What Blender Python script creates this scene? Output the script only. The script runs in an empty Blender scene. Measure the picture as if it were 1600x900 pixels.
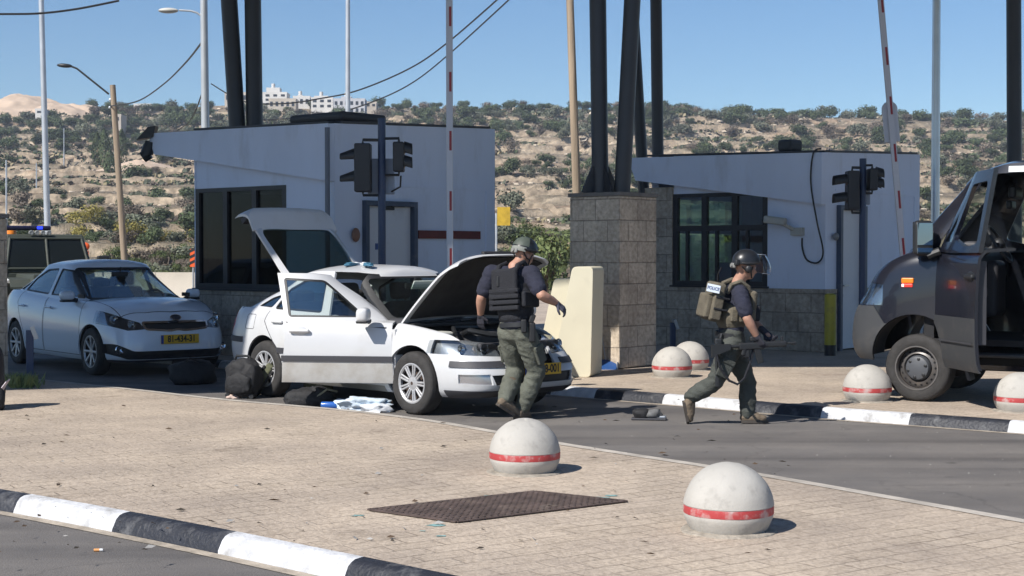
import bpy, bmesh, math, random
import numpy as np
from mathutils import Vector, Matrix, Euler, noise as mnoise
R = math.radians
PI = math.pi
SC = bpy.context.scene
COL = SC.collection
rng = random.Random(7)

# ------------------------------------------------------------------ camera model
FPX = 2300.0; HOR = 395.0; CAMZ = 1.63
TILT = math.atan((450 - HOR) / FPX)
CF = Vector((0, math.cos(TILT), -math.sin(TILT))); CU = Vector((0, math.sin(TILT), math.cos(TILT)))
CP = Vector((0, 0, CAMZ))
def ray(px, py): return CF + Vector((1, 0, 0)) * ((px - 800) / FPX) + CU * ((450 - py) / FPX)
def G(px, py, z=0.0):
    r = ray(px, py); return CP + r * ((z - CAMZ) / r.z)
def AT(px, py, d):
    r = ray(px, py); return CP + r * (d / r.y)
cam = bpy.data.cameras.new('camera'); camo = bpy.data.objects.new('camera', cam); COL.objects.link(camo)
cam.sensor_width = 36; cam.lens = FPX / 1600 * 36; cam.clip_end = 6000; cam.clip_start = 0.1
camo.location = CP; camo.rotation_euler = (R(90) - TILT, 0, 0)
SC.camera = camo

# ------------------------------------------------------------------ materials
MATS = {}
def _n(nt, t, **k):
    n = nt.nodes.new(t)
    for a, b in k.items(): setattr(n, a, b)
    return n
def mat(name, col, rough=0.7, metal=0.0, var=0.0, vscale=6.0, bump=0.0, bscale=40.0, coat=0.0, dirt=None, dscale=3.0, damt=0.5, dth=0.5, spec=0.5, emit=None, estr=0.0, stretch=(1, 1, 1)):
    """principled paint / cloth / stone with procedural variation, dirt patches and bump"""
    if name in MATS: return MATS[name]
    m = bpy.data.materials.new(name); m.use_nodes = True; nt = m.node_tree; L = nt.links
    b = nt.nodes['Principled BSDF']
    b.inputs['Roughness'].default_value = rough; b.inputs['Metallic'].default_value = metal
    b.inputs['Specular IOR Level'].default_value = spec
    b.inputs['Coat Weight'].default_value = coat; b.inputs['Coat Roughness'].default_value = 0.05
    c4 = (*col, 1)
    b.inputs['Base Color'].default_value = c4
    src = None
    tc = _n(nt, 'ShaderNodeTexCoord'); mp = _n(nt, 'ShaderNodeMapping'); mp.inputs['Scale'].default_value = stretch
    L.new(tc.outputs['Object'], mp.inputs['Vector'])
    if var > 0:
        nz = _n(nt, 'ShaderNodeTexNoise'); nz.inputs['Scale'].default_value = vscale; nz.inputs['Detail'].default_value = 5
        L.new(mp.outputs[0], nz.inputs['Vector'])
        rp = _n(nt, 'ShaderNodeValToRGB')
        rp.color_ramp.elements[0].position = 0.3; rp.color_ramp.elements[1].position = 0.7
        rp.color_ramp.elements[0].color = (*[max(0, c * (1 - var)) for c in col], 1)
        rp.color_ramp.elements[1].color = (*[min(1, c * (1 + var)) for c in col], 1)
        L.new(nz.outputs['Fac'], rp.inputs['Fac']); src = rp.outputs['Color']
    if dirt is not None:
        nz = _n(nt, 'ShaderNodeTexNoise'); nz.inputs['Scale'].default_value = dscale; nz.inputs['Detail'].default_value = 8; nz.inputs['Roughness'].default_value = 0.65
        L.new(mp.outputs[0], nz.inputs['Vector'])
        rp = _n(nt, 'ShaderNodeValToRGB')
        rp.color_ramp.elements[0].position = dth; rp.color_ramp.elements[1].position = min(1, dth + 0.2)
        rp.color_ramp.elements[0].color = (0, 0, 0, 1); rp.color_ramp.elements[1].color = (damt, damt, damt, 1)
        L.new(nz.outputs['Fac'], rp.inputs['Fac'])
        mx = _n(nt, 'ShaderNodeMix', data_type='RGBA')
        L.new(rp.outputs['Color'], mx.inputs[0])
        if src: L.new(src, mx.inputs[6])
        else: mx.inputs[6].default_value = c4
        mx.inputs[7].default_value = (*dirt, 1); src = mx.outputs[2]
    if src: L.new(src, b.inputs['Base Color'])
    if bump > 0:
        nz = _n(nt, 'ShaderNodeTexNoise'); nz.inputs['Scale'].default_value = bscale; nz.inputs['Detail'].default_value = 6
        L.new(mp.outputs[0], nz.inputs['Vector'])
        bp = _n(nt, 'ShaderNodeBump'); bp.inputs['Strength'].default_value = bump; bp.inputs['Distance'].default_value = 0.02
        L.new(nz.outputs['Fac'], bp.inputs['Height']); L.new(bp.outputs[0], b.inputs['Normal'])
    if emit:
        b.inputs['Emission Color'].default_value = (*emit, 1); b.inputs['Emission Strength'].default_value = estr
    MATS[name] = m; return m
def glass(name, tint=(0.6, 0.7, 0.66), refl=0.12, rough=0.02):
    if name in MATS: return MATS[name]
    m = bpy.data.materials.new(name); m.use_nodes = True; nt = m.node_tree; L = nt.links; nt.nodes.clear()
    o = _n(nt, 'ShaderNodeOutputMaterial'); t = _n(nt, 'ShaderNodeBsdfTransparent'); g = _n(nt, 'ShaderNodeBsdfGlossy')
    t.inputs[0].default_value = (*tint, 1); g.inputs['Roughness'].default_value = rough; g.inputs[0].default_value = (0.9, 0.95, 1, 1)
    f = _n(nt, 'ShaderNodeFresnel'); ge = _n(nt, 'ShaderNodeNewGeometry')       # same reflectance from either face of the sheet
    io = _n(nt, 'ShaderNodeMath', operation='MULTIPLY_ADD'); io.inputs[1].default_value = 1 / 1.5 - 1.5; io.inputs[2].default_value = 1.5
    L.new(ge.outputs['Backfacing'], io.inputs[0]); L.new(io.outputs[0], f.inputs['IOR'])
    ad = _n(nt, 'ShaderNodeMath', operation='ADD'); ad.inputs[1].default_value = refl; ad.use_clamp = True
    L.new(f.outputs[0], ad.inputs[0]); mx = _n(nt, 'ShaderNodeMixShader')
    L.new(ad.outputs[0], mx.inputs[0]); L.new(t.outputs[0], mx.inputs[1]); L.new(g.outputs[0], mx.inputs[2]); L.new(mx.outputs[0], o.inputs[0])
    MATS[name] = m; return m

# ------------------------------------------------------------------ mesh builder
class MB:
    def __init__(s): s.v = []; s.f = []; s.m = []; s.sm = []; s.soft = False
    def add(s, vs, fs, mi=0, M=None, smooth=False):
        o = len(s.v)
        if M is not None: vs = [M @ Vector(v) for v in vs]
        s.v += [tuple(v) for v in vs]
        for f in fs: s.f.append([i + o for i in f]); s.m.append(mi); s.sm.append(smooth)
        return s
    def box(s, c, size, rot=None, mi=0, taper=1.0, M=None):
        x, y, z = [k / 2 for k in size]
        vs = [(-x, -y, -z), (x, -y, -z), (x, y, -z), (-x, y, -z), (-x * taper, -y * taper, z), (x * taper, -y * taper, z), (x * taper, y * taper, z), (-x * taper, y * taper, z)]
        T = Matrix.Translation(c) @ (Euler(rot).to_matrix().to_4x4() if rot else Matrix())
        if M is not None: T = M @ T
        return s.add(vs, [(0, 3, 2, 1), (4, 5, 6, 7), (0, 1, 5, 4), (1, 2, 6, 5), (2, 3, 7, 6), (3, 0, 4, 7)], mi, T)
    def rbox(s, c, size, r=0.02, rot=None, mi=0, seg=3, M=None, n=4.0):
        """rounded box made as a super-ellipsoid-ish bevelled box"""
        s.soft = True; bm = bmesh.new(); bmesh.ops.create_cube(bm, size=1)
        for v in bm.verts: v.co = Vector((v.co.x * size[0], v.co.y * size[1], v.co.z * size[2]))
        bmesh.ops.bevel(bm, geom=bm.edges[:], offset=min(r, min(size) * 0.49), segments=seg, profile=0.5, affect='EDGES')
        T = Matrix.Translation(c) @ (Euler(rot).to_matrix().to_4x4() if rot else Matrix())
        if M is not None: T = M @ T
        s.bm(bm, mi, T, True); return s
    def bm(s, bm, mi=0, M=None, smooth=False):
        bm.verts.index_update()
        s.add([v.co.copy() for v in bm.verts], [[v.index for v in f.verts] for f in bm.faces], mi, M, smooth); bm.free(); return s
    def cyl(s, p0, p1, r0, r1=None, seg=16, mi=0, cap=True, smooth=True):
        r1 = r0 if r1 is None else r1
        p0 = Vector(p0); p1 = Vector(p1); d = (p1 - p0).normalized()
        a = d.orthogonal().normalized(); b = d.cross(a)
        vs = []
        for p, r in ((p0, r0), (p1, r1)):
            for i in range(seg):
                t = 2 * PI * i / seg; vs.append(p + (a * math.cos(t) + b * math.sin(t)) * r)
        fs = [(i, (i + 1) % seg, seg + (i + 1) % seg, seg + i) for i in range(seg)]
        s.add(vs, fs, mi, None, smooth)
        if cap: s.add(vs, [list(range(seg))[::-1], list(range(seg, 2 * seg))], mi)
        return s
    def tube(s, pts, r, seg=8, mi=0, cap=True):
        pts = [Vector(p) for p in pts]; n = len(pts)
        rs = r if isinstance(r, (list, tuple)) else [r] * n
        vs = []; a = None
        for i, p in enumerate(pts):
            t = (pts[min(i + 1, n - 1)] - pts[max(i - 1, 0)]).normalized()
            if a is None: a = t.orthogonal().normalized()
            a = (a - t * a.dot(t)).normalized(); b = t.cross(a)
            for k in range(seg):
                q = 2 * PI * k / seg; vs.append(p + (a * math.cos(q) + b * math.sin(q)) * rs[i])
        fs = []
        for i in range(n - 1):
            for k in range(seg):
                fs.append((i * seg + k, i * seg + (k + 1) % seg, (i + 1) * seg + (k + 1) % seg, (i + 1) * seg + k))
        s.add(vs, fs, mi, None, True)
        if cap: s.add(vs, [list(range(seg))[::-1], list(range((n - 1) * seg, n * seg))], mi)
        return s
    def ball(s, c, r, seg=16, rings=10, mi=0, rot=None):
        rr = r if isinstance(r, (list, tuple)) else (r, r, r)
        bm = bmesh.new(); bmesh.ops.create_uvsphere(bm, u_segments=seg, v_segments=rings, radius=1)
        M = Matrix.Translation(c) @ (Euler(rot).to_matrix().to_4x4() if rot else Matrix()) @ Matrix.Diagonal((*rr, 1))
        return s.bm(bm, mi, M, True)
    def lathe(s, prof, M=None, seg=32, mi=0, smooth=True):
        """prof: (r, z) list, axis z"""
        vs = []; n = len(prof)
        for r, z in prof:
            for k in range(seg):
                t = 2 * PI * k / seg; vs.append((r * math.cos(t), r * math.sin(t), z))
        fs = []
        for i in range(n - 1):
            for k in range(seg): fs.append((i * seg + k, i * seg + (k + 1) % seg, (i + 1) * seg + (k + 1) % seg, (i + 1) * seg + k))
        s.add(vs, fs, mi, M, smooth); return s
    def prism(s, poly, h, M=None, mi=0):
        """poly in local xy, extruded along +z by h"""
        n = len(poly); vs = [(p[0], p[1], 0) for p in poly] + [(p[0], p[1], h) for p in poly]
        fs = [list(range(n))[::-1], list(range(n, 2 * n))] + [(i, (i + 1) % n, n + (i + 1) % n, n + i) for i in range(n)]
        return s.add(vs, fs, mi, M)
    def grid(s, fn, nu, nv, mi=0, M=None, smooth=True):
        vs = [fn(i / nu, j / nv) for i in range(nu + 1) for j in range(nv + 1)]
        fs = [(i * (nv + 1) + j, (i + 1) * (nv + 1) + j, (i + 1) * (nv + 1) + j + 1, i * (nv + 1) + j + 1) for i in range(nu) for j in range(nv)]
        return s.add(vs, fs, mi, M, smooth)
    def mesh(s, name, mats, angle=35, merge=False, bevel=0.0):
        me = bpy.data.meshes.new(name); me.from_pydata(s.v, [], s.f)
        for m in (mats if isinstance(mats, (list, tuple)) else [mats]): me.materials.append(m)
        me.polygons.foreach_set('material_index', s.m)
        bm = bmesh.new(); bm.from_mesh(me)
        if merge: bmesh.ops.remove_doubles(bm, verts=bm.verts[:], dist=1e-5)
        bmesh.ops.recalc_face_normals(bm, faces=bm.faces[:])
        if bevel > 0:
            bmesh.ops.remove_doubles(bm, verts=bm.verts[:], dist=1e-5)
            es = [e for e in bm.edges if len(e.link_faces) == 2 and e.calc_face_angle(0) > R(35)]
            bmesh.ops.bevel(bm, geom=es, offset=bevel, segments=2, profile=0.5, affect='EDGES', clamp_overlap=True)
        bm.to_mesh(me); bm.free()
        smooth(me, angle, s.soft or bevel > 0); return me
    def build(s, name, mats, parent=None, angle=35, loc=None, rot=None, merge=False, bevel=0.0):
        return link(name, s.mesh(name, mats, angle, merge, bevel), parent, loc, rot)
def wnormals(me, angle=35):
    """area weighted corner normals: flat faces stay flat beside narrow bevels"""
    n = len(me.polygons)
    if n == 0 or n > 16000: return
    fn = np.empty(n * 3); me.polygons.foreach_get('normal', fn); fn = fn.reshape(-1, 3)
    ar = np.empty(n); me.polygons.foreach_get('area', ar)
    lv = np.empty(len(me.loops), int); me.loops.foreach_get('vertex_index', lv)
    ls = np.empty(n, int); me.polygons.foreach_get('loop_start', ls); lt = np.empty(n, int); me.polygons.foreach_get('loop_total', lt)
    lf = np.repeat(np.arange(n), lt)
    vf = [[] for _ in range(len(me.vertices))]
    for v, f in zip(lv.tolist(), lf.tolist()): vf[v].append(f)
    ca = math.cos(R(angle)); out = np.empty((len(lv), 3))
    for i, (v, f) in enumerate(zip(lv.tolist(), lf.tolist())):
        fs = vf[v]
        if len(fs) == 1: out[i] = fn[f]; continue
        N = fn[fs]; w = ar[fs] * ((N @ fn[f]) > ca); q = w @ N; L = math.sqrt(q @ q); out[i] = q / L if L > 1e-12 else fn[f]
    me.normals_split_custom_set(out.tolist())
def smooth(me, angle=35, weighted=False):
    me.polygons.foreach_set('use_smooth', [True] * len(me.polygons))
    me.set_sharp_from_angle(angle=R(angle)); me.update()
    if weighted: wnormals(me, angle)
def link(name, me, parent=None, loc=None, rot=None):
    o = bpy.data.objects.new(name, me); COL.objects.link(o)
    if parent is not None: o.parent = parent
    if loc is not None: o.location = loc
    if rot is not None: o.rotation_euler = rot
    return o
def tag(o, label=None, cat=None, group=None, kind=None):
    if label: o['label'] = label
    if cat: o['category'] = cat
    if group: o['group'] = group
    if kind: o['kind'] = kind
    return o
def thing(name, label, cat, loc=(0, 0, 0), rz=0.0, group=None):
    o = bpy.data.objects.new(name, None); COL.objects.link(o); o.location = loc; o.rotation_euler = (0, 0, rz)
    o.empty_display_size = 0.1
    return tag(o, label, cat, group)
KIDS = {}
def copy_tree(o, parent=None):
    c = o.copy(); COL.objects.link(c)
    if parent is not None: c.parent = parent
    for ch in list(o.children): copy_tree(ch, c)
    return c
def frame(p, x, y=None, z=Vector((0, 0, 1))):
    """matrix with origin p, local X = x, Z up"""
    x = Vector(x).normalized(); z = Vector(z); y = z.cross(x).normalized(); z = x.cross(y)
    return Matrix(((x.x, y.x, z.x, p[0]), (x.y, y.y, z.y, p[1]), (x.z, y.z, z.z, p[2]), (0, 0, 0, 1)))
def lerp(a, b, t): return a + (b - a) * t
def spl(x, knots):
    """monotone-ish smooth interpolation through knots"""
    xs = [k[0] for k in knots]; ys = [k[1] for k in knots]
    if x <= xs[0]: return ys[0]
    if x >= xs[-1]: return ys[-1]
    for i in range(len(xs) - 1):
        if x <= xs[i + 1]: break
    h = xs[i + 1] - xs[i]; t = (x - xs[i]) / h
    def slope(j):
        if j <= 0 or j >= len(xs) - 1:
            j2 = min(max(j, 0), len(xs) - 2); return (ys[j2 + 1] - ys[j2]) / (xs[j2 + 1] - xs[j2])
        d0 = (ys[j] - ys[j - 1]) / (xs[j] - xs[j - 1]); d1 = (ys[j + 1] - ys[j]) / (xs[j + 1] - xs[j])
        return 0.0 if d0 * d1 <= 0 else 2 * d0 * d1 / (d0 + d1)
    m0 = slope(i); m1 = slope(i + 1)
    return (2 * t**3 - 3 * t**2 + 1) * ys[i] + (t**3 - 2 * t**2 + t) * h * m0 + (-2 * t**3 + 3 * t**2) * ys[i + 1] + (t**3 - t**2) * h * m1
DG = None
def evaluated(o):
    dg = bpy.context.evaluated_depsgraph_get(); dg.update()
    return bpy.data.meshes.new_from_object(o.evaluated_get(dg))
def boolean(me, cutter, op):
    """exact boolean of two closed meshes -> new mesh"""
    a = bpy.data.objects.new('tmp_a', me); b = bpy.data.objects.new('tmp_b', cutter)
    COL.objects.link(a); COL.objects.link(b)
    md = a.modifiers.new('b', 'BOOLEAN'); md.operation = op; md.object = b; md.solver = 'EXACT'
    r = evaluated(a)
    bpy.data.objects.remove(a); bpy.data.objects.remove(b)
    return r
def solid(me, th, offset=-1.0):
    a = bpy.data.objects.new('tmp_a', me); COL.objects.link(a)
    md = a.modifiers.new('s', 'SOLIDIFY'); md.thickness = th; md.offset = offset; md.use_even_offset = False
    r = evaluated(a); bpy.data.objects.remove(a); return r
TEXTS = {}
def text_mesh(txt, size, depth=0.0, bold=0.0):
    """lettering as a flat mesh (built-in font), centred on the origin, in local XY"""
    cu = bpy.data.curves.new('txt', 'FONT'); cu.body = txt; cu.size = size; cu.align_x = 'CENTER'; cu.align_y = 'CENTER'; cu.extrude = depth; cu.offset = bold
    o = bpy.data.objects.new('txt', cu); COL.objects.link(o); me = evaluated(o); bpy.data.objects.remove(o); return me
def mb_text(mb, txt, size, M, mi=0, depth=0.001, bold=0.0, sx=1.0):
    me = text_mesh(txt, size, depth, bold)
    mb.add([(v.co.x * sx, v.co.y, v.co.z) for v in me.vertices], [list(p.vertices) for p in me.polygons], mi, M)
def fbm(x, y, z=0.0, o=4, lac=2.0, gain=0.5):
    s = 0; a = 1; f = 1
    for _ in range(o): s += a * mnoise.noise(Vector((x * f, y * f, z * f + 7.3 * _))); a *= gain; f *= lac
    return s
# ================================================================== SETTING
UL = Vector((-0.757, 0.653, 0)); UB = Vector((0.653, 0.757, 0))     # lane direction, across the lane
ZI = 0.10                                                          # pavement height above the road

def paver_mat():
    m = bpy.data.materials.new('pavers'); m.use_nodes = True; nt = m.node_tree; L = nt.links; b = nt.nodes['Principled BSDF']
    b.inputs['Roughness'].default_value = 0.85
    tc = _n(nt, 'ShaderNodeTexCoord'); mp = _n(nt, 'ShaderNodeMapping'); mp.inputs['Rotation'].default_value = (0, 0, R(-34))
    L.new(tc.outputs['Object'], mp.inputs[0])
    wz = _n(nt, 'ShaderNodeTexNoise'); wz.inputs['Scale'].default_value = 1.3; wz.inputs['Detail'].default_value = 4
    L.new(tc.outputs['Object'], wz.inputs['Vector'])
    va = _n(nt, 'ShaderNodeVectorMath', operation='MULTIPLY_ADD'); va.inputs[1].default_value = (0.07, 0.07, 0); L.new(wz.outputs['Color'], va.inputs[0]); L.new(mp.outputs[0], va.inputs[2])
    br = _n(nt, 'ShaderNodeTexBrick'); br.inputs['Scale'].default_value = 1.0
    br.inputs['Brick Width'].default_value = 0.30; br.inputs['Row Height'].default_value = 0.15; br.inputs['Mortar Size'].default_value = 0.007; br.inputs['Mortar Smooth'].default_value = 0.4
    br.inputs['Color1'].default_value = (0.525, 0.45, 0.37, 1); br.inputs['Color2'].default_value = (0.465, 0.395, 0.32, 1); br.inputs['Mortar'].default_value = (0.31, 0.255, 0.205, 1)
    L.new(va.outputs[0], br.inputs['Vector'])
    nz = _n(nt, 'ShaderNodeTexNoise'); nz.inputs['Scale'].default_value = 0.8; nz.inputs['Detail'].default_value = 9; nz.inputs['Roughness'].default_value = 0.7
    L.new(tc.outputs['Object'], nz.inputs['Vector'])
    rp = _n(nt, 'ShaderNodeValToRGB'); rp.color_ramp.elements[0].position = 0.34; rp.color_ramp.elements[1].position = 0.68
    rp.color_ramp.elements[0].color = (0.74, 0.72, 0.71, 1); rp.color_ramp.elements[1].color = (1.12, 1.09, 1.04, 1)
    L.new(nz.outputs['Fac'], rp.inputs[0])
    # dust that fills joints in places
    nz3 = _n(nt, 'ShaderNodeTexNoise'); nz3.inputs['Scale'].default_value = 1.5; nz3.inputs['Detail'].default_value = 6; L.new(tc.outputs['Object'], nz3.inputs['Vector'])
    r3 = _n(nt, 'ShaderNodeValToRGB'); r3.color_ramp.elements[0].position = 0.34; r3.color_ramp.elements[1].position = 0.56; L.new(nz3.outputs['Fac'], r3.inputs[0])
    dm = _n(nt, 'ShaderNodeMix', data_type='RGBA'); L.new(r3.outputs[0], dm.inputs[0]); L.new(br.outputs['Color'], dm.inputs[6]); dm.inputs[7].default_value = (0.50, 0.425, 0.35, 1)
    dk = _n(nt, 'ShaderNodeMath', operation='MULTIPLY'); dk.inputs[1].default_value = 0.82; L.new(r3.outputs[0], dk.inputs[0]); L.new(dk.outputs[0], dm.inputs[0])
    mx = _n(nt, 'ShaderNodeMix', data_type='RGBA', blend_type='MULTIPLY'); mx.inputs[0].default_value = 1
    L.new(dm.outputs[2], mx.inputs[6]); L.new(rp.outputs[0], mx.inputs[7])
    # fine specks
    n2 = _n(nt, 'ShaderNodeTexNoise'); n2.inputs['Scale'].default_value = 45; n2.inputs['Detail'].default_value = 4; L.new(tc.outputs['Object'], n2.inputs['Vector'])
    r2 = _n(nt, 'ShaderNodeValToRGB'); r2.color_ramp.elements[0].position = 0.3; r2.color_ramp.elements[1].position = 0.6
    r2.color_ramp.elements[0].color = (0.72, 0.7, 0.68, 1); r2.color_ramp.elements[1].color = (1.04, 1.04, 1.04, 1); L.new(n2.outputs['Fac'], r2.inputs[0])
    m2 = _n(nt, 'ShaderNodeMix', data_type='RGBA', blend_type='MULTIPLY'); m2.inputs[0].default_value = 1
    L.new(mx.outputs[2], m2.inputs[6]); L.new(r2.outputs[0], m2.inputs[7])
    n5 = _n(nt, 'ShaderNodeTexNoise'); n5.inputs['Scale'].default_value = 1.7; n5.inputs['Detail'].default_value = 7; n5.inputs['Roughness'].default_value = 0.65; L.new(tc.outputs['Object'], n5.inputs['Vector'])
    r5 = _n(nt, 'ShaderNodeValToRGB'); r5.color_ramp.elements[0].position = 0.60; r5.color_ramp.elements[1].position = 0.74; r5.color_ramp.elements[0].color = (1, 1, 1, 1); r5.color_ramp.elements[1].color = (0.58, 0.56, 0.54, 1); L.new(n5.outputs['Fac'], r5.inputs[0])
    m3 = _n(nt, 'ShaderNodeMix', data_type='RGBA', blend_type='MULTIPLY'); m3.inputs[0].default_value = 0.9; L.new(m2.outputs[2], m3.inputs[6]); L.new(r5.outputs[0], m3.inputs[7]); L.new(m3.outputs[2], b.inputs['Base Color'])
    bp = _n(nt, 'ShaderNodeBump'); bp.inputs['Strength'].default_value = 0.8; bp.inputs['Distance'].default_value = 0.01
    ad = _n(nt, 'ShaderNodeMath', operation='MULTIPLY_ADD'); ad.inputs[1].default_value = -1.0
    L.new(br.outputs['Fac'], ad.inputs[0]); L.new(n2.outputs['Fac'], ad.inputs[2]); L.new(ad.outputs[0], bp.inputs['Height']); L.new(bp.outputs[0], b.inputs['Normal'])
    return m
def asphalt_mat():
    m = bpy.data.materials.new('asphalt'); m.use_nodes = True; nt = m.node_tree; L = nt.links; b = nt.nodes['Principled BSDF']
    b.inputs['Roughness'].default_value = 0.8
    tc = _n(nt, 'ShaderNodeTexCoord')
    mp = _n(nt, 'ShaderNodeMapping'); mp.inputs['Rotation'].default_value = (0, 0, R(40.8)); mp.inputs['Scale'].default_value = (0.07, 1.5, 1); L.new(tc.outputs['Object'], mp.inputs[0])
    n1 = _n(nt, 'ShaderNodeTexNoise'); n1.inputs['Scale'].default_value = 1.4; n1.inputs['Detail'].default_value = 6; L.new(mp.outputs[0], n1.inputs['Vector'])
    r1 = _n(nt, 'ShaderNodeValToRGB'); r1.color_ramp.elements[0].position = 0.33; r1.color_ramp.elements[1].position = 0.62
    r1.color_ramp.elements[0].color = (0.105, 0.098, 0.095, 1); r1.color_ramp.elements[1].color = (0.165, 0.155, 0.148, 1); L.new(n1.outputs['Fac'], r1.inputs[0])
    n2 = _n(nt, 'ShaderNodeTexNoise'); n2.inputs['Scale'].default_value = 130; n2.inputs['Detail'].default_value = 3; L.new(tc.outputs['Object'], n2.inputs['Vector'])
    r2 = _n(nt, 'ShaderNodeValToRGB'); r2.color_ramp.elements[0].position = 0.3; r2.color_ramp.elements[1].position = 0.72
    r2.color_ramp.elements[0].color = (0.6, 0.6, 0.6, 1); r2.color_ramp.elements[1].color = (1.5, 1.48, 1.45, 1); L.new(n2.outputs['Fac'], r2.inputs[0])
    mx = _n(nt, 'ShaderNodeMix', data_type='RGBA', blend_type='MULTIPLY'); mx.inputs[0].default_value = 1
    L.new(r1.outputs[0], mx.inputs[6]); L.new(r2.outputs[0], mx.inputs[7])
    n3 = _n(nt, 'ShaderNodeTexNoise'); n3.inputs['Scale'].default_value = 0.9; n3.inputs['Detail'].default_value = 8; n3.inputs['Roughness'].default_value = 0.7; L.new(tc.outputs['Object'], n3.inputs['Vector'])
    r3 = _n(nt, 'ShaderNodeValToRGB'); r3.color_ramp.elements[0].position = 0.35; r3.color_ramp.elements[1].position = 0.7
    r3.color_ramp.elements[0].color = (0.82, 0.82, 0.83, 1); r3.color_ramp.elements[1].color = (1.2, 1.17, 1.12, 1); L.new(n3.outputs['Fac'], r3.inputs[0])
    m2 = _n(nt, 'ShaderNodeMix', data_type='RGBA', blend_type='MULTIPLY'); m2.inputs[0].default_value = 1
    L.new(mx.outputs[2], m2.inputs[6]); L.new(r3.outputs[0], m2.inputs[7])
    # hairline cracks and oil spots
    n4 = _n(nt, 'ShaderNodeTexNoise'); n4.inputs['Scale'].default_value = 1.8; n4.inputs['Detail'].default_value = 7; L.new(tc.outputs['Object'], n4.inputs['Vector'])
    va = _n(nt, 'ShaderNodeVectorMath', operation='MULTIPLY_ADD'); va.inputs[1].default_value = (1.1, 1.1, 0); L.new(n4.outputs['Color'], va.inputs[0]); L.new(tc.outputs['Object'], va.inputs[2])
    vo = _n(nt, 'ShaderNodeTexVoronoi', feature='DISTANCE_TO_EDGE'); vo.inputs['Scale'].default_value = 0.33; L.new(va.outputs[0], vo.inputs['Vector'])
    r4 = _n(nt, 'ShaderNodeValToRGB'); r4.color_ramp.elements[0].position = 0.0; r4.color_ramp.elements[1].position = 0.006; r4.color_ramp.elements[0].color = (0.35, 0.35, 0.35, 1); r4.color_ramp.elements[1].color = (1, 1, 1, 1); L.new(vo.outputs['Distance'], r4.inputs[0])
    n5 = _n(nt, 'ShaderNodeTexNoise'); n5.inputs['Scale'].default_value = 3.3; n5.inputs['Detail'].default_value = 5; L.new(tc.outputs['Object'], n5.inputs['Vector'])
    r5 = _n(nt, 'ShaderNodeValToRGB'); r5.color_ramp.elements[0].position = 0.66; r5.color_ramp.elements[1].position = 0.74; r5.color_ramp.elements[0].color = (1, 1, 1, 1); r5.color_ramp.elements[1].color = (0.55, 0.55, 0.56, 1); L.new(n5.outputs['Fac'], r5.inputs[0])
    m3 = _n(nt, 'ShaderNodeMix', data_type='RGBA', blend_type='MULTIPLY'); m3.inputs[0].default_value = 0.35; L.new(m2.outputs[2], m3.inputs[6]); L.new(r4.outputs[0], m3.inputs[7])
    m4 = _n(nt, 'ShaderNodeMix', data_type='RGBA', blend_type='MULTIPLY'); m4.inputs[0].default_value = 0.8; L.new(m3.outputs[2], m4.inputs[6]); L.new(r5.outputs[0], m4.inputs[7]); L.new(m4.outputs[2], b.inputs['Base Color'])
    bp = _n(nt, 'ShaderNodeBump'); bp.inputs['Strength'].default_value = 0.5; bp.inputs['Distance'].default_value = 0.006; L.new(n2.outputs['Fac'], bp.inputs['Height']); L.new(bp.outputs[0], b.inputs['Normal'])
    return m
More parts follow.
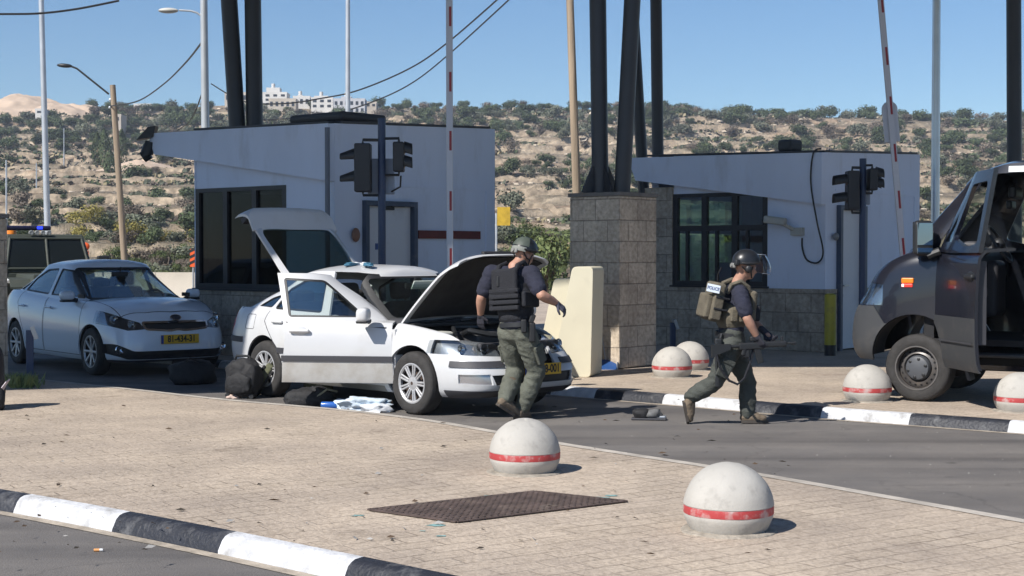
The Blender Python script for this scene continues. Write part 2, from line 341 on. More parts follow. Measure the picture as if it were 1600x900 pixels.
def hill_mat():
    m = bpy.data.materials.new('hillside'); m.use_nodes = True; nt = m.node_tree; L = nt.links; b = nt.nodes['Principled BSDF']
    b.inputs['Roughness'].default_value = 0.95; b.inputs['Specular IOR Level'].default_value = 0.1
    tc = _n(nt, 'ShaderNodeTexCoord'); ge = _n(nt, 'ShaderNodeNewGeometry')
    def noise(s, d=6, ro=0.6, sc=None):
        n = _n(nt, 'ShaderNodeTexNoise'); n.inputs['Scale'].default_value = s; n.inputs['Detail'].default_value = d; n.inputs['Roughness'].default_value = ro
        if sc:
            mp = _n(nt, 'ShaderNodeMapping'); mp.inputs['Scale'].default_value = sc; L.new(tc.outputs['Object'], mp.inputs[0]); L.new(mp.outputs[0], n.inputs['Vector'])
        else: L.new(tc.outputs['Object'], n.inputs['Vector'])
        return n
    def ramp(src, pts):
        r = _n(nt, 'ShaderNodeValToRGB'); e = r.color_ramp.elements
        while len(e) < len(pts): e.new(0.5)
        for k, (p, c) in enumerate(pts): e[k].position = p; e[k].color = (*c, 1)
        L.new(src, r.inputs[0]); return r
    def mix(a, c, f, bt='MIX'):
        x = _n(nt, 'ShaderNodeMix', data_type='RGBA', blend_type=bt)
        if isinstance(f, float): x.inputs[0].default_value = f
        else: L.new(f, x.inputs[0])
        L.new(a, x.inputs[6]); L.new(c, x.inputs[7]); return x.outputs[2]
    soil = ramp(noise(0.045, 9, 0.68).outputs['Fac'], [(0.30, (0.13, 0.115, 0.09)), (0.42, (0.225, 0.185, 0.135)), (0.53, (0.33, 0.255, 0.185)), (0.64, (0.34, 0.23, 0.155)), (0.75, (0.30, 0.26, 0.18))]).outputs[0]
    fine = ramp(noise(0.9, 7, 0.75, (0.6, 0.6, 1)).outputs['Fac'], [(0.32, (0.42, 0.40, 0.37)), (0.5, (1, 1, 1)), (0.68, (1.4, 1.35, 1.26))]).outputs[0]
    soil = mix(soil, fine, 1.0, 'MULTIPLY')
    # grey-brown low scrub cover
    sc = ramp(noise(0.16, 8, 0.72).outputs['Fac'], [(0.46, (0, 0, 0)), (0.55, (0.8, 0.8, 0.8))]).outputs[0]
    scc = ramp(noise(0.7, 5, 0.7).outputs['Fac'], [(0.35, (0.085, 0.08, 0.06)), (0.55, (0.19, 0.165, 0.125)), (0.75, (0.23, 0.21, 0.13))]).outputs[0]
    soil = mix(soil, scc, sc)
    # stones: pale angular patches on the ground
    vo = _n(nt, 'ShaderNodeTexVoronoi'); vo.inputs['Scale'].default_value = 0.75; vo.inputs['Randomness'].default_value = 1; L.new(tc.outputs['Object'], vo.inputs['Vector'])
    st = ramp(vo.outputs['Distance'], [(0.16, (1, 1, 1)), (0.30, (0, 0, 0))]).outputs[0]
    stn = ramp(noise(0.10, 4).outputs['Fac'], [(0.44, (0, 0, 0)), (0.56, (1, 1, 1))]).outputs[0]
    rockc = ramp(noise(1.6, 6, 0.7).outputs['Fac'], [(0.3, (0.20, 0.16, 0.12)), (0.45, (0.40, 0.32, 0.24)), (0.62, (0.56, 0.47, 0.36)), (0.8, (0.62, 0.54, 0.44))]).outputs[0]
    soil = mix(soil, rockc, mix(st, stn, 1.0, 'MULTIPLY'))
    # walls: steep ground shows banded limestone
    sx = _n(nt, 'ShaderNodeSeparateXYZ'); L.new(ge.outputs['Normal'], sx.inputs[0])
    wall = ramp(sx.outputs['Z'], [(0.74, (1, 1, 1)), (0.92, (0, 0, 0))]).outputs[0]
    band = ramp(noise(0.5, 7, 0.7, (0.35, 0.35, 2.6)).outputs['Fac'], [(0.32, (0.20, 0.155, 0.12)), (0.42, (0.44, 0.355, 0.255)), (0.58, (0.58, 0.475, 0.355)), (0.75, (0.51, 0.385, 0.265))]).outputs[0]
    band = mix(band, fine, 1.0, 'MULTIPLY')
    col = mix(soil, band, wall)
    L.new(col, b.inputs['Base Color'])
    bp = _n(nt, 'ShaderNodeBump'); bp.inputs['Strength'].default_value = 0.9; bp.inputs['Distance'].default_value = 0.7
    L.new(noise(0.8, 9, 0.75).outputs['Fac'], bp.inputs['Height']); L.new(bp.outputs[0], b.inputs['Normal'])
    return m

# ---- ground, road
mb = MB(); mb.add([(-400, -60, -0.02), (400, -60, -0.02), (400, 75, -0.02), (-400, 75, -0.02)], [(0, 1, 2, 3)])
g = mb.build('ground', mat('dry_earth', (0.30, 0.24, 0.175), 0.95, var=0.3, vscale=0.3, bump=0.5, bscale=3)); tag(g, 'bare dry earth around the checkpoint', 'ground', kind='structure')
mb = MB(); mb.add([(-45, -25, 0), (45, -25, 0), (45, 49, 0), (-45, 49, 0)], [(0, 1, 2, 3)])
MA_ASPH = asphalt_mat(); g = mb.build('road', MA_ASPH); tag(g, 'worn grey asphalt of the checkpoint lanes', 'road', kind='structure')

def path_pts(pts, step=0.12, it=24):
    """resample a polyline evenly and relax its corners"""
    pts = [Vector((p[0], p[1], 0)) for p in pts]; out = []
    for i in range(len(pts) - 1):
        n = max(1, int((pts[i + 1] - pts[i]).length / step))
        for k in range(n): out.append(pts[i].lerp(pts[i + 1], k / n))
    out.append(pts[-1])
    for _ in range(it): out = [out[0]] + [(out[i - 1] + out[i] * 2 + out[i + 1]) / 4 for i in range(1, len(out) - 1)] + [out[-1]]
    return out
# near pavement: kerb line (foot of the kerb face) and the far edge
nk = [G(0, 799), G(100, 817), G(175, 832), G(340, 866), G(480, 897)]
d0 = (nk[0] - nk[1]).normalized(); d1 = (nk[-1] - nk[-2]).normalized()
NEARK = path_pts([nk[0] + d0 * 14 + Vector((-1.2, 0.3, 0)), nk[0] + d0 * 6] + nk + [nk[-1] + d1 * 1.2, nk[-1] + d1 * 4, nk[-1] + d1 * 9])
fe = [G(240, 611, ZI), G(350, 624, ZI), G(560, 641.5, ZI), G(690, 658, ZI), G(880, 693, ZI), G(1180, 738, ZI), G(1600, 812, ZI)]
FARE = path_pts([fe[0] + UL * 16, fe[0] + UL * 5] + fe + [fe[-1] + (fe[-1] - fe[-2]) * 1.0, fe[-1] + (fe[-1] - fe[-2]) * 2.2])
fk = [G(1050, 633), G(1150, 642), G(1296, 655.5), G(1440, 666), G(1600, 678)]
FARK = path_pts([fk[0] + UL * 26, fk[0] + UL * 12, fk[0] + UL * 4, fk[0] + UL * 1.2] + fk + [fk[-1] - UL * 3, fk[-1] - UL * 10, fk[-1] - UL * 18])
def left_normal(P, i):
    t = (P[min(i + 1, len(P) - 1)] - P[max(i - 1, 0)]).normalized(); return Vector((-t.y, t.x, 0))
M_PAV = paver_mat()
def offset(P, d): return [p + left_normal(P, i) * d for i, p in enumerate(P)]
def fill(name, ring, z, z0, m, label):
    bm = bmesh.new(); vs = [bm.verts.new((p.x, p.y, z)) for p in ring]; f = bm.faces.new(vs)
    if f.normal.z < 0: f.normal_flip()
    bmesh.ops.triangulate(bm, faces=[f])
    me = bpy.data.meshes.new(name); bm.to_mesh(me); bm.free(); me.materials.append(m); o = link(name, me); tag(o, label, 'pavement', kind='structure')
    if z0 is not None:
        pass
    return o
KW = 0.13
ring = offset(NEARK, KW) + FARE[::-1]
fill('pavement', ring, ZI, None, M_PAV, 'sunlit beige paved island in front')
# thin concrete edging along the island's far side, with its drop to the lane
mb = MB()
M_CONC = mat('concrete_edge', (0.42, 0.38, 0.33), 0.9, var=0.25, vscale=5, bump=0.4, bscale=30)
I = offset(FARE, 0.0); O = offset(FARE, 0.12)
n = len(FARE)
vs = [(p.x, p.y, ZI + 0.004) for p in offset(FARE, -0.10)] + [(p.x, p.y, ZI + 0.004) for p in I] + [(p.x, p.y, -0.01) for p in offset(FARE, 0.03)]
fs = [(i, i + 1, n + i + 1, n + i) for i in range(n - 1)] + [(n + i, n + i + 1, 2 * n + i + 1, 2 * n + i) for i in range(n - 1)]
mb.add(vs, fs); o = mb.build('edging', M_CONC); tag(o, 'pale concrete edging along the island', 'kerb', kind='structure')

def chip_mat(name, base, under, rough, th, sc):
    m = mat(name, base, rough, var=0.18, vscale=9, dirt=under, dscale=sc, damt=1.0, dth=th, bump=0.45, bscale=35); return m
M_KB = chip_mat('black_kerb_paint', (0.018, 0.02, 0.028), (0.13, 0.13, 0.135), 0.55, 0.51, 5)
M_KW = chip_mat('white_kerb_paint', (0.54, 0.545, 0.56), (0.24, 0.23, 0.215), 0.75, 0.53, 6)
def kerb(name, P, marks, first_black, label, wide=KW, gutter=True, h=ZI):
    """painted kerb: chamfered face and top, each vertex row jittered a little at the paint joints"""
    s = [0.0]
    for i in range(1, len(P)): s.append(s[-1] + (P[i] - P[i - 1]).length)
    def near(q): return min(range(len(P)), key=lambda i: (P[i] - Vector((q.x, q.y, 0))).length)
    ms = [s[near(q)] for q in marks]
    a = ms[0]
    pre = []; b = ms[0]
    while b > 0: b -= rng.uniform(0.95, 1.1); pre.append(b)
    post = []; b = ms[-1]
    while b < s[-1]: b += rng.uniform(0.95, 1.1); post.append(b)
    allm = sorted(pre) + ms + post; k0 = len(pre)
    prof = [(0.0, -0.01), (0.008, 0.02), (0.035, h * 0.72), (0.055, h * 0.93), (0.08, h + 0.003), (wide + 0.004, h + 0.006)]
    V = []; n = len(P); c = len(prof)
    for i, p in enumerate(P):
        nn = left_normal(P, i)
        for j, (o_, z) in enumerate(prof):
            q = p + nn * (o_ + 0.006 * mnoise.noise(Vector((s[i] * 2, j, 1)))); V.append((q.x, q.y, z + (0.004 * mnoise.noise(Vector((s[i] * 3, j, 5))) if 0 < j < 5 else 0)))
    mb = MB()
    for i in range(n - 1):
        mid = (s[i] + s[i + 1]) / 2; k = sum(1 for x in allm if x <= mid) - k0       # k=0 before first mark
        black = (k % 2 == 0) if first_black else (k % 2 == 1)
        for j in range(c - 1):
            mb.add([V[i * c + j], V[(i + 1) * c + j], V[(i + 1) * c + j + 1], V[i * c + j + 1]], [(0, 1, 2, 3)], 0 if black else 1, None, True)
    if gutter:
        for i in range(n - 1):
            a = P[i]; b2 = P[i + 1]; na = left_normal(P, i); nb = left_normal(P, i + 1)
            w = 0.075
            mb.add([(a.x - na.x * w, a.y - na.y * w, 0.004), (b2.x - nb.x * w, b2.y - nb.y * w, 0.004), (b2.x, b2.y, 0.005), (a.x, a.y, 0.005)], [(0, 1, 2, 3)], 2)
    o = mb.build(name, [M_KB, M_KW, mat('gutter_concrete', (0.36, 0.31, 0.25), 0.9, var=0.3, vscale=8, bump=0.4, bscale=30)], angle=50, merge=True)
    tag(o, label, 'kerb', kind='structure'); return o
kerb('kerb', NEARK, [G(55, 785, 0.05), G(200, 812, 0.05), G(362, 845, 0.05), G(575, 880, 0.05)], True, 'black and white painted kerb of the near island')
kerb('kerb', FARK, [G(902, 612, 0.0), G(955, 620, 0.0), G(1058, 630, 0.0), G(1182, 641, 0.0), G(1300, 652, 0.0), G(1443, 660, 0.0), G(1597, 672, 0.0)], True, 'black and white painted kerb across the lane')
ringb = offset(FARK, KW) + [Vector((40, 8, 0)), Vector((40, 48, 0)), Vector((-16, 48, 0))]
fill('pavement', ringb, ZI, None, M_PAV, 'beige paved island under the booths')

# ---- hillside (one terrain sheet to the horizon)
def ridge_px(px):
    return spl(px, [(-900, 172), (0, 166), (130, 166), (250, 166), (345, 160), (450, 160), (600, 166), (800, 165), (1000, 170), (1200, 176), (1400, 182), (1600, 186), (2400, 190)])
def hill_base(x, y):
    d = max(y, 1.0); px = 800 + FPX * x / d
    r = (HOR - ridge_px(px)) / 235.0
    z = spl(d, [(58, -0.3), (70, 0.6), (90, 1.9), (110, 3.0), (150, 5.9), (200, 10.6), (250, 16.2), (300, 23.0), (360, 32.6), (415, 43.0), (430, 44.2), (470, 43.0), (600, 30), (1200, 0), (6000, -30)])
    if z > 2: z = 2 + (z - 2) * (r if d > 150 else lerp(1, r, (d - 58) / 92))
    return z
def hill_z(x, y):
    z = hill_base(x, y)
    if y > 66 and y < 470:
        z += 0.9 * fbm(x * 0.02, y * 0.02, 3.1, 3) * min(1, (y - 66) / 40)
        w = 1.3 * fbm(x * 0.016, y * 0.03, 9.2, 3) + 0.5 * fbm(x * 0.1, y * 0.1, 2.2, 2)
        st = 1.7 + y * 0.003; q = (z + w) / st; f = q - math.floor(q)
        g_ = f * 0.22 if f < 0.94 else 0.207 + (f - 0.94) / 0.06 * 0.793
        am = min(1.0, max(0.0, 0.85 + 0.7 * fbm(x * 0.012, y * 0.012, 5.5, 2))) * min(1, (y - 66) / 30) * (1.0 if y < 395 else max(0, 1 - (y - 395) / 30))
        zt = st * (math.floor(q) + g_) - w
        z = lerp(z, zt, am)
        z += 0.16 * fbm(x * 0.35, y * 0.35, 1.0, 3)
    return z
def build_hill():
    ys = []; y = 58.0
    while y < 440: ys.append(y); y += 0.55 + max(0, y - 60) * 0.0022
    ys += [445, 455, 470, 500, 560, 700, 1000, 1600, 3000, 5000]
    NA = 460; a0, a1 = -0.56, 0.56
    V = []; row = NA + 1
    for y in ys:
        for k in range(row):
            t = a0 + (a1 - a0) * k / NA; x = t * y; V.append((x, y, hill_z(x, y)))
    F = [(i * row + k, i * row + k + 1, (i + 1) * row + k + 1, (i + 1) * row + k) for i in range(len(ys) - 1) for k in range(NA)]
    me = bpy.data.meshes.new('hillside'); me.from_pydata(V, [], F); me.materials.append(hill_mat()); me.polygons.foreach_set('use_smooth', [True] * len(F)); me.update()
    o = link('hill', me); tag(o, 'dry terraced stony hillside rising to the ridge', 'hill', kind='structure')
    return o
HILL = build_hill()
# ground continuing to the sides and behind
mb = MB()
for sx in (-1, 1):
    mb.add([(sx * 32, 58, -0.05), (sx * 400, 58, -0.05), (sx * 4000, 5000, -0.05), (sx * 2700, 5000, -30)], [(0, 1, 2, 3) if sx > 0 else (3, 2, 1, 0)])
mb.add([(-3000, -60, -0.05), (3000, -60, -0.05), (3000, -2000, -0.05), (-3000, -2000, -0.05)], [(0, 3, 2, 1)])
tag(mb.build('ground', MATS['dry_earth']), 'open dry plain beyond', 'ground', kind='structure')

# ---- sky and sun
SUN_EL = 43.5; SUN_H = Vector((-0.725, -0.69, 0)).normalized()
w = bpy.data.worlds.new('World'); SC.world = w; w.use_nodes = True; nt = w.node_tree; bg = nt.nodes['Background']
sky = nt.nodes.new('ShaderNodeTexSky'); sky.sky_type = 'NISHITA'; sky.sun_disc = False
sky.sun_elevation = R(SUN_EL); sky.sun_rotation = math.atan2(SUN_H.x, SUN_H.y); sky.air_density = 1.0; sky.dust_density = 0.2; sky.ozone_density = 5.0; sky.altitude = 700
hs = nt.nodes.new('ShaderNodeHueSaturation'); hs.inputs['Saturation'].default_value = 1.07; nt.links.new(sky.outputs[0], hs.inputs['Color']); nt.links.new(hs.outputs[0], bg.inputs[0]); bg.inputs[1].default_value = 0.092
sl = bpy.data.lights.new('sun', 'SUN'); sl.energy = 5.0; sl.angle = R(0.53); sl.color = (1.0, 0.955, 0.89)
so = bpy.data.objects.new('sun', sl); COL.objects.link(so)
sd = Vector((SUN_H.x * math.cos(R(SUN_EL)), SUN_H.y * math.cos(R(SUN_EL)), math.sin(R(SUN_EL))))
so.rotation_euler = sd.to_track_quat('Z', 'Y').to_euler(); so.location = (0, 0, 60)
SC.view_settings.view_transform = 'Standard'; SC.view_settings.look = 'None'; SC.view_settings.exposure = 0.36; SC.view_settings.gamma = 1
SC.render.engine = 'CYCLES'
SC.cycles.use_denoising = True; SC.cycles.max_bounces = 6; SC.cycles.transparent_max_bounces = 16; SC.cycles.use_adaptive_sampling = True; SC.cycles.adaptive_threshold = 0.02
SC.cycles.caustics_reflective = False; SC.cycles.caustics_refractive = False

# thin dry air between here and the ridge
mb = MB(); mb.box((0, 210, 32), (900, 540, 70)); hz = mb.build('haze', None or bpy.data.materials.new('haze_air')); hm_ = hz.data.materials[0]; hm_.use_nodes = True; nt = hm_.node_tree; nt.nodes.clear()
o_ = nt.nodes.new('ShaderNodeOutputMaterial'); pv = nt.nodes.new('ShaderNodeVolumePrincipled'); pv.inputs['Color'].default_value = (0.80, 0.88, 1.0, 1); pv.inputs['Density'].default_value = 0.00042; pv.inputs['Anisotropy'].default_value = 0.2
nt.links.new(pv.outputs[0], o_.inputs['Volume']); tag(hz, 'faint pale haze in front of the far ridge', 'haze', kind='stuff')
SC.cycles.volume_bounces = 0
# ================================================================== VEGETATION ON THE HILL
def leafmat(name, c, c2):
    m = bpy.data.materials.new(name); m.use_nodes = True; nt = m.node_tree; L = nt.links; b = nt.nodes['Principled BSDF']
    b.inputs['Roughness'].default_value = 0.65; b.inputs['Specular IOR Level'].default_value = 0.06
    tc = _n(nt, 'ShaderNodeTexCoord'); oi = _n(nt, 'ShaderNodeObjectInfo')
    nz = _n(nt, 'ShaderNodeTexNoise'); nz.inputs['Scale'].default_value = 2.2; nz.inputs['Detail'].default_value = 4; L.new(tc.outputs['Object'], nz.inputs['Vector'])
    rp = _n(nt, 'ShaderNodeValToRGB'); rp.color_ramp.elements[0].position = 0.35; rp.color_ramp.elements[1].position = 0.65
    rp.color_ramp.elements[0].color = (*c, 1); rp.color_ramp.elements[1].color = (*c2, 1); L.new(nz.outputs['Fac'], rp.inputs[0])
    hs = _n(nt, 'ShaderNodeHueSaturation'); L.new(rp.outputs[0], hs.inputs['Color'])
    ma = _n(nt, 'ShaderNodeMath', operation='MULTIPLY_ADD'); ma.inputs[1].default_value = 0.6; ma.inputs[2].default_value = 0.7; L.new(oi.outputs['Random'], ma.inputs[0]); L.new(ma.outputs[0], hs.inputs['Value'])
    L.new(hs.outputs[0], b.inputs['Base Color'])
    MATS[name] = m; return m
M_LEAF = {
 'oak': leafmat('oak_leaves', (0.06, 0.08, 0.042), (0.105, 0.13, 0.066)),
 'olive': leafmat('olive_leaves', (0.11, 0.12, 0.085), (0.165, 0.175, 0.125)),
 'dry': leafmat('dry_twigs', (0.115, 0.095, 0.075), (0.20, 0.165, 0.13)),
 'green': leafmat('fresh_leaves', (0.075, 0.10, 0.042), (0.145, 0.17, 0.07)),
 'yellow': leafmat('yellow_leaves', (0.22, 0.19, 0.05), (0.33, 0.28, 0.09)),
}
M_BARK = mat('bark', (0.13, 0.10, 0.075), 0.95, var=0.3, vscale=8)
def crown_mesh(name, kind, seed, n=420, leaf=0.14, tall=1.0, loose=0.0, lobes=7):
    r = random.Random(seed); LB = []
    for _ in range(lobes):
        a = r.uniform(0, 2 * PI); q = r.uniform(0.0, 0.62); rr = r.uniform(0.34, 0.55)
        LB.append((Vector((math.cos(a) * q, math.sin(a) * q, r.uniform(0.35, 0.85) * tall)), rr))
    mb = MB()
    for i in range(n):
        c, rr = r.choice(LB)
        d = Vector((r.gauss(0, 1), r.gauss(0, 1), r.gauss(0, 1))).normalized()
        k = (r.random() ** 0.35) * (1 + loose * r.uniform(-0.3, 0.6))
        p = c + Vector((d.x, d.y, d.z * 0.85 * tall)) * rr * k
        if p.z < 0.02: p.z = abs(p.z) + 0.02
        nrm = (d + Vector((r.gauss(0, .5), r.gauss(0, .5), r.gauss(0.3, .5)))).normalized()
        a = nrm.orthogonal().normalized(); b = nrm.cross(a); t = r.uniform(0, PI); s = leaf * r.uniform(0.5, 1.25)
        u = (a * math.cos(t) + b * math.sin(t)) * s; v = (b * math.cos(t) - a * math.sin(t)) * s * r.uniform(0.45, 0.8)
        mb.add([p - u, p - v * 0.8 + nrm * s * 0.15, p + u, p + v * 0.8 + nrm * s * 0.15], [(0, 1, 2, 3)])
    return mb.mesh(name, M_LEAF[kind])
def trunk_mesh(name, seed, tall=1.0):
    r = random.Random(seed); mb = MB()
    mb.tube([(0, 0, -0.15), (0.02, 0.01, 0.2), (0.03, 0.0, 0.45 * tall)], [0.06, 0.05, 0.035], 6)
    for k in range(5):
        a = r.uniform(0, 2 * PI); q = r.uniform(0.3, 0.55)
        mb.tube([(0.02, 0, 0.15 + 0.05 * k), (math.cos(a) * q * .5, math.sin(a) * q * .5, 0.4 * tall), (math.cos(a) * q, math.sin(a) * q, 0.7 * tall)], [0.03, 0.02, 0.008], 5)
    return mb.mesh(name, M_BARK)
VAR = {}
for kind, n, leaf, tall, loose in (('oak', 1300, 0.085, 0.95, 0.0), ('olive', 1000, 0.085, 0.95, 0.2), ('dry', 750, 0.075, 0.85, 0.45), ('green', 1500, 0.062, 1.1, 0.15), ('yellow', 900, 0.07, 0.95, 0.3)):
    VAR[kind] = [(crown_mesh('crown', kind, hash((kind, k)) % 1000 if False else (ord(kind[0]) * 7 + k), n, leaf, tall, loose, 6 + k), trunk_mesh('trunk', k + 5, tall)) for k in range(3)]
LABELS = {
 'oak': ('dark green round shrub scattered over the stony hillside', 'shrub', 'dark green shrubs on the hillside'),
 'olive': ('grey green bush scattered over the stony hillside', 'bush', 'grey green bushes on the hillside'),
 'dry': ('dry brown leafless bush scattered over the stony hillside', 'bush', 'dry brown bushes on the hillside'),
 'green': ('fresh green bush growing at the foot of the hill', 'bush', 'fresh green bushes at the foot of the hill'),
 'yellow': ('yellowing bush growing at the foot of the hill', 'bush', 'yellowing bushes at the foot of the hill'),
}
NAMES = {'oak': 'shrub', 'olive': 'olive_bush', 'dry': 'dry_bush', 'green': 'green_bush', 'yellow': 'yellow_bush'}
def plant(kind, x, y, s, sz=1.0, label=None, group=None, name=None, parts=False, sink=0.08):
    me, tr = rng.choice(VAR[kind]); lb, cat, gp = LABELS[kind]
    z = hill_z(x, y) if y > 58 else 0.0
    if parts:
        o = thing(name or NAMES[kind], label or lb, cat, (x, y, z - sink * s), rng.uniform(0, 6), group if label else gp); o.scale = (s, s, s * sz)
        link('crown', me, o); link('trunk', tr, o)
    else:
        o = link(name or NAMES[kind], me, None, (x, y, z - sink * s), (0, 0, rng.uniform(0, 6))); o.scale = (s, s, s * sz); tag(o, label or lb, cat, group if label else gp)
    return o
def hpt(px, py):
    """where the sight line through a picture point meets the hill"""
    r = ray(px, py); d = 60.0
    while d < 440:
        p = CP + r * (d / r.y)
        if p.z <= hill_z(p.x, p.y): return p
        d += 0.5
    return CP + r * (420 / r.y)
count = 0
# scattered over the hill: cluster centres first, then shrubs around them
placed = []
def ok(x, y, s):
    for (a, b, c) in placed:
        if abs(a - x) < (s + c) * 0.48 and abs(b - y) < (s + c) * 0.9: return False
    return True
tries = 0
while count < 560 and tries < 16000:
    tries += 1
    py = rng.choice([rng.uniform(168, 205), rng.uniform(168, 215), rng.uniform(168, 250), rng.uniform(200, 300), rng.uniform(250, 385)]); px = rng.uniform(-60, 1660)
    if 525 < px < 770 and py > 205: continue
    if 320 < px < 520 and py > 215: continue
    if 1000 < px < 1440 and py > 245: continue
    p = hpt(px, py); d = p.y
    den = fbm(p.x * 0.014, p.y * 0.02, 4.4, 3)
    if den < -0.14 and rng.random() < 0.82: continue
    s = rng.uniform(0.55, 1.45) * (0.75 + d / 195.0)
    if px < 130 and py < 190: continue
    if not ok(p.x, p.y, s): continue
    q = rng.random() + den * 0.3
    kind = 'oak' if q > 0.52 else ('olive' if q > 0.26 else 'dry')
    plant(kind, p.x, p.y, s, rng.uniform(0.7, 1.0)); placed.append((p.x, p.y, s)); count += 1
# a broken line of shrubs standing on the ridge
for k in range(38):
    px = rng.uniform(560, 1620) if k < 30 else rng.uniform(140, 350); t = (px - 800) / FPX; y = rng.uniform(408, 424)
    s = rng.uniform(1.6, 3.4); plant('oak' if rng.random() < 0.65 else 'dry', t * y, y, s, rng.uniform(0.6, 0.95), 'shrub standing out against the sky along the ridge line', 'shrubs on the ridge line')
# foot of the hill: lush strip behind the barrier
for k in range(92):
    left = k < 64
    px = rng.uniform(112, 325) if left else rng.uniform(765, 905); y = 61 + (rng.random() ** 1.2) * 74 if left else rng.uniform(62, 115)
    if left: kind = rng.choice(['green', 'green', 'olive', 'green']) if y < 72 else (rng.choice(['dry', 'dry', 'olive', 'green']) if y < 92 else rng.choice(['yellow', 'yellow', 'olive', 'yellow', 'dry']))
    else: kind = rng.choice(['green', 'green', 'green', 'olive', 'yellow'])
    t = (px - 800) / FPX; plant(kind, t * y, y, rng.uniform(0.6, 1.35) * (.85 + (y - 60) / 160), rng.uniform(0.65, 1.0),
        {'olive': 'grey green bush mixed in at the foot of the hill', 'dry': 'dry brown bush mixed in at the foot of the hill'}.get(kind), {'olive': 'grey green bushes at the foot of the hill', 'dry': 'dry brown bushes at the foot of the hill'}.get(kind))
for k in range(9):
    px = rng.uniform(1010, 1230); y = rng.uniform(59, 75); plant(rng.choice(['green', 'green', 'yellow']), (px - 800) / FPX * y, y, rng.uniform(1.2, 2.2), 1.1, 'green bush showing through the windows of the right booth', 'bushes seen through the right booth')
p = AT(855, 400, 58); plant('green', p.x, 58.5, 1.9, 1.35, 'large bright green bush between the left booth and the stone pillar', None, 'green_bush', True, 0.0)
# cypresses on the left
for k, (px, py, h) in enumerate(((152, 262, 5.5), (163, 262, 6.5), (190, 258, 6.0), (172, 275, 4.0))):
    p = hpt(px, py); t = thing('cypress', ['slim dark cypress just left of the wooden lamp pole', 'tallest dark cypress left of the wooden lamp pole', 'dark cypress just right of the wooden lamp pole', 'short broad cypress below the taller ones by the lamp pole'][k], 'tree', (p.x, p.y, hill_z(p.x, p.y)), 0)
    r = random.Random(k); mb = MB()
    for i in range(420):
        z = r.random() ** 0.8; rad = 0.17 * math.sin(PI * min(1, z * 0.86 + 0.14)) ** 0.7 * (1.6 if k == 3 else 1); a = r.uniform(0, 2 * PI); p0 = Vector((math.cos(a) * rad, math.sin(a) * rad, z)) * h; s = 0.35 * r.uniform(.5, 1.1)
        u = Vector((r.gauss(0, .4), r.gauss(0, .4), 1)).normalized() * s; v = Vector((-math.sin(a), math.cos(a), r.gauss(0, .3))) * s * .5
        mb.add([p0 - u, p0 - v, p0 + u, p0 + v], [(0, 1, 2, 3)])
    mb.build('crown', M_LEAF['oak'], t)
    mb = MB(); mb.cyl((0, 0, -0.3), (0, 0, h * 0.3), 0.14, 0.08, 6); mb.build('trunk', M_BARK, t)
# low scrub and dry grass tufts: uncountable
mb = MB()
for i in range(19000):
    px = rng.uniform(-120, 1720); y = 64 + (rng.random() ** 0.8) * 352; x = (px - 800) / FPX * y
    if fbm(x * 0.02, y * 0.03, 1.7, 2) < -0.12: continue
    z = hill_z(x, y); s = rng.uniform(0.25, 0.85) * (0.6 + y / 250)
    mi = rng.choice([0, 0, 1, 1, 1, 2, 3, 3])
    for k in range(7):
        a = rng.uniform(0, 2 * PI); q = rng.uniform(0, 0.6) * s; c = Vector((x + math.cos(a) * q, y + math.sin(a) * q, z + rng.uniform(0.05, 0.5) * s)); w_ = s * rng.uniform(0.25, 0.5)
        n = Vector((rng.gauss(0, 1), rng.gauss(-.5, 1), rng.gauss(.6, 1))).normalized(); u = n.orthogonal().normalized() * w_; v = n.cross(u) * 0.7
        mb.add([c - u, c - v, c + u, c + v], [(0, 1, 2, 3)], mi)
o = mb.build('dry_scrub', [M_LEAF['dry'], M_LEAF['olive'], mat('dry_grass', (0.30, 0.25, 0.15), 0.95), M_LEAF['oak']]); tag(o, 'low dry scrub and grass tufts over the terraces', 'scrub', kind='stuff')
# loose limestone
mb = MB()
for i in range(5200):
    px = rng.uniform(-120, 1720); y = 66 + (rng.random() ** 0.75) * 350; x = (px - 800) / FPX * y
    if fbm(x * 0.018, y * 0.025, 6.7, 3) < -0.02: continue
    z = hill_z(x, y); s = rng.uniform(0.18, 0.55) * (0.5 + y / 330) * (1.7 if rng.random() < 0.06 else 1)
    pts = []
    for zz, rr in ((-0.3, 1.0), (0.35, 0.75)):
        a0 = rng.uniform(0, 6)
        for k in range(5): pts.append((x + math.cos(a0 + k * 1.257) * s * rr * rng.uniform(0.6, 1.3), y + math.sin(a0 + k * 1.257) * s * rr * rng.uniform(0.6, 1.1), z + zz * s * rng.uniform(0.6, 1.2)))
    mb.add(pts, [(0, 1, 6, 5), (1, 2, 7, 6), (2, 3, 8, 7), (3, 4, 9, 8), (4, 0, 5, 9), (5, 6, 7, 8, 9)])
o = mb.build('loose_rocks', mat('limestone', (0.52, 0.44, 0.34), 0.9, var=0.3, vscale=0.3), angle=5); tag(o, 'loose pale limestone rocks over the terraces', 'rocks', kind='stuff')

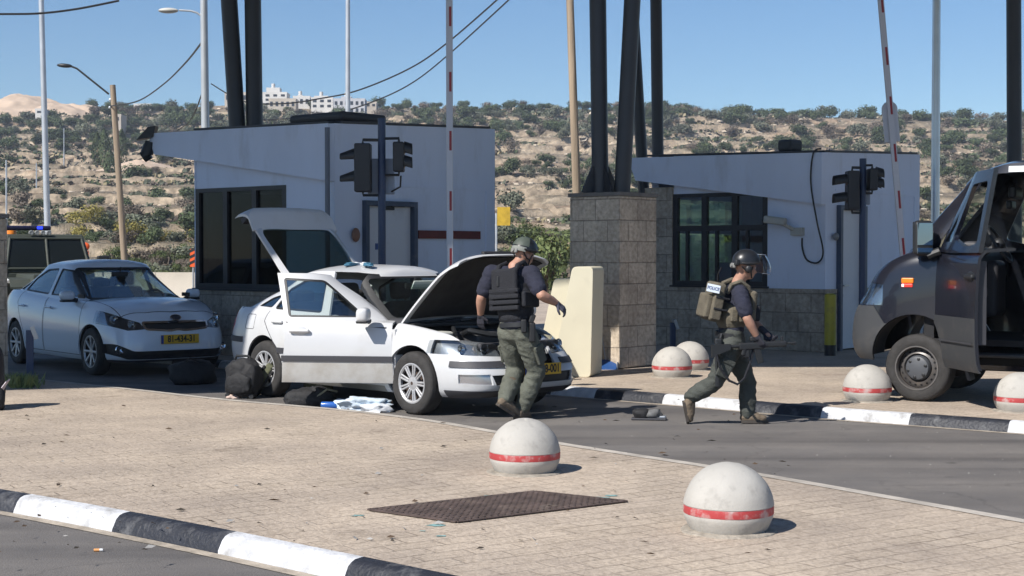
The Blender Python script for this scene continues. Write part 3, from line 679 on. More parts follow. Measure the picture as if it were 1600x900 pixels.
# sandy spoil heaps on the ridge, upper left
def heap(name, px, w, h, y, label):
    x0 = (px - 800) / FPX * y; mb = MB()
    def f(u, v):
        x = (u - .5) * 2 * w; yy = (v - .5) * 2 * w * 0.8; r = math.hypot(x / w, yy / (w * .8)); z = h * max(0, 1 - r) ** 0.9 * (1 + 0.22 * fbm(x * .15, yy * .15, px, 3)) + 0.7 * fbm(x * .3, yy * .3, 2, 3) * max(0, 1 - r)
        return (x0 + x, y + yy, hill_z(x0 + x, y + yy) + z - 0.3 - 3 * max(0, r - 1))
    mb.grid(f, 44, 44); o = mb.build(name, mat('sand_spoil', (0.50, 0.38, 0.28), 0.95, var=0.22, vscale=0.25, bump=0.5, bscale=1.2)); tag(o, label, 'spoil heap', kind='structure')
heap('spoil_heap', 28, 18, 6.2, 404, 'tall sandy spoil heap at the far left of the ridge')
heap('spoil_heap', 84, 13, 4.0, 400, 'lower sandy spoil heap on the ridge')
heap('spoil_heap', 118, 11, 1.8, 408, 'flat sandy spoil heap end on the ridge')
heap('spoil_heap', 222, 9, 2.2, 250, 'reddish sand mound on the slope')

# dry stone terrace walls following the contour of the hill
M_WALLS = mat('terrace_limestone', (0.40, 0.315, 0.225), 0.95, var=0.4, vscale=1.3, dirt=(0.17, 0.14, 0.105), dscale=0.9, damt=0.85, dth=0.47, bump=0.9, bscale=3)
for (px, py, hl, hh) in ((60, 292, 26, 1.9), (235, 268, 17, 1.7), (110, 262, 12, 1.5), (40, 318, 22, 1.8), (200, 300, 20, 1.8), (270, 318, 14, 1.6), (150, 335, 18, 1.5), (30, 245, 26, 1.6), (180, 246, 24, 1.4), (830, 258, 16, 1.9), (860, 285, 15, 1.8), (815, 310, 12, 1.6), (870, 335, 12, 1.5), (840, 236, 20, 1.5), (1120, 232, 24, 1.6), (1250, 222, 26, 1.5), (1500, 262, 20, 1.9), (1530, 288, 14, 1.8), (1490, 236, 26, 1.6), (1400, 212, 30, 1.6), (1570, 218, 22, 1.5), (960, 222, 26, 1.5), (700, 190, 30, 1.6), (1150, 200, 34, 1.5)):
    c = hpt(px, py); z0 = hill_base(c.x, c.y); P = []
    r = random.Random(px)
    for k in range(-22, 23):
        x = c.x + hl * k / 22; y = c.y
        for _ in range(14):
            dz = hill_base(x, y) - z0; sl = (hill_base(x, y + 1) - hill_base(x, y - 1)) / 2; y -= max(-8, min(8, dz / max(.05, sl)))
        y += 2.2 * fbm(x * .05, px, 0, 2); P.append((x, y))
    mb = MB(); vs = []
    for i, (x, y) in enumerate(P):
        e = min(1, min(i, len(P) - 1 - i) / 5); top = hh * .5 * (.3 + .7 * e) * r.uniform(.6, 1.15); zb_ = hill_z(x, y) - 1.0; zt = hill_z(x, y) + top
        vs += [(x, y - .35 - .25 * r.random(), zb_), (x, y - .1 - .2 * r.random(), zt), (x, y + .5, zt - .1), (x, y + .9, zb_)]
    for i in range(len(P) - 1):
        for j in range(3): mb.add([vs[4 * i + j], vs[4 * i + 4 + j], vs[4 * i + 5 + j], vs[4 * i + 1 + j]], [(0, 1, 2, 3)])
    tag(mb.build('terrace_wall', M_WALLS, angle=20), 'dry stone terrace wall running along the hillside', 'terrace wall', 'stone terrace walls on the hillside', 'thing')
# ================================================================== BOOTHS, PILLARS, CANOPY
def block_mat(name, c1, c2, mortar, w=0.42, h=0.28, scale_dirt=1.6, rot=0.0):
    """coursed ashlar: box-mapped brick pattern with stains"""
    m = bpy.data.materials.new(name); m.use_nodes = True; nt = m.node_tree; L = nt.links; b = nt.nodes['Principled BSDF']; b.inputs['Roughness'].default_value = 0.9
    uv = _n(nt, 'ShaderNodeUVMap')
    br = _n(nt, 'ShaderNodeTexBrick'); br.inputs['Scale'].default_value = 1; br.inputs['Brick Width'].default_value = w; br.inputs['Row Height'].default_value = h; br.inputs['Mortar Size'].default_value = 0.007; br.inputs['Mortar Smooth'].default_value = 0.5
    br.inputs['Color1'].default_value = (*c1, 1); br.inputs['Color2'].default_value = (*c2, 1); br.inputs['Mortar'].default_value = (*mortar, 1); L.new(uv.outputs[0], br.inputs['Vector'])
    tc = _n(nt, 'ShaderNodeTexCoord')
    nz = _n(nt, 'ShaderNodeTexNoise'); nz.inputs['Scale'].default_value = scale_dirt; nz.inputs['Detail'].default_value = 8; nz.inputs['Roughness'].default_value = 0.7; L.new(tc.outputs['Object'], nz.inputs['Vector'])
    rp = _n(nt, 'ShaderNodeValToRGB'); rp.color_ramp.elements[0].position = 0.32; rp.color_ramp.elements[1].position = 0.66; rp.color_ramp.elements[0].color = (0.62, 0.58, 0.54, 1); rp.color_ramp.elements[1].color = (1.1, 1.06, 1.0, 1); L.new(nz.outputs['Fac'], rp.inputs[0])
    mx = _n(nt, 'ShaderNodeMix', data_type='RGBA', blend_type='MULTIPLY'); mx.inputs[0].default_value = 1; L.new(br.outputs['Color'], mx.inputs[6]); L.new(rp.outputs[0], mx.inputs[7])
    n2 = _n(nt, 'ShaderNodeTexNoise'); n2.inputs['Scale'].default_value = 18; n2.inputs['Detail'].default_value = 6; L.new(tc.outputs['Object'], n2.inputs['Vector'])
    r2 = _n(nt, 'ShaderNodeValToRGB'); r2.color_ramp.elements[0].position = 0.3; r2.color_ramp.elements[1].position = 0.65; r2.color_ramp.elements[0].color = (0.7, 0.68, 0.66, 1); r2.color_ramp.elements[1].color = (1.05, 1.05, 1.05, 1); L.new(n2.outputs['Fac'], r2.inputs[0])
    m2 = _n(nt, 'ShaderNodeMix', data_type='RGBA', blend_type='MULTIPLY'); m2.inputs[0].default_value = 1; L.new(mx.outputs[2], m2.inputs[6]); L.new(r2.outputs[0], m2.inputs[7]); L.new(m2.outputs[2], b.inputs['Base Color'])
    ad = _n(nt, 'ShaderNodeMath', operation='MULTIPLY_ADD'); ad.inputs[1].default_value = -1.4; L.new(br.outputs['Fac'], ad.inputs[0]); L.new(n2.outputs['Fac'], ad.inputs[2])
    bp = _n(nt, 'ShaderNodeBump'); bp.inputs['Strength'].default_value = 0.8; bp.inputs['Distance'].default_value = 0.02; L.new(ad.outputs[0], bp.inputs['Height']); L.new(bp.outputs[0], b.inputs['Normal'])
    MATS[name] = m; return m
def uv_walls(me):
    """u = running length along the horizontal, v = height; per face"""
    uvl = me.uv_layers.new(name='UVMap') if not me.uv_layers else me.uv_layers[0]
    for p in me.polygons:
        n = p.normal
        t = Vector((-n.y, n.x, 0)); t = t.normalized() if t.length > 0.3 else Vector((1, 0, 0))
        for li in p.loop_indices:
            co = me.vertices[me.loops[li].vertex_index].co
            uvl.data[li].uv = (co.dot(t), co.z if abs(n.z) < 0.7 else co.y)
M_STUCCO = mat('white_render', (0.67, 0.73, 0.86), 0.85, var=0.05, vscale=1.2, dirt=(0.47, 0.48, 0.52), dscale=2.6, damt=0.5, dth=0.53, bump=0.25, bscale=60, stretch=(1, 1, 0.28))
M_FRAME = mat('dark_window_frame', (0.016, 0.018, 0.022), 0.5)
M_ROOFF = mat('roof_flashing', (0.05, 0.05, 0.055), 0.6)
M_DOORW = mat('white_door_paint', (0.62, 0.63, 0.66), 0.5, dirt=(0.4, 0.4, 0.4), dscale=2.0, damt=0.4, dth=0.56)
M_DFRAME = mat('blue_grey_door_frame', (0.05, 0.07, 0.11), 0.5, dirt=(0.2, 0.2, 0.2), dscale=6, damt=0.7, dth=0.55)
M_STEEL = mat('galvanised_steel', (0.42, 0.44, 0.46), 0.42, metal=0.75, var=0.12, vscale=3)
M_BLUEPOST = mat('navy_post_paint', (0.025, 0.045, 0.10), 0.5, dirt=(0.09, 0.05, 0.035), dscale=2.5, damt=0.8, dth=0.56)
M_BLACKP = mat('black_plastic', (0.016, 0.017, 0.019), 0.5)
M_DKTUBE = mat('dark_painted_steel', (0.028, 0.030, 0.036), 0.45, var=0.15, vscale=1)
M_PLINTH = block_mat('plinth_stone', (0.53, 0.48, 0.41), (0.43, 0.39, 0.335), (0.29, 0.26, 0.225), 0.45, 0.30)
M_PILLAR = block_mat('pillar_stone', (0.66, 0.585, 0.49), (0.55, 0.485, 0.405), (0.40, 0.35, 0.30), 0.40, 0.28, 1.3)
M_BOOTHD = glass('dim_booth_glass', (0.12, 0.15, 0.15), -0.035)
M_BOOTHG = glass('booth_glass', (0.30, 0.42, 0.38), 0.10)
M_DARKIN = mat('dark_interior', (0.03, 0.03, 0.032), 0.8)

def booth(name, label, C, LA, LB, LW, wa, wb, zr, zlow, door0, door1, closed=False):
    """rectangular guard booth on a stone plinth; local X runs along the lane from the near corner, local Y runs across"""
    T = thing(name, label, 'booth', (C.x, C.y, ZI))
    T.matrix_world = frame((C.x, C.y, ZI), UL, z=(0, 0, 1))       # local x = lane (away left); local y = z x x
    # local y points to  z x UL = (-UL.y, UL.x) = towards camera-left, so 'across' (UB) is -y
    Y = -1
    zp = 0.97; th = 0.14
    def ztop(x, y): return zr + 0.022 * x + 0.05 * y * 0.8       # slightly falling flat roof
    def P(x, y, z): return (x, Y * y, z)
    # plinth
    mb = MB()
    def slab(x0, x1, y0, y1, z0, z1, mi=0, b=mb):
        b.add([P(x0, y0, z0), P(x1, y0, z0), P(x1, y1, z0), P(x0, y1, z0), P(x0, y0, z1), P(x1, y0, z1), P(x1, y1, z1), P(x0, y1, z1)],
              [(0, 3, 2, 1), (4, 5, 6, 7), (0, 1, 5, 4), (1, 2, 6, 5), (2, 3, 7, 6), (3, 0, 4, 7)], mi)
    slab(-0.03, LA + 0.03, -0.03, th, 0, zp); slab(LA - th, LA + 0.03, th, LB, 0, zp)
    slab(-0.03, th, th, door0 - 0.02, 0, zp); slab(-0.03, th, door1 + 0.02, LB, 0, zp); slab(th, LA - th, LB - th, LB, 0, zp)
    me = mb.mesh('plinth', M_PLINTH); uv_walls(me); link('plinth', me, T)
    # walls
    mb = MB()
    def wall(x0, x1, y0, y1, z0, b=mb):
        vs = [P(x0, y0, z0), P(x1, y0, z0), P(x1, y1, z0), P(x0, y1, z0)] + [P(x, y, ztop(x, y)) for x, y in ((x0, y0), (x1, y0), (x1, y1), (x0, y1))]
        b.add(vs, [(0, 3, 2, 1), (4, 5, 6, 7), (0, 1, 5, 4), (1, 2, 6, 5), (2, 3, 7, 6), (3, 0, 4, 7)])
    dz = 2.27
    wall(0, wa, 0, th, zp)
    if closed: wall(wb, LA, 0, th, zp)
    else:
        mp = MB(); xs = (wb, LA + 0.03); ys = (-0.03, th)
        mp.add([P(xs[0], ys[0], zp - .002), P(xs[1], ys[0], zp - .002), P(xs[1], ys[1], zp - .002), P(xs[0], ys[1], zp - .002), P(xs[0], ys[0], 2.62), P(xs[1], ys[0], 2.62), P(xs[1], ys[1], 2.62), P(xs[0], ys[1], 2.62)], [(4, 5, 6, 7), (0, 1, 5, 4), (1, 2, 6, 5), (2, 3, 7, 6), (3, 0, 4, 7)])
        me = mp.mesh('stone_pier', M_PLINTH); uv_walls(me); link('stone_pier', me, T)
    wall(wa, wb, 0.012, th, 2.50)
    wall(0, th, th, door0, zp); wall(0, th, door1, LB, zp); wall(0.0, th, door0, door1, dz)
    # far long side: a window opening opposite
    wall(th, wa, LB - th, LB, zp); wall(wb, LA - th, LB - th, LB, zp); wall(wa, wb, LB - th - 0.001, LB - 0.001, 2.45)
    if closed:
        mbk = MB()
        mbk.box(P((wa + wb) / 2, LB - th - 0.05, 1.7), (wb - wa, 0.05, 1.5)); mbk.box(P(LA - th - 0.05, LB / 2, 1.7), (0.05, LB - 1, 1.5)); mbk.build('blind', M_DARKIN, T)
    wall(LA - th, LA, th, LB, 2.45); wall(LA - th, LA, th, 0.5, zp); wall(LA - th, LA, LB - 0.5, LB - th, zp)
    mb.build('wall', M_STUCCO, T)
    # roof slab with dark flashing
    mb = MB()
    vs = []
    for dz_ in (-0.16, 0.03):
        for x, y in ((th, th), (LA - th, th), (LA - th, LB - th), (th, LB - th)): vs.append(P(x, y, ztop(x, y) + dz_))
    mb.add(vs, [(0, 3, 2, 1), (4, 5, 6, 7), (0, 1, 5, 4), (1, 2, 6, 5), (2, 3, 7, 6), (3, 0, 4, 7)])
    fl = 0.035
    for (x0, y0, x1, y1) in ((0.12, -0.012, LA, 0.16), (-0.012, 0.12, 0.16, LB - 0.12)):
        vs = [P(x, y, ztop(x, y) + 0.003) for x, y in ((x0, y0), (x1, y0), (x1, y1), (x0, y1))] + [P(x, y, ztop(x, y) + fl) for x, y in ((x0, y0), (x1, y0), (x1, y1), (x0, y1))]
        mb.add(vs, [(0, 3, 2, 1), (4, 5, 6, 7), (0, 1, 5, 4), (1, 2, 6, 5), (2, 3, 7, 6), (3, 0, 4, 7)])
    mb.build('roof', M_ROOFF, T)
    # wedge shaped fascia that cantilevers past the booth
    mb = MB(); y0, y1 = -0.13, -0.002
    zend0 = zlow + 0.13 * LW
    pf = [(0.0, ztop(0, 0) - 0.008), (LW, ztop(LW, 0) - 0.02), (LW - 0.16, zend0), (0.0, zlow)]
    vs = [P(x, y0, z) for x, z in pf] + [P(x, y1, z) for x, z in pf]
    mb.add(vs, [(0, 1, 2, 3), (7, 6, 5, 4), (0, 4, 5, 1), (1, 5, 6, 2), (2, 6, 7, 3), (3, 7, 4, 0)])
    # soffit slab over the cantilever
    pf2 = [(LA + 0.005, zend0 + 0.10), (LW - 0.2, zend0 + 0.12), (LW - 0.2, zend0 + 0.28), (LA + 0.005, zend0 + 0.28)]
    vs = [P(x, 0.0, z) for x, z in pf2] + [P(x, LB * 0.8, z) for x, z in pf2]
    mb.add(vs, [(0, 1, 2, 3), (7, 6, 5, 4), (0, 4, 5, 1), (1, 5, 6, 2), (2, 6, 7, 3), (3, 7, 4, 0)])
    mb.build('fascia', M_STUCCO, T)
    # window: frame with transom and mullions, panes behind
    mb = MB(); W = wb - wa; z0, z1 = zp + 0.02, 2.50; zt = 1.93
    def bar(xa, xb, za, zb, yy=0.03, d=0.07): mb.box(P((xa + xb) / 2, yy, (za + zb) / 2), (xb - xa, d, zb - za))
    bar(wa, wa + 0.09, z0, z1); bar(wb - 0.09, wb, z0, z1)
    bar(wa + 0.09, wb - 0.09, z0, z0 + 0.08); bar(wa + 0.09, wb - 0.09, z1 - 0.06, z1); 
    cols = [0.34, 0.66]
    for c in cols: bar(wa + W * c - 0.05, wa + W * c + 0.05, z0 + 0.08, z1 - 0.06, 0.028)
    for a_, b_ in ((wa + 0.09, wa + W * cols[0] - 0.05), (wa + W * cols[0] + 0.05, wa + W * cols[1] - 0.05), (wa + W * cols[1] + 0.05, wb - 0.09)):
        if closed: continue
        bar(a_, b_, zt - 0.045, zt + 0.045, 0.03)
        xm = (a_ + b_) / 2 + 0.06; bar(xm - 0.025, xm + 0.025, z0 + 0.08, zt - 0.045, 0.032, 0.05)
    mb.box(P((wa + wb) / 2, -0.03, zp + 0.012), (W + 0.06, 0.06, 0.03))
    wf = mb.build('window', M_FRAME, T)
    mb = MB(); mb.add([P(wa + 0.04, 0.035, z0 + 0.04), P(wb - 0.04, 0.035, z0 + 0.04), P(wb - 0.04, 0.035, z1 - 0.03), P(wa + 0.04, 0.035, z1 - 0.03)], [(0, 1, 2, 3)])
    mb.build('pane', M_BOOTHD if closed else M_BOOTHG, wf)
    # rear windows (seen through the booth)
    mb = MB()
    yb = LB - 0.07
    for c in (0.0, 0.5, 1.0): bar(wa + (W - 0.08) * c, wa + (W - 0.08) * c + 0.08, zp, 2.45, yb)
    mb.box(P((wa + wb) / 2, yb, 1.93), (W, 0.06, 0.07)); mb.box(P(LA - 0.07, LB / 2, 1.9), (0.06, LB - 1.0, 0.07))
    mb.box(P(LA - 0.07, LB / 2, 1.7), (0.06, 0.08, 1.48))
    wf = mb.build('window', M_FRAME, T)
    mb = MB(); mb.add([P(wa, yb, zp), P(wb, yb, zp), P(wb, yb, 2.45), P(wa, yb, 2.45), P(LA - 0.07, 0.5, zp), P(LA - 0.07, LB - 0.5, zp), P(LA - 0.07, LB - 0.5, 2.45), P(LA - 0.07, 0.5, 2.45)], [(0, 1, 2, 3), (4, 5, 6, 7)])
    mb.build('pane', M_BOOTHG, wf)
    # floor, desk inside
    mb = MB(); mb.box(P(LA / 2, LB / 2, 0.05), (LA - 2 * th, LB - 2 * th, 0.06)); mb.box(P(LA * 0.62, 0.42, 0.95), (LA * 0.6, 0.5, 0.05)); mb.box(P(LA * 0.62, 0.5, 1.2), (0.4, 0.08, 0.34)); mb.box(P(LA * 0.35, 0.55, 1.12), (0.3, 0.3, 0.3))
    mb.rbox(P(LA * 0.45, 1.15, 0.9), (0.5, 0.16, 0.8), 0.05)
    mb.build('desk', M_DARKIN, T)
    # end wall relief panel groove + door
    mb = MB(); g0 = door1 + 0.10
    mb.box(P(-0.006, (door0 - 0.05 + LB - 0.25) / 2, 2.50), (0.016, LB - 0.2 - door0, 0.035))
    mb.box(P(-0.006, LB - 0.2, 1.72), (0.016, 0.035, 1.52))
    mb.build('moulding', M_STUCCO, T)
    mb = MB(); dw = door1 - door0
    for a_ in (door0 + 0.035, door1 - 0.035): mb.box(P(0.02, a_, dz / 2), (0.2, 0.07, dz))
    mb.box(P(0.02, (door0 + door1) / 2, dz - 0.035), (0.196, dw - 0.14, 0.07))
    df = mb.build('door_frame', M_DFRAME, T)
    mb = MB(); mb.box(P(0.03, (door0 + door1) / 2, (dz - 0.07) / 2 + 0.01), (0.05, dw - 0.15, dz - 0.1)); dl = mb.build('door', M_DOORW, T)
    mb = MB(); hy = door0 + 0.17
    mb.cyl(P(-0.02, hy, 1.02), P(0.01, hy, 1.02), 0.03, mi=0); mb.box(P(-0.035, hy + 0.07, 1.02), (0.04, 0.16, 0.022))
    mb.build('handle', M_STEEL, dl)
    mb = MB(); mb.cyl(P(-0.02, hy, 0.86), P(0.01, hy, 0.86), 0.028); mb.build('lock', M_STEEL, dl)
    return T, P

# left booth
CL = AT(523, 300, 20.4); CL.z = 0
kL = 20.4 / 20.0
BL, PL = booth('guard_booth', 'white guard booth behind the white hatchback with the raised tailgate, red rail beside its door', CL, 3.15, 3.35, 4.15, 1.02, 3.12, 3.32, 2.52, 0.52, 1.56, True)
mb = MB(); mb.box(PL(-0.02, 2.30, 1.80), (0.035, 1.35, 0.12)); mb.build('rail', mat('dark_red_board', (0.14, 0.025, 0.02), 0.6, var=0.2), BL)
# roof dome / hatch and a small wall lamp
mb = MB(); mb.rbox(PL(0.75, 0.75, 3.46), (1.15, 0.9, 0.14), 0.06); mb.build('roof_hatch', M_ROOFF, BL)
mb = MB(); mb.ball(PL(-0.05, 0.35, 1.78), (0.05, 0.07, 0.10)); mb.build('wall_lamp', mat('brown_lamp', (0.22, 0.11, 0.07), 0.5), BL)
mb = MB(); mb.box(PL(0.0, 1.0, 2.17), (0.06, 0.26, 0.05)); mb.box(PL(-0.03, 1.2, 2.20), (0.03, 0.26, 0.02)); mb.build('door_closer', M_BLACKP, BL)
mb = MB(); mb.box(PL(0.001, 0.83, 1.62), (0.008, 0.11, 0.09)); mb.build('door_sign', mat('blue_sign', (0.02, 0.06, 0.22), 0.4), BL)
mb = MB(); mb.cyl(PL(-0.04, -0.17, 0.5), PL(-0.04, -0.17, 3.25), 0.035, seg=12); mb.build('downpipe', mat('grey_pipe', (0.13, 0.15, 0.19), 0.5), BL)
# right booth
CR = AT(1290, 300, 22.6); CR.z = 0
BR, PR = booth('guard_booth', 'white guard booth with a security camera and a hanging cable on its wall', CR, 3.35, 3.25, 3.66, 1.02, 2.82, 3.07, 2.27, 0.35, 1.22)
mb = MB()
cp = [(0.0, -0.14, 3.12), (0.12, -0.17, 3.05), (0.16, -0.17, 2.6), (0.05, -0.17, 2.0), (-0.05, -0.16, 1.55), (0.1, -0.05, 1.38), (0.3, -0.03, 1.42), (0.38, -0.03, 1.6), (0.38, -0.04, 1.78)]
cs = []
for i in range(len(cp) - 1):
    p0, p1, p2, p3 = [Vector(cp[max(0, min(len(cp) - 1, i + k))]) for k in (-1, 0, 1, 2)]
    for k in range(6):
        t_ = k / 6; cs.append(.5 * (2 * p1 + (p2 - p0) * t_ + (2 * p0 - 5 * p1 + 4 * p2 - p3) * t_ * t_ + (3 * p1 - p0 - 3 * p2 + p3) * t_**3))
mb.tube([PR(*p) for p in cs], 0.014, 6)
mb.build('cable', M_BLACKP, BR)
mb = MB(); mb.box(PR(0.46, -0.04, 1.86), (0.2, 0.1, 0.12)); mb.cyl(PR(0.5, -0.05, 1.88), PR(0.62, -0.22, 1.98), 0.03)
mb.rbox(PR(0.74, -0.24, 2.03), (0.36, 0.13, 0.12), 0.03, rot=(0, R(-8), R(12))); mb.cyl(PR(0.90, -0.27, 2.01), PR(0.93, -0.275, 2.006), 0.05, mi=1)
mb.build('security_camera', [mat('camera_housing', (0.42, 0.42, 0.38), 0.5, dirt=(0.2, 0.2, 0.17), dscale=8), M_BLACKP], BR)
mb = MB(); mb.ball(PR(-0.06, 0.22, 1.78), (0.05, 0.05, 0.06)); mb.build('wall_lamp', mat('grey_lamp', (0.2, 0.2, 0.2), 0.5), BR)

# roof air vent on the right booth
t = thing('roof_vent', 'small dark roof vent on top of the right booth', 'vent', CR + UL * 1.9 + UB * 2.2 + Vector((0, 0, 3.3 + ZI)), 0.7)
mb = MB(); mb.rbox((0, 0, 0.08), (0.34, 0.3, 0.2), 0.05); mb.build('housing', M_ROOFF, t)
mb = MB(); mb.box((0.0, -0.152, 0.09), (0.16, 0.01, 0.03)); mb.build('slot', M_BLACKP, t)

# corner camera on the left booth's cantilever
e = CL + UL * 4.12
t = thing('camera_box', 'black hooded camera box on the tip of the left booth fascia', 'camera_box', (e.x - 0.06, e.y - 0.1, 3.38))
mb = MB(); mb.cyl((0, 0, -0.02), (-0.06, 0, -0.2), 0.08, 0.10); mb.cyl((-0.02, 0, -0.2), (-0.12, 0, -0.26), 0.09); mb.build('body', M_BLACKP, t)
mb = MB(); mb.add([(-0.2, -0.1, 0.0), (0.06, -0.1, 0.05), (0.06, 0.1, 0.05), (-0.2, 0.1, 0.0), (-0.02, -0.1, 0.2), (0.1, -0.1, 0.22), (0.1, 0.1, 0.22), (-0.02, 0.1, 0.2)], [(0, 3, 2, 1), (4, 5, 6, 7), (0, 1, 5, 4), (1, 2, 6, 5), (2, 3, 7, 6), (3, 0, 4, 7)]); mb.build('hood', M_BLACKP, t)

# stone pillars
def pillar(label, corner, s, h):
    t = thing('stone_pillar', label, 'pillar', corner)
    t.matrix_world = frame(corner, UL)
    mb = MB(); mb.box((s / 2, -s / 2, h / 2 - 0.02), (s, s, h - 0.06)); me = mb.mesh('shaft', M_PILLAR, bevel=0.02); uv_walls(me); link('shaft', me, t)
    mb = MB(); mb.box((s / 2, -s / 2, h - 0.025), (s + 0.03, s + 0.03, 0.05)); me = mb.mesh('cap', mat('pillar_cap', (0.16, 0.15, 0.14), 0.85, var=0.2)); link('cap', me, t)
    return t
pc = AT(968, 500, 19.3); pc.z = ZI
pillar('tall square stone block pillar beside the cream jersey block, dark tubes standing on it', pc, 0.84, 2.33)
t2 = pillar('stone block pillar cut off by the left edge of the photo', Vector((-6.05, 17.3, ZI)), 0.84, 2.0)
t2.location = AT(13, 500, 17.9); t2.location.z = ZI
# shift so its right corner stands at the picture's left edge
off = UB * 0.84; t2.location -= off

# canopy with its columns
HC = 8.6; CT = 1 / math.tan(R(SUN_EL)); SH = Vector((-SUN_H.x, -SUN_H.y, 0)) * (HC * CT)
edge = [Vector((-22, 9.9, 0)), Vector((-5.2, 16.55, 0)), Vector((-2.6, 17.35, 0)), Vector((-1.2, 18.4, 0)), Vector((0.5, 20.1, 0)), Vector((2.0, 19.75, 0)), Vector((9.0, 19.75, 0)), Vector((22, 19.0, 0))]
edge = [p - SH for p in edge]
back = [p + Vector((1.5, 13.0, 0)) for p in edge]
t = thing('canopy', 'high checkpoint roof carried by dark tubes, above the picture', 'canopy', (0, 14, HC))
mb = MB(); ring = edge + back[::-1]; mb.prism([(p.x, p.y - 14) for p in ring], 0.5); mb.build('roof', mat('canopy_metal', (0.10, 0.105, 0.115), 0.6), t)
def col(p, top, r0, r1, name='column'):
    mb = MB(); mb.cyl((p.x, p.y - 14, p.z - HC), (top.x, top.y - 14, -0.002), r0, r1, 24, cap=False); return mb.build(name, M_DKTUBE, t)
pz = 2.33 + ZI
def colpx(px0, py0, px1, d, w, d1=None):
    """column through two picture points at about depth d"""
    a = AT(px0, py0, d); b = AT(px1, 0, d1 or d); k = (HC - a.z) / (b.z - a.z); top = a + (b - a) * k
    return a, top, w
for px0, py0, px1, d, w in ((938, 302, 934, 19.75, 0.118), (972, 302, 988, 19.6, 0.115)):
    a, top, w = colpx(px0, py0, px1, d, w); a.z = pz - 0.002; col(a, top, w * 0.94, w * 1.0)
    if px0 == 938:
        mb = MB()
        for k in range(4):
            an = k * PI / 2 + 0.5; c, s = math.cos(an), math.sin(an)
            vs = []
            for q in (-0.012, 0.012):
                for (rr, zz) in ((0.10, 0.0), (0.30, 0.0), (0.13, 0.36), (0.10, 0.36)): vs.append((a.x + c * rr - s * q, a.y - 14 + s * rr + c * q, pz - HC + zz))
            mb.add(vs, [(0, 1, 2, 3), (7, 6, 5, 4), (0, 4, 5, 1), (1, 5, 6, 2), (2, 6, 7, 3), (3, 7, 4, 0)])
        mb.build('base_gusset', M_DKTUBE, t)
for px0, py0, px1, d, w in ((1003, 250, 988, 27.0, 0.105), (1028, 250, 1025, 26.5, 0.105), (371, 205, 358, 24.0, 0.135), (398, 205, 395, 24.0, 0.135), (1585, 262, 1584, 25.5, 0.125)):
    a, top, w = colpx(px0, py0, px1, d, w)
    k = (ZI - a.z) / (top.z - a.z); foot = a + (top - a) * k; col(foot, top, w, w)
# ================================================================== VEHICLE TOOLS
def supers(xf, xr, w, n, m=120, nf=None):
    """plan outline (superellipse) running all the way round; list of (x, y)"""
    xc = (xf + xr) / 2; a = (xf - xr) / 2; out = []
    for k in range(m):
        t = 2 * PI * k / m
        # denser sampling near the corners
        c, s = math.cos(t), math.sin(t); e = 2.0 / n
        out.append((xc + a * math.copysign(abs(c) ** e, c), w * math.copysign(abs(s) ** e, s)))
    return out
def rings_mesh(rings, top_rings):
    """closed rings stacked; the last cap rings collapse onto the centre line"""
    bm = bmesh.new(); R_ = []
    for rg in rings + top_rings: R_.append([bm.verts.new(p) for p in rg])
    m = len(R_[0])
    for i in range(len(R_) - 1):
        for k in range(m):
            try: bm.faces.new((R_[i][k], R_[i][(k + 1) % m], R_[i + 1][(k + 1) % m], R_[i + 1][k]))
            except ValueError: pass
    bmesh.ops.remove_doubles(bm, verts=bm.verts[:], dist=0.0008)
    bmesh.ops.dissolve_degenerate(bm, edges=bm.edges[:], dist=0.0008)
    bmesh.ops.recalc_face_normals(bm, faces=bm.faces[:])
    # outward?
    top = max(bm.faces, key=lambda f: f.calc_center_median().z)
    if top.normal.z < 0: bmesh.ops.reverse_faces(bm, faces=bm.faces[:])
    me = bpy.data.meshes.new('shell'); bm.to_mesh(me); bm.free(); return me
def lower_shell(xf, xr, w, n, zb, zs, crown, m=120, levels=None):
    """xf,xr,w,n: functions of t in 0..1;  zb,zs: functions of x"""
    levels = levels or [0, .04, .1, .18, .27, .36, .45, .54, .63, .72, .80, .87, .93, .97, 1.0]
    rings = []
    for t in levels:
        rings.append([(x, y, lerp(zb(x), zs(x), t)) for x, y in supers(xf(t), xr(t), w(t), n(t), m)])
    base = supers(xf(1), xr(1), w(1), n(1), m); xc = (xf(1) + xr(1)) / 2; top = []
    for q in (.975, .93, .85, .7, .5, .3, .12, 0.0):
        rg = []
        for x, y in base:
            kx = 1 - (1 - q) * 0.06
            X = xc + (x - xc) * kx; rg.append((X, y * q, zs(X) + crown(X) * (1 - q ** 2.4)))
        top.append(rg)
    return rings_mesh(rings, top)
def cabin_shell(b, t_, n0, n1, zbelt, ztop, crown, m=120, levels=None):
    """b, t_ = (xf, xr, w) at belt and roof edge"""
    levels = levels or [0, .15, .3, .45, .6, .75, .88, 1.0]; rings = []
    for t in levels:
        xf, xr, w = [lerp(b[k], t_[k], t) for k in range(3)]
        if len(b) > 3: w += b[3] * math.sin(PI * t)
        rings.append([(x, y, lerp(zbelt(x), ztop(x), t)) for x, y in supers(xf, xr, w, lerp(n0, n1, t), m)])
    base = supers(t_[0], t_[1], t_[2], n1, m); xc = (t_[0] + t_[1]) / 2; top = []
    for q in (.98, .95, .9, .8, .65, .45, .2, 0.0):
        rg = []
        for x, y in base:
            kx = 1 - (1 - q) * 0.12; X = xc + (x - xc) * kx; rg.append((X, y * q, ztop(X) + crown * (1 - q ** 2.6)))
        top.append(rg)
    return rings_mesh(rings, top)
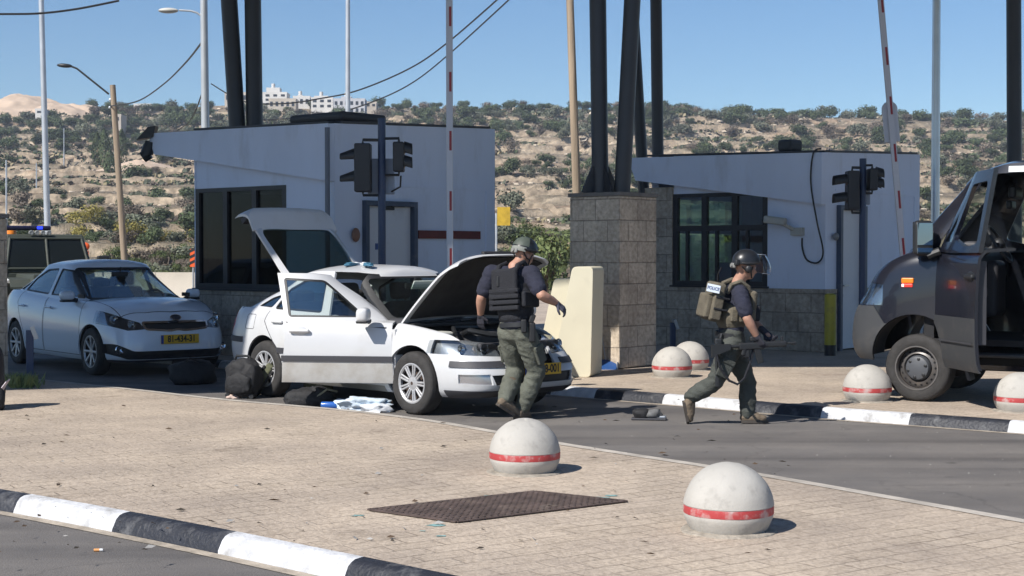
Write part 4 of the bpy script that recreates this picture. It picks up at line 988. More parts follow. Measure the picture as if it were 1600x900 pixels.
def pr_xz(poly, y0, y1):
    mb = MB(); n = len(poly); vs = [(p[0], y0, p[1]) for p in poly] + [(p[0], y1, p[1]) for p in poly]
    mb.add(vs, [list(range(n)), list(range(n, 2 * n))[::-1]] + [(i, (i + 1) % n, n + (i + 1) % n, n + i) for i in range(n)]); return mb.mesh('c', [])
def pr_yz(poly, x0, x1):
    mb = MB(); n = len(poly); vs = [(x0, p[0], p[1]) for p in poly] + [(x1, p[0], p[1]) for p in poly]
    mb.add(vs, [list(range(n)), list(range(n, 2 * n))[::-1]] + [(i, (i + 1) % n, n + (i + 1) % n, n + i) for i in range(n)]); return mb.mesh('c', [])
def pr_xy(poly, z0, z1):
    mb = MB(); n = len(poly); vs = [(p[0], p[1], z0) for p in poly] + [(p[0], p[1], z1) for p in poly]
    mb.add(vs, [list(range(n)), list(range(n, 2 * n))[::-1]] + [(i, (i + 1) % n, n + (i + 1) % n, n + i) for i in range(n)]); return mb.mesh('c', [])
def boxm(x0, x1, y0, y1, z0, z1): return pr_xy([(x0, y0), (x1, y0), (x1, y1), (x0, y1)], z0, z1)
def rpoly(pts, r=0.03, seg=5):
    """polygon with rounded corners"""
    out = []; n = len(pts)
    for i in range(n):
        p = Vector(pts[i]); a = Vector(pts[i - 1]); b = Vector(pts[(i + 1) % n])
        da = (a - p); db = (b - p); q = min(r, da.length * .45, db.length * .45)
        A = p + da.normalized() * q; B = p + db.normalized() * q
        for k in range(seg + 1):
            t = k / seg; v = A * (1 - t) ** 2 + p * 2 * t * (1 - t) + B * t * t; out.append((v.x, v.y))
    return out
def inset(poly, d):
    """shrink (d>0) a convex-ish polygon"""
    n = len(poly); P = [Vector(p) for p in poly]; area = sum(P[i].x * P[(i + 1) % n].y - P[(i + 1) % n].x * P[i].y for i in range(n)); sg = 1 if area > 0 else -1
    out = []
    for i in range(n):
        e0 = (P[i] - P[i - 1]).normalized(); e1 = (P[(i + 1) % n] - P[i]).normalized()
        n0 = Vector((-e0.y, e0.x)) * sg; n1 = Vector((-e1.y, e1.x)) * sg; b = (n0 + n1); L = max(0.35, b.dot(n0)); out.append(tuple(P[i] + b * (d / L)))
    return out
def cyl_y(x, z, r, y0, y1, seg=40): return pr_xz([(x + r * math.cos(2 * PI * k / seg), z + r * math.sin(2 * PI * k / seg)) for k in range(seg)], y0, y1)
def sub(me, *cs):
    for c in cs: me = boolean(me, c, 'DIFFERENCE')
    return me
def inter(me, *cs):
    for c in cs: me = boolean(me, c, 'INTERSECT')
    return me
def shift_normals(me, d):
    """copy of an open surface moved along its normals"""
    m2 = me.copy(); bm = bmesh.new(); bm.from_mesh(m2); bm.normal_update()
    for v in bm.verts: v.co += v.normal * d
    bm.to_mesh(m2); bm.free(); return m2
def join_me(name, meshes, mats, idx=None):
    mb = MB()
    for k, me in enumerate(meshes): mb.add([v.co.copy() for v in me.vertices], [list(p.vertices) for p in me.polygons], (idx[k] if idx else 0))
    m = bpy.data.meshes.new(name); m.from_pydata(mb.v, [], mb.f)
    for q in (mats if isinstance(mats, (list, tuple)) else [mats]): m.materials.append(q)
    m.polygons.foreach_set('material_index', mb.m); return m
def put(name, me, m, parent, angle=32, pivot=None, rot=None):
    me = me.copy(); me.name = name; me.materials.clear()
    for q in (m if isinstance(m, (list, tuple)) else [m]): me.materials.append(q)
    if not isinstance(m, (list, tuple)): me.polygons.foreach_set('material_index', [0] * len(me.polygons))
    if pivot is not None: me.transform(Matrix.Translation(-Vector(pivot)))
    smooth(me, angle, True); o = link(name, me, parent)
    if pivot is not None: o.location = pivot
    if rot is not None: o.rotation_euler = rot
    return o
M_TYRE = mat('tyre_rubber', (0.035, 0.033, 0.032), 0.85, var=0.25, vscale=14, bump=0.3, bscale=60)
M_RIMDK = mat('rusty_brake', (0.06, 0.04, 0.032), 0.7)
def wheel(parent, x, y, r, w, rimr, mrim, style, side, steer=0.0, nsp=9):
    """wheel part with tyre, rim; side=-1 faces -y"""
    o = bpy.data.objects.new('wheel', None); COL.objects.link(o); o.parent = parent; o.location = (x, y, r); o.rotation_euler = (0, 0, steer)
    # local: axis = y ; build around z then turn
    M = Matrix.Rotation(R(-90) * side * -1 if False else (R(90) if side < 0 else R(-90)), 4, 'X')     # +z -> outward
    h = w / 2; mb = MB()
    prof = [(rimr * 0.97, -h * 0.9), (rimr + 0.01, -h), (r * 0.90, -h * 1.02), (r * 0.965, -h * 0.90), (r * 0.995, -h * 0.7), (r, -h * 0.3), (r, h * 0.3), (r * 0.995, h * 0.7), (r * 0.965, h * 0.90), (r * 0.90, h * 1.02), (rimr + 0.012, h), (rimr * 0.97, h * 0.9)]
    mb.lathe(prof, M, 48)
    for gx in (-0.45, -0.15, 0.15, 0.45):      # tread grooves as dark raised ribs
        mb.lathe([(r + 0.002, h * (gx - 0.1)), (r + 0.004, h * (gx - 0.08)), (r + 0.004, h * (gx + 0.08)), (r + 0.002, h * (gx + 0.1))], M, 48)
    mb.build('tyre', M_TYRE, o)
    mb = MB(); rr = rimr
    mb.lathe([(rr * 0.99, -h * 0.8), (rr * 0.97, h * 0.55)], M, 40, mi=1)
    mb.lathe([(0, h * 0.15), (rr * 0.97, h * 0.15)], M, 40, mi=1)
    if style == 'cap':
        mb.lathe([(rr * 1.0, h * 0.84), (rr * 1.0, h * 0.97), (rr * 0.94, h * 0.99), (rr * 0.87, h * 0.88), (rr * 0.87, h * 0.6)], M, 40)
        mb.lathe([(0, h * 0.92), (rr * 0.16, h * 0.92), (rr * 0.20, h * 0.86), (rr * 0.36, h * 0.80), (rr * 0.42, h * 0.5)], M, 40)
        for k in range(nsp):
            a = 2 * PI * k / nsp
            for da in (-0.13, 0.13):
                aa = a + da; T = M @ Matrix.Rotation(aa, 4, 'Z')
                mb.rbox((rr * 0.62, -da * rr * 0.10, h * 0.80), (rr * 0.60, rr * 0.105, 0.02), 0.008, mi=0, M=T, rot=(0, R(-4), -da * 0.6))
        mb.lathe([(0, h * 0.935), (rr * 0.09, h * 0.93)], M, 20, mi=1)
    elif style == 'alloy':
        mb.lathe([(rr * 1.0, h * 0.84), (rr * 1.0, h * 0.97), (rr * 0.94, h * 0.97), (rr * 0.90, h * 0.75)], M, 40)
        mb.lathe([(0, h * 0.86), (rr * 0.2, h * 0.84), (rr * 0.24, h * 0.5)], M, 32)
        for k in range(nsp):
            T = M @ Matrix.Rotation(2 * PI * k / nsp, 4, 'Z')
            mb.rbox((rr * 0.55, 0, h * 0.76), (rr * 0.78, rr * 0.17, 0.03), 0.01, mi=0, M=T, rot=(0, R(-6), 0))
    elif style == 'steel':
        mb.lathe([(rr * 1.0, h * 0.80), (rr * 1.02, h * 1.02), (rr * 0.96, h * 1.02), (rr * 0.93, h * 0.5)], M, 48)
        mb.lathe([(rr * 0.93, h * 0.30), (rr * 0.78, h * 0.48), (rr * 0.66, h * 0.62), (rr * 0.60, h * 0.3)], M, 48)
        for k in range(18):
            a = 2 * PI * k / 18; T = M @ Matrix.Rotation(a, 4, 'Z')
            mb.lathe([(0, 0), (rr * 0.055, 0)], T @ Matrix.Translation((rr * 0.80, 0, h * 0.47)) @ Matrix.Rotation(R(38), 4, 'Y'), 12, mi=2)
        mb.lathe([(0, h * 0.98), (rr * 0.40, h * 0.96), (rr * 0.52, h * 0.86), (rr * 0.58, h * 0.6), (rr * 0.58, h * 0.3)], M, 40, mi=3)
        for k in range(6):
            a = 2 * PI * k / 6 + 0.3; T = M @ Matrix.Rotation(a, 4, 'Z') @ Matrix.Translation((rr * 0.42, 0, h * 0.955))
            mb.lathe([(rr * 0.07, -0.01), (rr * 0.07, 0.005), (rr * 0.045, 0.008), (0, 0.008)], T, 10, mi=2)
    mb.build('rim', [mrim, M_RIMDK, M_BLACKP, mat('hub_plastic', (0.075, 0.08, 0.09), 0.5)], o, angle=40)
    return o
from mathutils.bvhtree import BVHTree
def surf_x(me, y, z):
    """x of the front skin at (y, z)"""
    t = BVHTree.FromPolygons([v.co for v in me.vertices], [p.vertices for p in me.polygons]); h = t.ray_cast(Vector((5, y, z)), Vector((-1, 0, 0)))
    return h[0].x if h[0] else 2.0
def seat(parent, x, y, z=0.28, col=None):
    o = bpy.data.objects.new('seat', None); COL.objects.link(o); o.parent = parent; o.location = (x, y, z)
    m = col or mat('seat_cloth', (0.045, 0.045, 0.05), 0.85, var=0.2, vscale=20)
    mb = MB(); mb.rbox((0.05, 0, 0.16), (0.52, 0.50, 0.2), 0.06); mb.rbox((-0.28, 0, 0.50), (0.16, 0.48, 0.62), 0.06, rot=(0, R(-14), 0)); mb.build('cushion', m, o)
    mb = MB(); mb.rbox((-0.385, 0, 0.92), (0.11, 0.27, 0.20), 0.05, rot=(0, R(-10), 0)); mb.cyl((-0.36, -0.06, 0.78), (-0.37, -0.06, 0.86), 0.008); mb.cyl((-0.36, 0.06, 0.78), (-0.37, 0.06, 0.86), 0.008); mb.build('headrest', m, o)
    return o
def steering(parent, x, y, z, r=0.185, tilt=62):
    mb = MB(); T = Matrix.Translation((x, y, z)) @ Matrix.Rotation(R(-tilt), 4, 'Y')
    pts = [T @ Vector((r * math.cos(2 * PI * k / 28), r * math.sin(2 * PI * k / 28), 0)) for k in range(29)]; mb.tube(pts, 0.016, 8)
    mb.ball(T @ Vector((0, 0, -0.01)), 0.07, 12, 8)
    for a in (0, PI, -PI / 2 + PI): mb.tube([T @ Vector((0, 0, 0)), T @ Vector((math.cos(a + PI / 2) * r, math.sin(a + PI / 2) * r, 0))], 0.016, 6)
    mb.tube([T @ Vector((0, 0, 0)), T @ Vector((0, 0, -0.35))], 0.03, 8)
    return mb.build('steering_wheel', M_BLACKP, parent)
def mirror(parent, x, y, z, side, body, size=(0.13, 0.2, 0.15)):
    mb = MB(); mb.rbox((x, y + side * 0.12, z), size, 0.05); o = mb.build('mirror', body, parent)
    mb = MB(); mb.tube([(x + 0.03, y - side * 0.01, z - 0.07), (x, y + side * 0.05, z - 0.05)], 0.03, 8); mb.rbox((x - 0.002, y + side * 0.11, z - 0.07), (0.12, 0.18, 0.03), 0.012); mb.build('mirror_foot', M_BLACKP, o)
    return o
def plate(parent, M, txt, w=0.50, h=0.11):
    mb = MB(); mb.rbox((0, 0, 0), (w, h, 0.012), 0.005, M=M); mb.box((-w / 2 + 0.018, 0, 0.0065), (0.034, h * 0.92, 0.002), mi=1, M=M)
    o = mb.build('number_plate', [mat('plate_yellow', (0.70, 0.42, 0.03), 0.45), mat('plate_blue', (0.02, 0.06, 0.3), 0.45)], parent)
    mb = MB(); mb_text(mb, txt, h * 0.98, M @ Matrix.Translation((0.02, 0, 0.0075)), 0, 0.0012, 0.003, sx=0.82); mb.build('plate_digits', M_BLACKP, o)
    return o
M_UNDER = mat('underbody', (0.018, 0.018, 0.02), 0.9)
M_GLASS = glass('car_glass', (0.86, 0.91, 0.89), 0.05)
M_GLASSD = glass('dark_car_glass', (0.55, 0.64, 0.62), 0.10)
M_CLEAR = glass('lamp_glass', (0.82, 0.84, 0.85), 0.06)
M_CHROME = mat('chrome', (0.75, 0.76, 0.78), 0.12, metal=1.0)
M_SILVER = mat('silver_wheel_paint', (0.46, 0.46, 0.47), 0.4, metal=0.35, var=0.15, vscale=9, dirt=(0.12, 0.09, 0.07), dscale=7, damt=0.6, dth=0.55)
M_TRIM = mat('grey_black_trim', (0.045, 0.045, 0.052), 0.6)
M_RADI = mat('radiator_black', (0.02, 0.02, 0.022), 0.6)
M_ORANGE = mat('amber_lens', (0.75, 0.22, 0.02), 0.25)
M_REDL = mat('red_lens', (0.45, 0.015, 0.015), 0.25)
# ================================================================== WHITE HATCHBACK, everything open
M_WHITE = mat('white_car_paint', (0.56, 0.565, 0.575), 0.30, var=0.03, vscale=2, dirt=(0.44, 0.42, 0.38), dscale=2.4, damt=0.45, dth=0.54, coat=0.35)
def white_car():
    HB = R(-46.0 + 0.0)       # heading: local +x points right and towards the camera
    h = Vector((math.cos(HB), math.sin(HB), 0)); l = Vector((-h.y, h.x, 0))
    contact = G(654, 647); org = contact - h * 1.289 + l * 0.76
    T = thing('white_hatchback', 'muddy white hatchback with bonnet, tailgate and front doors open, black side strips', 'car', (org.x, org.y, 0), HB)
    zs = lambda x: spl(x, [(-2.36, .93), (-2.15, 1.0), (-1.6, 1.0), (-1.0, .975), (0, .945), (.6, .925), (1.0, .905), (1.4, .855), (1.8, .785), (2.05, .72), (2.22, .62)])
    zb = lambda x: spl(x, [(-2.4, .34), (-1.9, .24), (-1.2, .20), (1.2, .20), (1.9, .20), (2.25, .23)])
    xf = lambda t: spl(t, [(0, 2.10), (.1, 2.19), (.3, 2.225), (.5, 2.22), (.66, 2.17), (.85, 2.08), (1, 2.00)])
    xr = lambda t: spl(t, [(0, -2.24), (.1, -2.32), (.35, -2.365), (.5, -2.36), (.75, -2.33), (1, -2.29)])
    w = lambda t: spl(t, [(0, .80), (.08, .845), (.3, .875), (.5, .885), (.7, .878), (.85, .855), (.94, .825), (1, .78)])
    n = lambda t: 5.2 - 0.9 * t
    S = lower_shell(xf, xr, w, n, zb, zs, lambda x: spl(x, [(-2.3, .03), (0, .03), (.9, .05), (2.0, .06)]), 132)
    C = cabin_shell((1.02, -2.10, .80), (.27, -1.10, .60), 4.6, 4.2, lambda x: zs(x) - .03, lambda x: spl(x, [(-1.2, 1.35), (-.5, 1.43), (.0, 1.42), (.35, 1.365)]), .07, 120)
    Ss = solid(S, .022); Cs = solid(C, .024)
    # ---- openings
    RW, RX, RZ = .372, 1.289, .33
    arches = [cyl_y(RX, RZ, RW, -1.2, 1.2), cyl_y(-RX, RZ, RW, -1.2, 1.2)]
    door_lo = [(1.02, .29), (.98, .93), (-.12, .97), (-.18, .29)]
    door_hi = [(.93, .89), (.27, 1.395), (.05, 1.42), (-.30, 1.425), (-.15, .89)]
    win_f = [(.68, .965), (.20, 1.345), (-.22, 1.37), (-.12, .965)]
    win_r = [(-.31, .975), (-.40, 1.37), (-.74, 1.35), (-1.08, 1.22), (-1.20, .995)]
    win_q = [(-1.26, 1.01), (-1.15, 1.165), (-1.36, 1.12), (-1.56, 1.02)]
    hoodp = [(.985, -.745), (1.98, -.63), (2.04, -.35), (2.055, 0), (2.04, .35), (1.98, .63), (.985, .745)]
    head = lambda s: [(s * .33, .60), (s * .93, .635), (s * .93, .77), (s * .60, .76), (s * .36, .725)]
    lowgr = [(-.52, .33), (.52, .33), (.56, .43), (-.56, .43)]
    fog = lambda s: [(s * .55, .335), (s * .80, .35), (s * .80, .435), (s * .57, .44)]
    bay = [(-.32, .50), (.32, .50), (.32, .80), (-.32, .80)]
    body = sub(Ss, *arches, pr_xz(door_lo, -1.2, -.5), pr_xz(door_lo, .5, 1.2), pr_xy(hoodp, .66, 1.2),
               pr_yz(head(1), 1.55, 2.6), pr_yz(head(-1), 1.55, 2.6), pr_yz(lowgr, 1.9, 2.6), pr_yz(fog(1), 1.9, 2.6), pr_yz(fog(-1), 1.9, 2.6), pr_yz(bay, 1.9, 2.6),
               pr_xy([(.9, -.70), (.9, .70), (-2.0, .68), (-2.0, -.68)], .88, 1.3), boxm(-2.6, -1.9, -.62, .62, .66, 1.3))
    put('body', body, M_WHITE, T)
    cab = sub(Cs, pr_yz(rpoly([(-.665, .93), (.665, .93), (.555, 1.375), (-.555, 1.375)], .07), .17, 1.4), boxm(-2.6, -1.13, -.58, .58, .8, 1.5),
              pr_xz(door_hi, -1.0, -.4), pr_xz(door_hi, .4, 1.0), pr_xz(rpoly(win_r, .05), -1.0, -.4), pr_xz(rpoly(win_r, .05), .4, 1.0), pr_xz(rpoly(win_q, .03), -1.0, -.4), pr_xz(rpoly(win_q, .03), .4, 1.0))
    cab = sub(cab, boxm(-2.6, -1.62, -.75, .75, .7, 1.06)) if False else cab
    put('cabin', cab, M_WHITE, T)
    # black seals round the glass
    Gs = solid(shift_normals(C, -.006), .014)
    def seal(poly, y0, y1, d0=-.012, d1=.022):
        return sub(inter(Gs, pr_xz(inset(poly, d0), y0, y1)), pr_xz(inset(poly, d1), y0, y1))
    gl = solid(shift_normals(C, -.012), .004)
    def pane(name, parent, *cs, m=M_GLASS, **k): return put(name, inter(gl, *cs), m, parent, 32, **k)
    ws = [(-.68, .915), (.68, .915), (.57, 1.388), (-.57, 1.388)]
    wsc = put('windscreen', inter(gl, pr_yz(ws, .16, 1.4)), M_GLASS, T)
    fr = sub(inter(Gs, pr_yz(inset(ws, -.01), .16, 1.4)), pr_yz(rpoly(inset(ws, .035), .05), .05, 1.5)); put('windscreen_seal', fr, M_BLACKP, T)
    for s in (-1, 1):
        y0, y1 = (.4, 1.0) if s > 0 else (-1.0, -.4)
        p = pane('rear_window', T, pr_xz(inset(win_r, -.01), y0, y1), m=M_GLASSD); put('window_seal', seal(win_r, y0, y1), M_BLACKP, p)
        p = pane('quarter_window', T, pr_xz(inset(win_q, -.01), y0, y1), m=M_GLASSD); put('window_seal', seal(win_q, y0, y1, -.01, .012), M_BLACKP, p)
    # ---- rear door lines: thin dark shut lines (real grooves would be 4 mm)
    line = solid(shift_normals(S, .0012), .003)
    def groove(name, poly_o, poly_i, y0, y1): return put(name, sub(inter(line, pr_xz(poly_o, y0, y1)), pr_xz(poly_i, y0 - .1, y1 + .1)), M_TRIM, T)
    for s in (-1, 1):
        y0, y1 = (.5, 1.2) if s > 0 else (-1.2, -.5)
        dr = [(-.22, .29), (-.19, .99), (-1.26, 1.02), (-1.30, .86), (-1.02, .56), (-.90, .29)]
        g_ = groove('door_gap', dr, inset(dr, .009), y0, y1)
        mb = MB(); mb.rbox((-1.02, s * .868, .86), (.20, .035, .035), .015); mb.build('door_handle', M_WHITE, T)
        if s < 0:
            fl = rpoly([(-1.50, .76), (-1.50, .93), (-1.70, .93), (-1.70, .76)], .03); groove('fuel_flap', fl, inset(fl, .006), y0, y1)
    strip = solid(shift_normals(S, .012), .022)
    for s in (-1, 1):
        y0, y1 = (.5, 1.2) if s > 0 else (-1.2, -.5)
        put('side_strip', inter(strip, boxm(-1.0, -.20, y0, y1, .515, .575)), M_TRIM, T)
        put('bumper_strip', inter(strip, boxm(-2.3, -1.75, y0, y1, .60, .665)), M_TRIM, T)
        put('bumper_strip', inter(strip, pr_yz([(s * .40, .505), (s * 1.2, .505), (s * 1.2, .565), (s * .40, .565)], 1.8, 2.6)), M_TRIM, T)
        # headlight: reflector bowl, lens
        hl = inter(solid(shift_normals(S, -.05), .01), pr_yz(head(s), 1.5, 2.6))
        o = put('headlight', hl, mat('lamp_reflector', (0.55, 0.56, 0.58), 0.25, metal=0.6), T)
        lens = inter(solid(shift_normals(S, .001), .006), pr_yz(inset(head(s), .004), 1.5, 2.6)); put('lens', lens, M_CLEAR, o)
        for yy in (.50, .68):
            mb = MB(); mb.lathe([(.052, .0), (.045, -.02), (.03, -.035), (0, -.035)], Matrix.Translation((surf_x(S, s * yy, .68) - .012, s * yy, .68)) @ Matrix.Rotation(R(90), 4, 'Y'), 20); mb.build('bulb_bowl', M_CHROME, o)
        fo = put('fog_lamp', inter(solid(shift_normals(S, -.02), .008), pr_yz(fog(s), 1.8, 2.6)), mat('fog_reflector', (0.4, 0.4, 0.42), 0.2, metal=0.7), T)
    put('grille', inter(solid(shift_normals(S, -.03), .01), pr_yz(lowgr, 1.8, 2.6)), M_RADI, T)
    lip = inter(solid(shift_normals(S, .004), .012), boxm(1.72, 2.5, -1, 1, .1, .275)); put('front_lip', sub(lip, *arches), M_TRIM, T)
    lip = inter(solid(shift_normals(S, .003), .012), boxm(-.85, .85, -1.1, 1.1, .1, .262)); put('sill', sub(lip, boxm(-2, 2, -.6, .6, 0, 1)), mat('dirty_sill', (0.22, 0.21, 0.19), 0.7), T)
    # ---- open front doors
    for s in (-1, 1):
        y0, y1 = (.5, 1.2) if s > 0 else (-1.2, -.5); yb0, yb1 = (.4, 1.0) if s > 0 else (-1.0, -.4)
        piv = (1.0, s * .85, 0); ang = s * R(-36 if s < 0 else -58)
        ang = R(-36) if s > 0 else R(36)
        if s > 0: ang = R(-52)
        ang = -ang if False else ang
        rot = (0, 0, -R(33) * (-s) if False else (R(38) if s < 0 else R(-50)))
        lo = inter(Ss, pr_xz(inset(door_lo, .005), y0, y1)); hi = inter(solid(C, .03), pr_xz(inset(door_hi, .005), yb0, yb1)); hi = sub(hi, pr_xz(rpoly(win_f, .04), yb0 - .1, yb1 + .1))
        d = put('front_door', join_me('d', [lo, hi], M_WHITE), M_WHITE, T, 32, piv, rot)
        def sub_put(name, me, m): 
            o = put(name, me, m, d, 32); o.data.transform(Matrix.Translation(-Vector(piv))); return o
        sub_put('side_strip', inter(strip, boxm(-.17, 1.0, y0, y1, .515, .575)), M_TRIM)
        sub_put('lower_panel', sub(inter(solid(shift_normals(S, .003), .006), pr_xz(inset([(1.01, .295), (1.0, .51), (-.165, .51), (-.175, .295)], .004), y0, y1))), mat('dirty_white_paint', (0.45, 0.44, 0.42), 0.55, dirt=(0.33, 0.30, 0.26), dscale=5, damt=0.6, dth=0.45))
        sub_put('window', inter(gl, pr_xz(inset(win_f, -.01), yb0, yb1)), M_GLASS)
        sub_put('window_seal', seal(win_f, yb0, yb1), M_BLACKP)
        mb = MB(); mb.rbox((.02, s * .885, .83), (.22, .04, .04), .018); mb.ball((.02, s * .868, .83), (.085, .012, .05), 16, 8); me = mb.mesh('m', M_WHITE); sub_put('door_handle', me, M_WHITE)
        mb = MB(); mb.box((.42, s * .80, .62), (1.0, .05, .50)); mb.rbox((.42, s * .765, .70), (.6, .06, .09), .02); me = mb.mesh('m', M_TRIM); sub_put('door_card', me, M_TRIM)
        mo = mirror(d, .72, s * .86, 1.0, s, M_WHITE); 
        for q in [mo]: q.data.transform(Matrix.Translation(-Vector(piv)))
        for q in mo.children: q.data.transform(Matrix.Translation(-Vector(piv)))
        if s > 0:
            mb = MB(); mb.box((.15, .735, 1.10), (.14, .004, .17), rot=(R(-22), 0, 0)); me = mb.mesh('m', MATS['plate_yellow'] if 'plate_yellow' in MATS else M_ORANGE); sub_put('sticker', me, mat('yellow_sticker', (0.45, 0.36, 0.03), 0.5))
        mb = MB(); mb.box((1.0, s * .80, .6), (.06, .1, .5)); mb.build('hinge_pillar', M_WHITE, T)
    # ---- bonnet
    hz = .93; hp = (.985, 0, hz - .02); hang = R(-53)
    hd = inter(Ss, pr_xy(inset(hoodp, .006), .66, 1.2)); hd = put('bonnet', hd, M_WHITE, T, 32, hp, (0, hang, 0))
    ins = inter(solid(shift_normals(S, -.026), .012), pr_xy(inset(hoodp, .07), .6, 1.2)); o = put('insulation', ins, mat('bonnet_liner', (0.025, 0.024, 0.024), 0.95, var=0.3, vscale=6), hd); o.data.transform(Matrix.Translation(-Vector(hp)))
    mb = MB(); mb.rbox((2.02, 0, .725), (.03, .62, .05), .012, rot=(0, R(-12), 0)); me = mb.mesh('m', M_RADI); o = put('grille', me, M_RADI, hd); o.data.transform(Matrix.Translation(-Vector(hp)))
    # engine bay
    mb = MB()
    mb.box((1.5, 0, .56), (1.0, 1.28, .06)); mb.box((1.0, 0, .72), (.04, 1.4, .38))
    e = mb.build('engine_bay', M_UNDER, T)
    mb = MB(); mb.rbox((1.42, .05, .72), (.42, .60, .20), .04); mb.build('engine_cover', mat('engine_cover', (0.06, 0.06, 0.065), 0.5), e)
    mb = MB(); mb.rbox((1.35, .50, .74), (.20, .27, .2), .015); mb.build('battery', mat('battery', (0.1, 0.1, 0.11), 0.6), e)
    mb = MB(); mb.rbox((1.95, 0, .70), (.07, 1.1, .07), .02); mb.box((1.98, 0, .60), (.03, .66, .26)); mb.build('radiator', mat('slam_panel', (0.045, 0.045, 0.05), 0.6), e)
    mb = MB(); mb.tube([(1.4, -.25, .8), (1.6, -.35, .84), (1.75, -.2, .8), (1.85, .1, .78)], .03, 8); mb.tube([(1.15, .2, .84), (1.3, -.3, .86), (1.5, -.45, .8)], .025, 8); mb.build('hose', M_BLACKP, e)
    mb = MB(); mb.rbox((1.35, -.50, .76), (.2, .18, .14), .03); mb.build('washer_tank', mat('tank_plastic', (0.5, 0.5, 0.45), 0.5), e)
    mb = MB(); mb.rbox((1.06, 0, .885), (.13, 1.35, .04), .01); mb.tube([(1.08, -.55, .915), (1.0, -.1, .935), (.96, .3, .955)], .012, 6); mb.tube([(1.08, .0, .915), (1.0, .35, .935), (.95, .6, .945)], .012, 6); mb.build('wiper_cowl', M_BLACKP, T)
    # ---- tailgate
    tp = (-1.13, 0, 1.41); tang = R(61)
    up = sub(inter(Cs, boxm(-2.6, -1.135, -.575, .575, .88, 1.5)), pr_yz(rpoly([(-.525, 1.03), (-.32, .975), (0, .96), (.32, .975), (.525, 1.03), (.51, 1.385), (-.51, 1.385)], .05), -2.6, -1.15))
    dk = inter(Ss, boxm(-2.22, -1.905, -.61, .61, .70, 1.2))
    tg = put('tailgate', join_me('t', [up, dk], M_WHITE), M_WHITE, T, 32, tp, (0, tang, 0))
    def tput(name, me, m): o = put(name, me, m, tg); o.data.transform(Matrix.Translation(-Vector(tp))); return o
    tput('rear_window', inter(gl, pr_yz([(-.545, .95), (.545, .95), (.525, 1.40), (-.525, 1.40)], -2.6, -1.14)), glass('tailgate_glass', (0.34, 0.44, 0.43), 0.06))
    rs = [(-.56, .945), (.56, .945), (.545, 1.41), (-.545, 1.41)]
    tput('window_seal', sub(inter(Gs, pr_yz(rs, -2.6, -1.14)), pr_yz(rpoly(inset(rs, .05), .09), -2.7, -1.0)), M_BLACKP)
    mb = MB(); mb.box((-2.2, 0, .80), (.06, 1.0, .2)); mb.box((-1.75, 0, 1.07), (.3, 1.0, .02), rot=(0, R(-20), 0)) if False else None; tput('inner_trim', mb.mesh('m', M_TRIM), M_TRIM)
    for s in (-1, 1):
                tl = inter(solid(shift_normals(S, .003), .01), pr_xz(rpoly([(-2.42, .70), (-2.42, .93), (-2.12, .95), (-2.05, .80), (-2.2, .70)], .03), *((.45, 1.2) if s > 0 else (-1.2, -.45)))); put('tail_light', sub(tl, boxm(-3, -1, -.62, .62, 0, 2)), M_REDL, T)
    # ---- cabin contents, floor
    mb = MB(); mb.box((-.5, 0, .30), (2.9, 1.5, .05)); mb.box((-2.0, 0, .55), (.6, 1.15, .06)); mb.box((1.289, 0, .5), (.75, 1.0, .1)); mb.build('floor', M_UNDER, T)
    mb = MB(); mb.rbox((.80, 0, .84), (.42, 1.40, .22), .07); mb.rbox((.35, 0, .55), (.9, .22, .3), .04); mb.build('dashboard', M_TRIM, T)
    for yy in (-.37, .37): seat(T, .02, yy)
    mb = MB(); mb.rbox((-.82, 0, .46), (.5, 1.25, .2), .06); mb.rbox((-1.12, 0, .78), (.18, 1.28, .6), .06, rot=(0, R(-16), 0)); mb.build('rear_bench', MATS['seat_cloth'], T)
    mb = MB(); mb.rbox((-1.20, -.36, 1.12), (.11, .26, .16), .05); mb.build('rear_headrest', MATS['seat_cloth'], T)
    mb = MB(); mb.rbox((-1.20, .36, 1.12), (.11, .26, .16), .05); mb.build('rear_headrest', MATS['seat_cloth'], T)
    steering(T, .50, .37, .88)
    mb = MB(); mb.rbox((.30, 0, 1.27), (.03, .22, .07), .02); mb.cyl((.32, 0, 1.29), (.34, 0, 1.36), .01); mb.build('rear_view_mirror', M_BLACKP, T)
    mb = MB(); mb.box((.36, .1, 1.28), (.012, .30, .10), rot=(0, R(30), 0)); mb.build('windscreen_sticker', mat('sticker_pale', (0.5, 0.55, 0.5), 0.5), T)
    for x in (RX, -RX):
        for s in (-1, 1):
            wheel(T, x, s * .76, .317, .195, .205, M_SILVER, 'cap', s)
            mb = MB()
            seg = 20; P = [(x + (RW - .005) * math.cos(PI * k / seg), RZ + (RW - .005) * math.sin(PI * k / seg)) for k in range(seg + 1)]
            for k in range(seg): mb.add([(P[k][0], s * .84, P[k][1]), (P[k + 1][0], s * .84, P[k + 1][1]), (P[k + 1][0], s * .5, P[k + 1][1]), (P[k][0], s * .5, P[k][1])], [(0, 1, 2, 3)])
            mb.build('wheel_liner', M_UNDER, T, angle=60)
    # plate on the front bumper (car's own view: left to right runs +y -> -y reversed), readable from the front
    plate(T, Matrix(((0, 0, 1, 2.246), (1, 0, 0, .06), (0, 1, 0, .465), (0, 0, 0, 1))), '17-488-001', 0.52, 0.115)
    return T
WHITE_CAR = white_car()
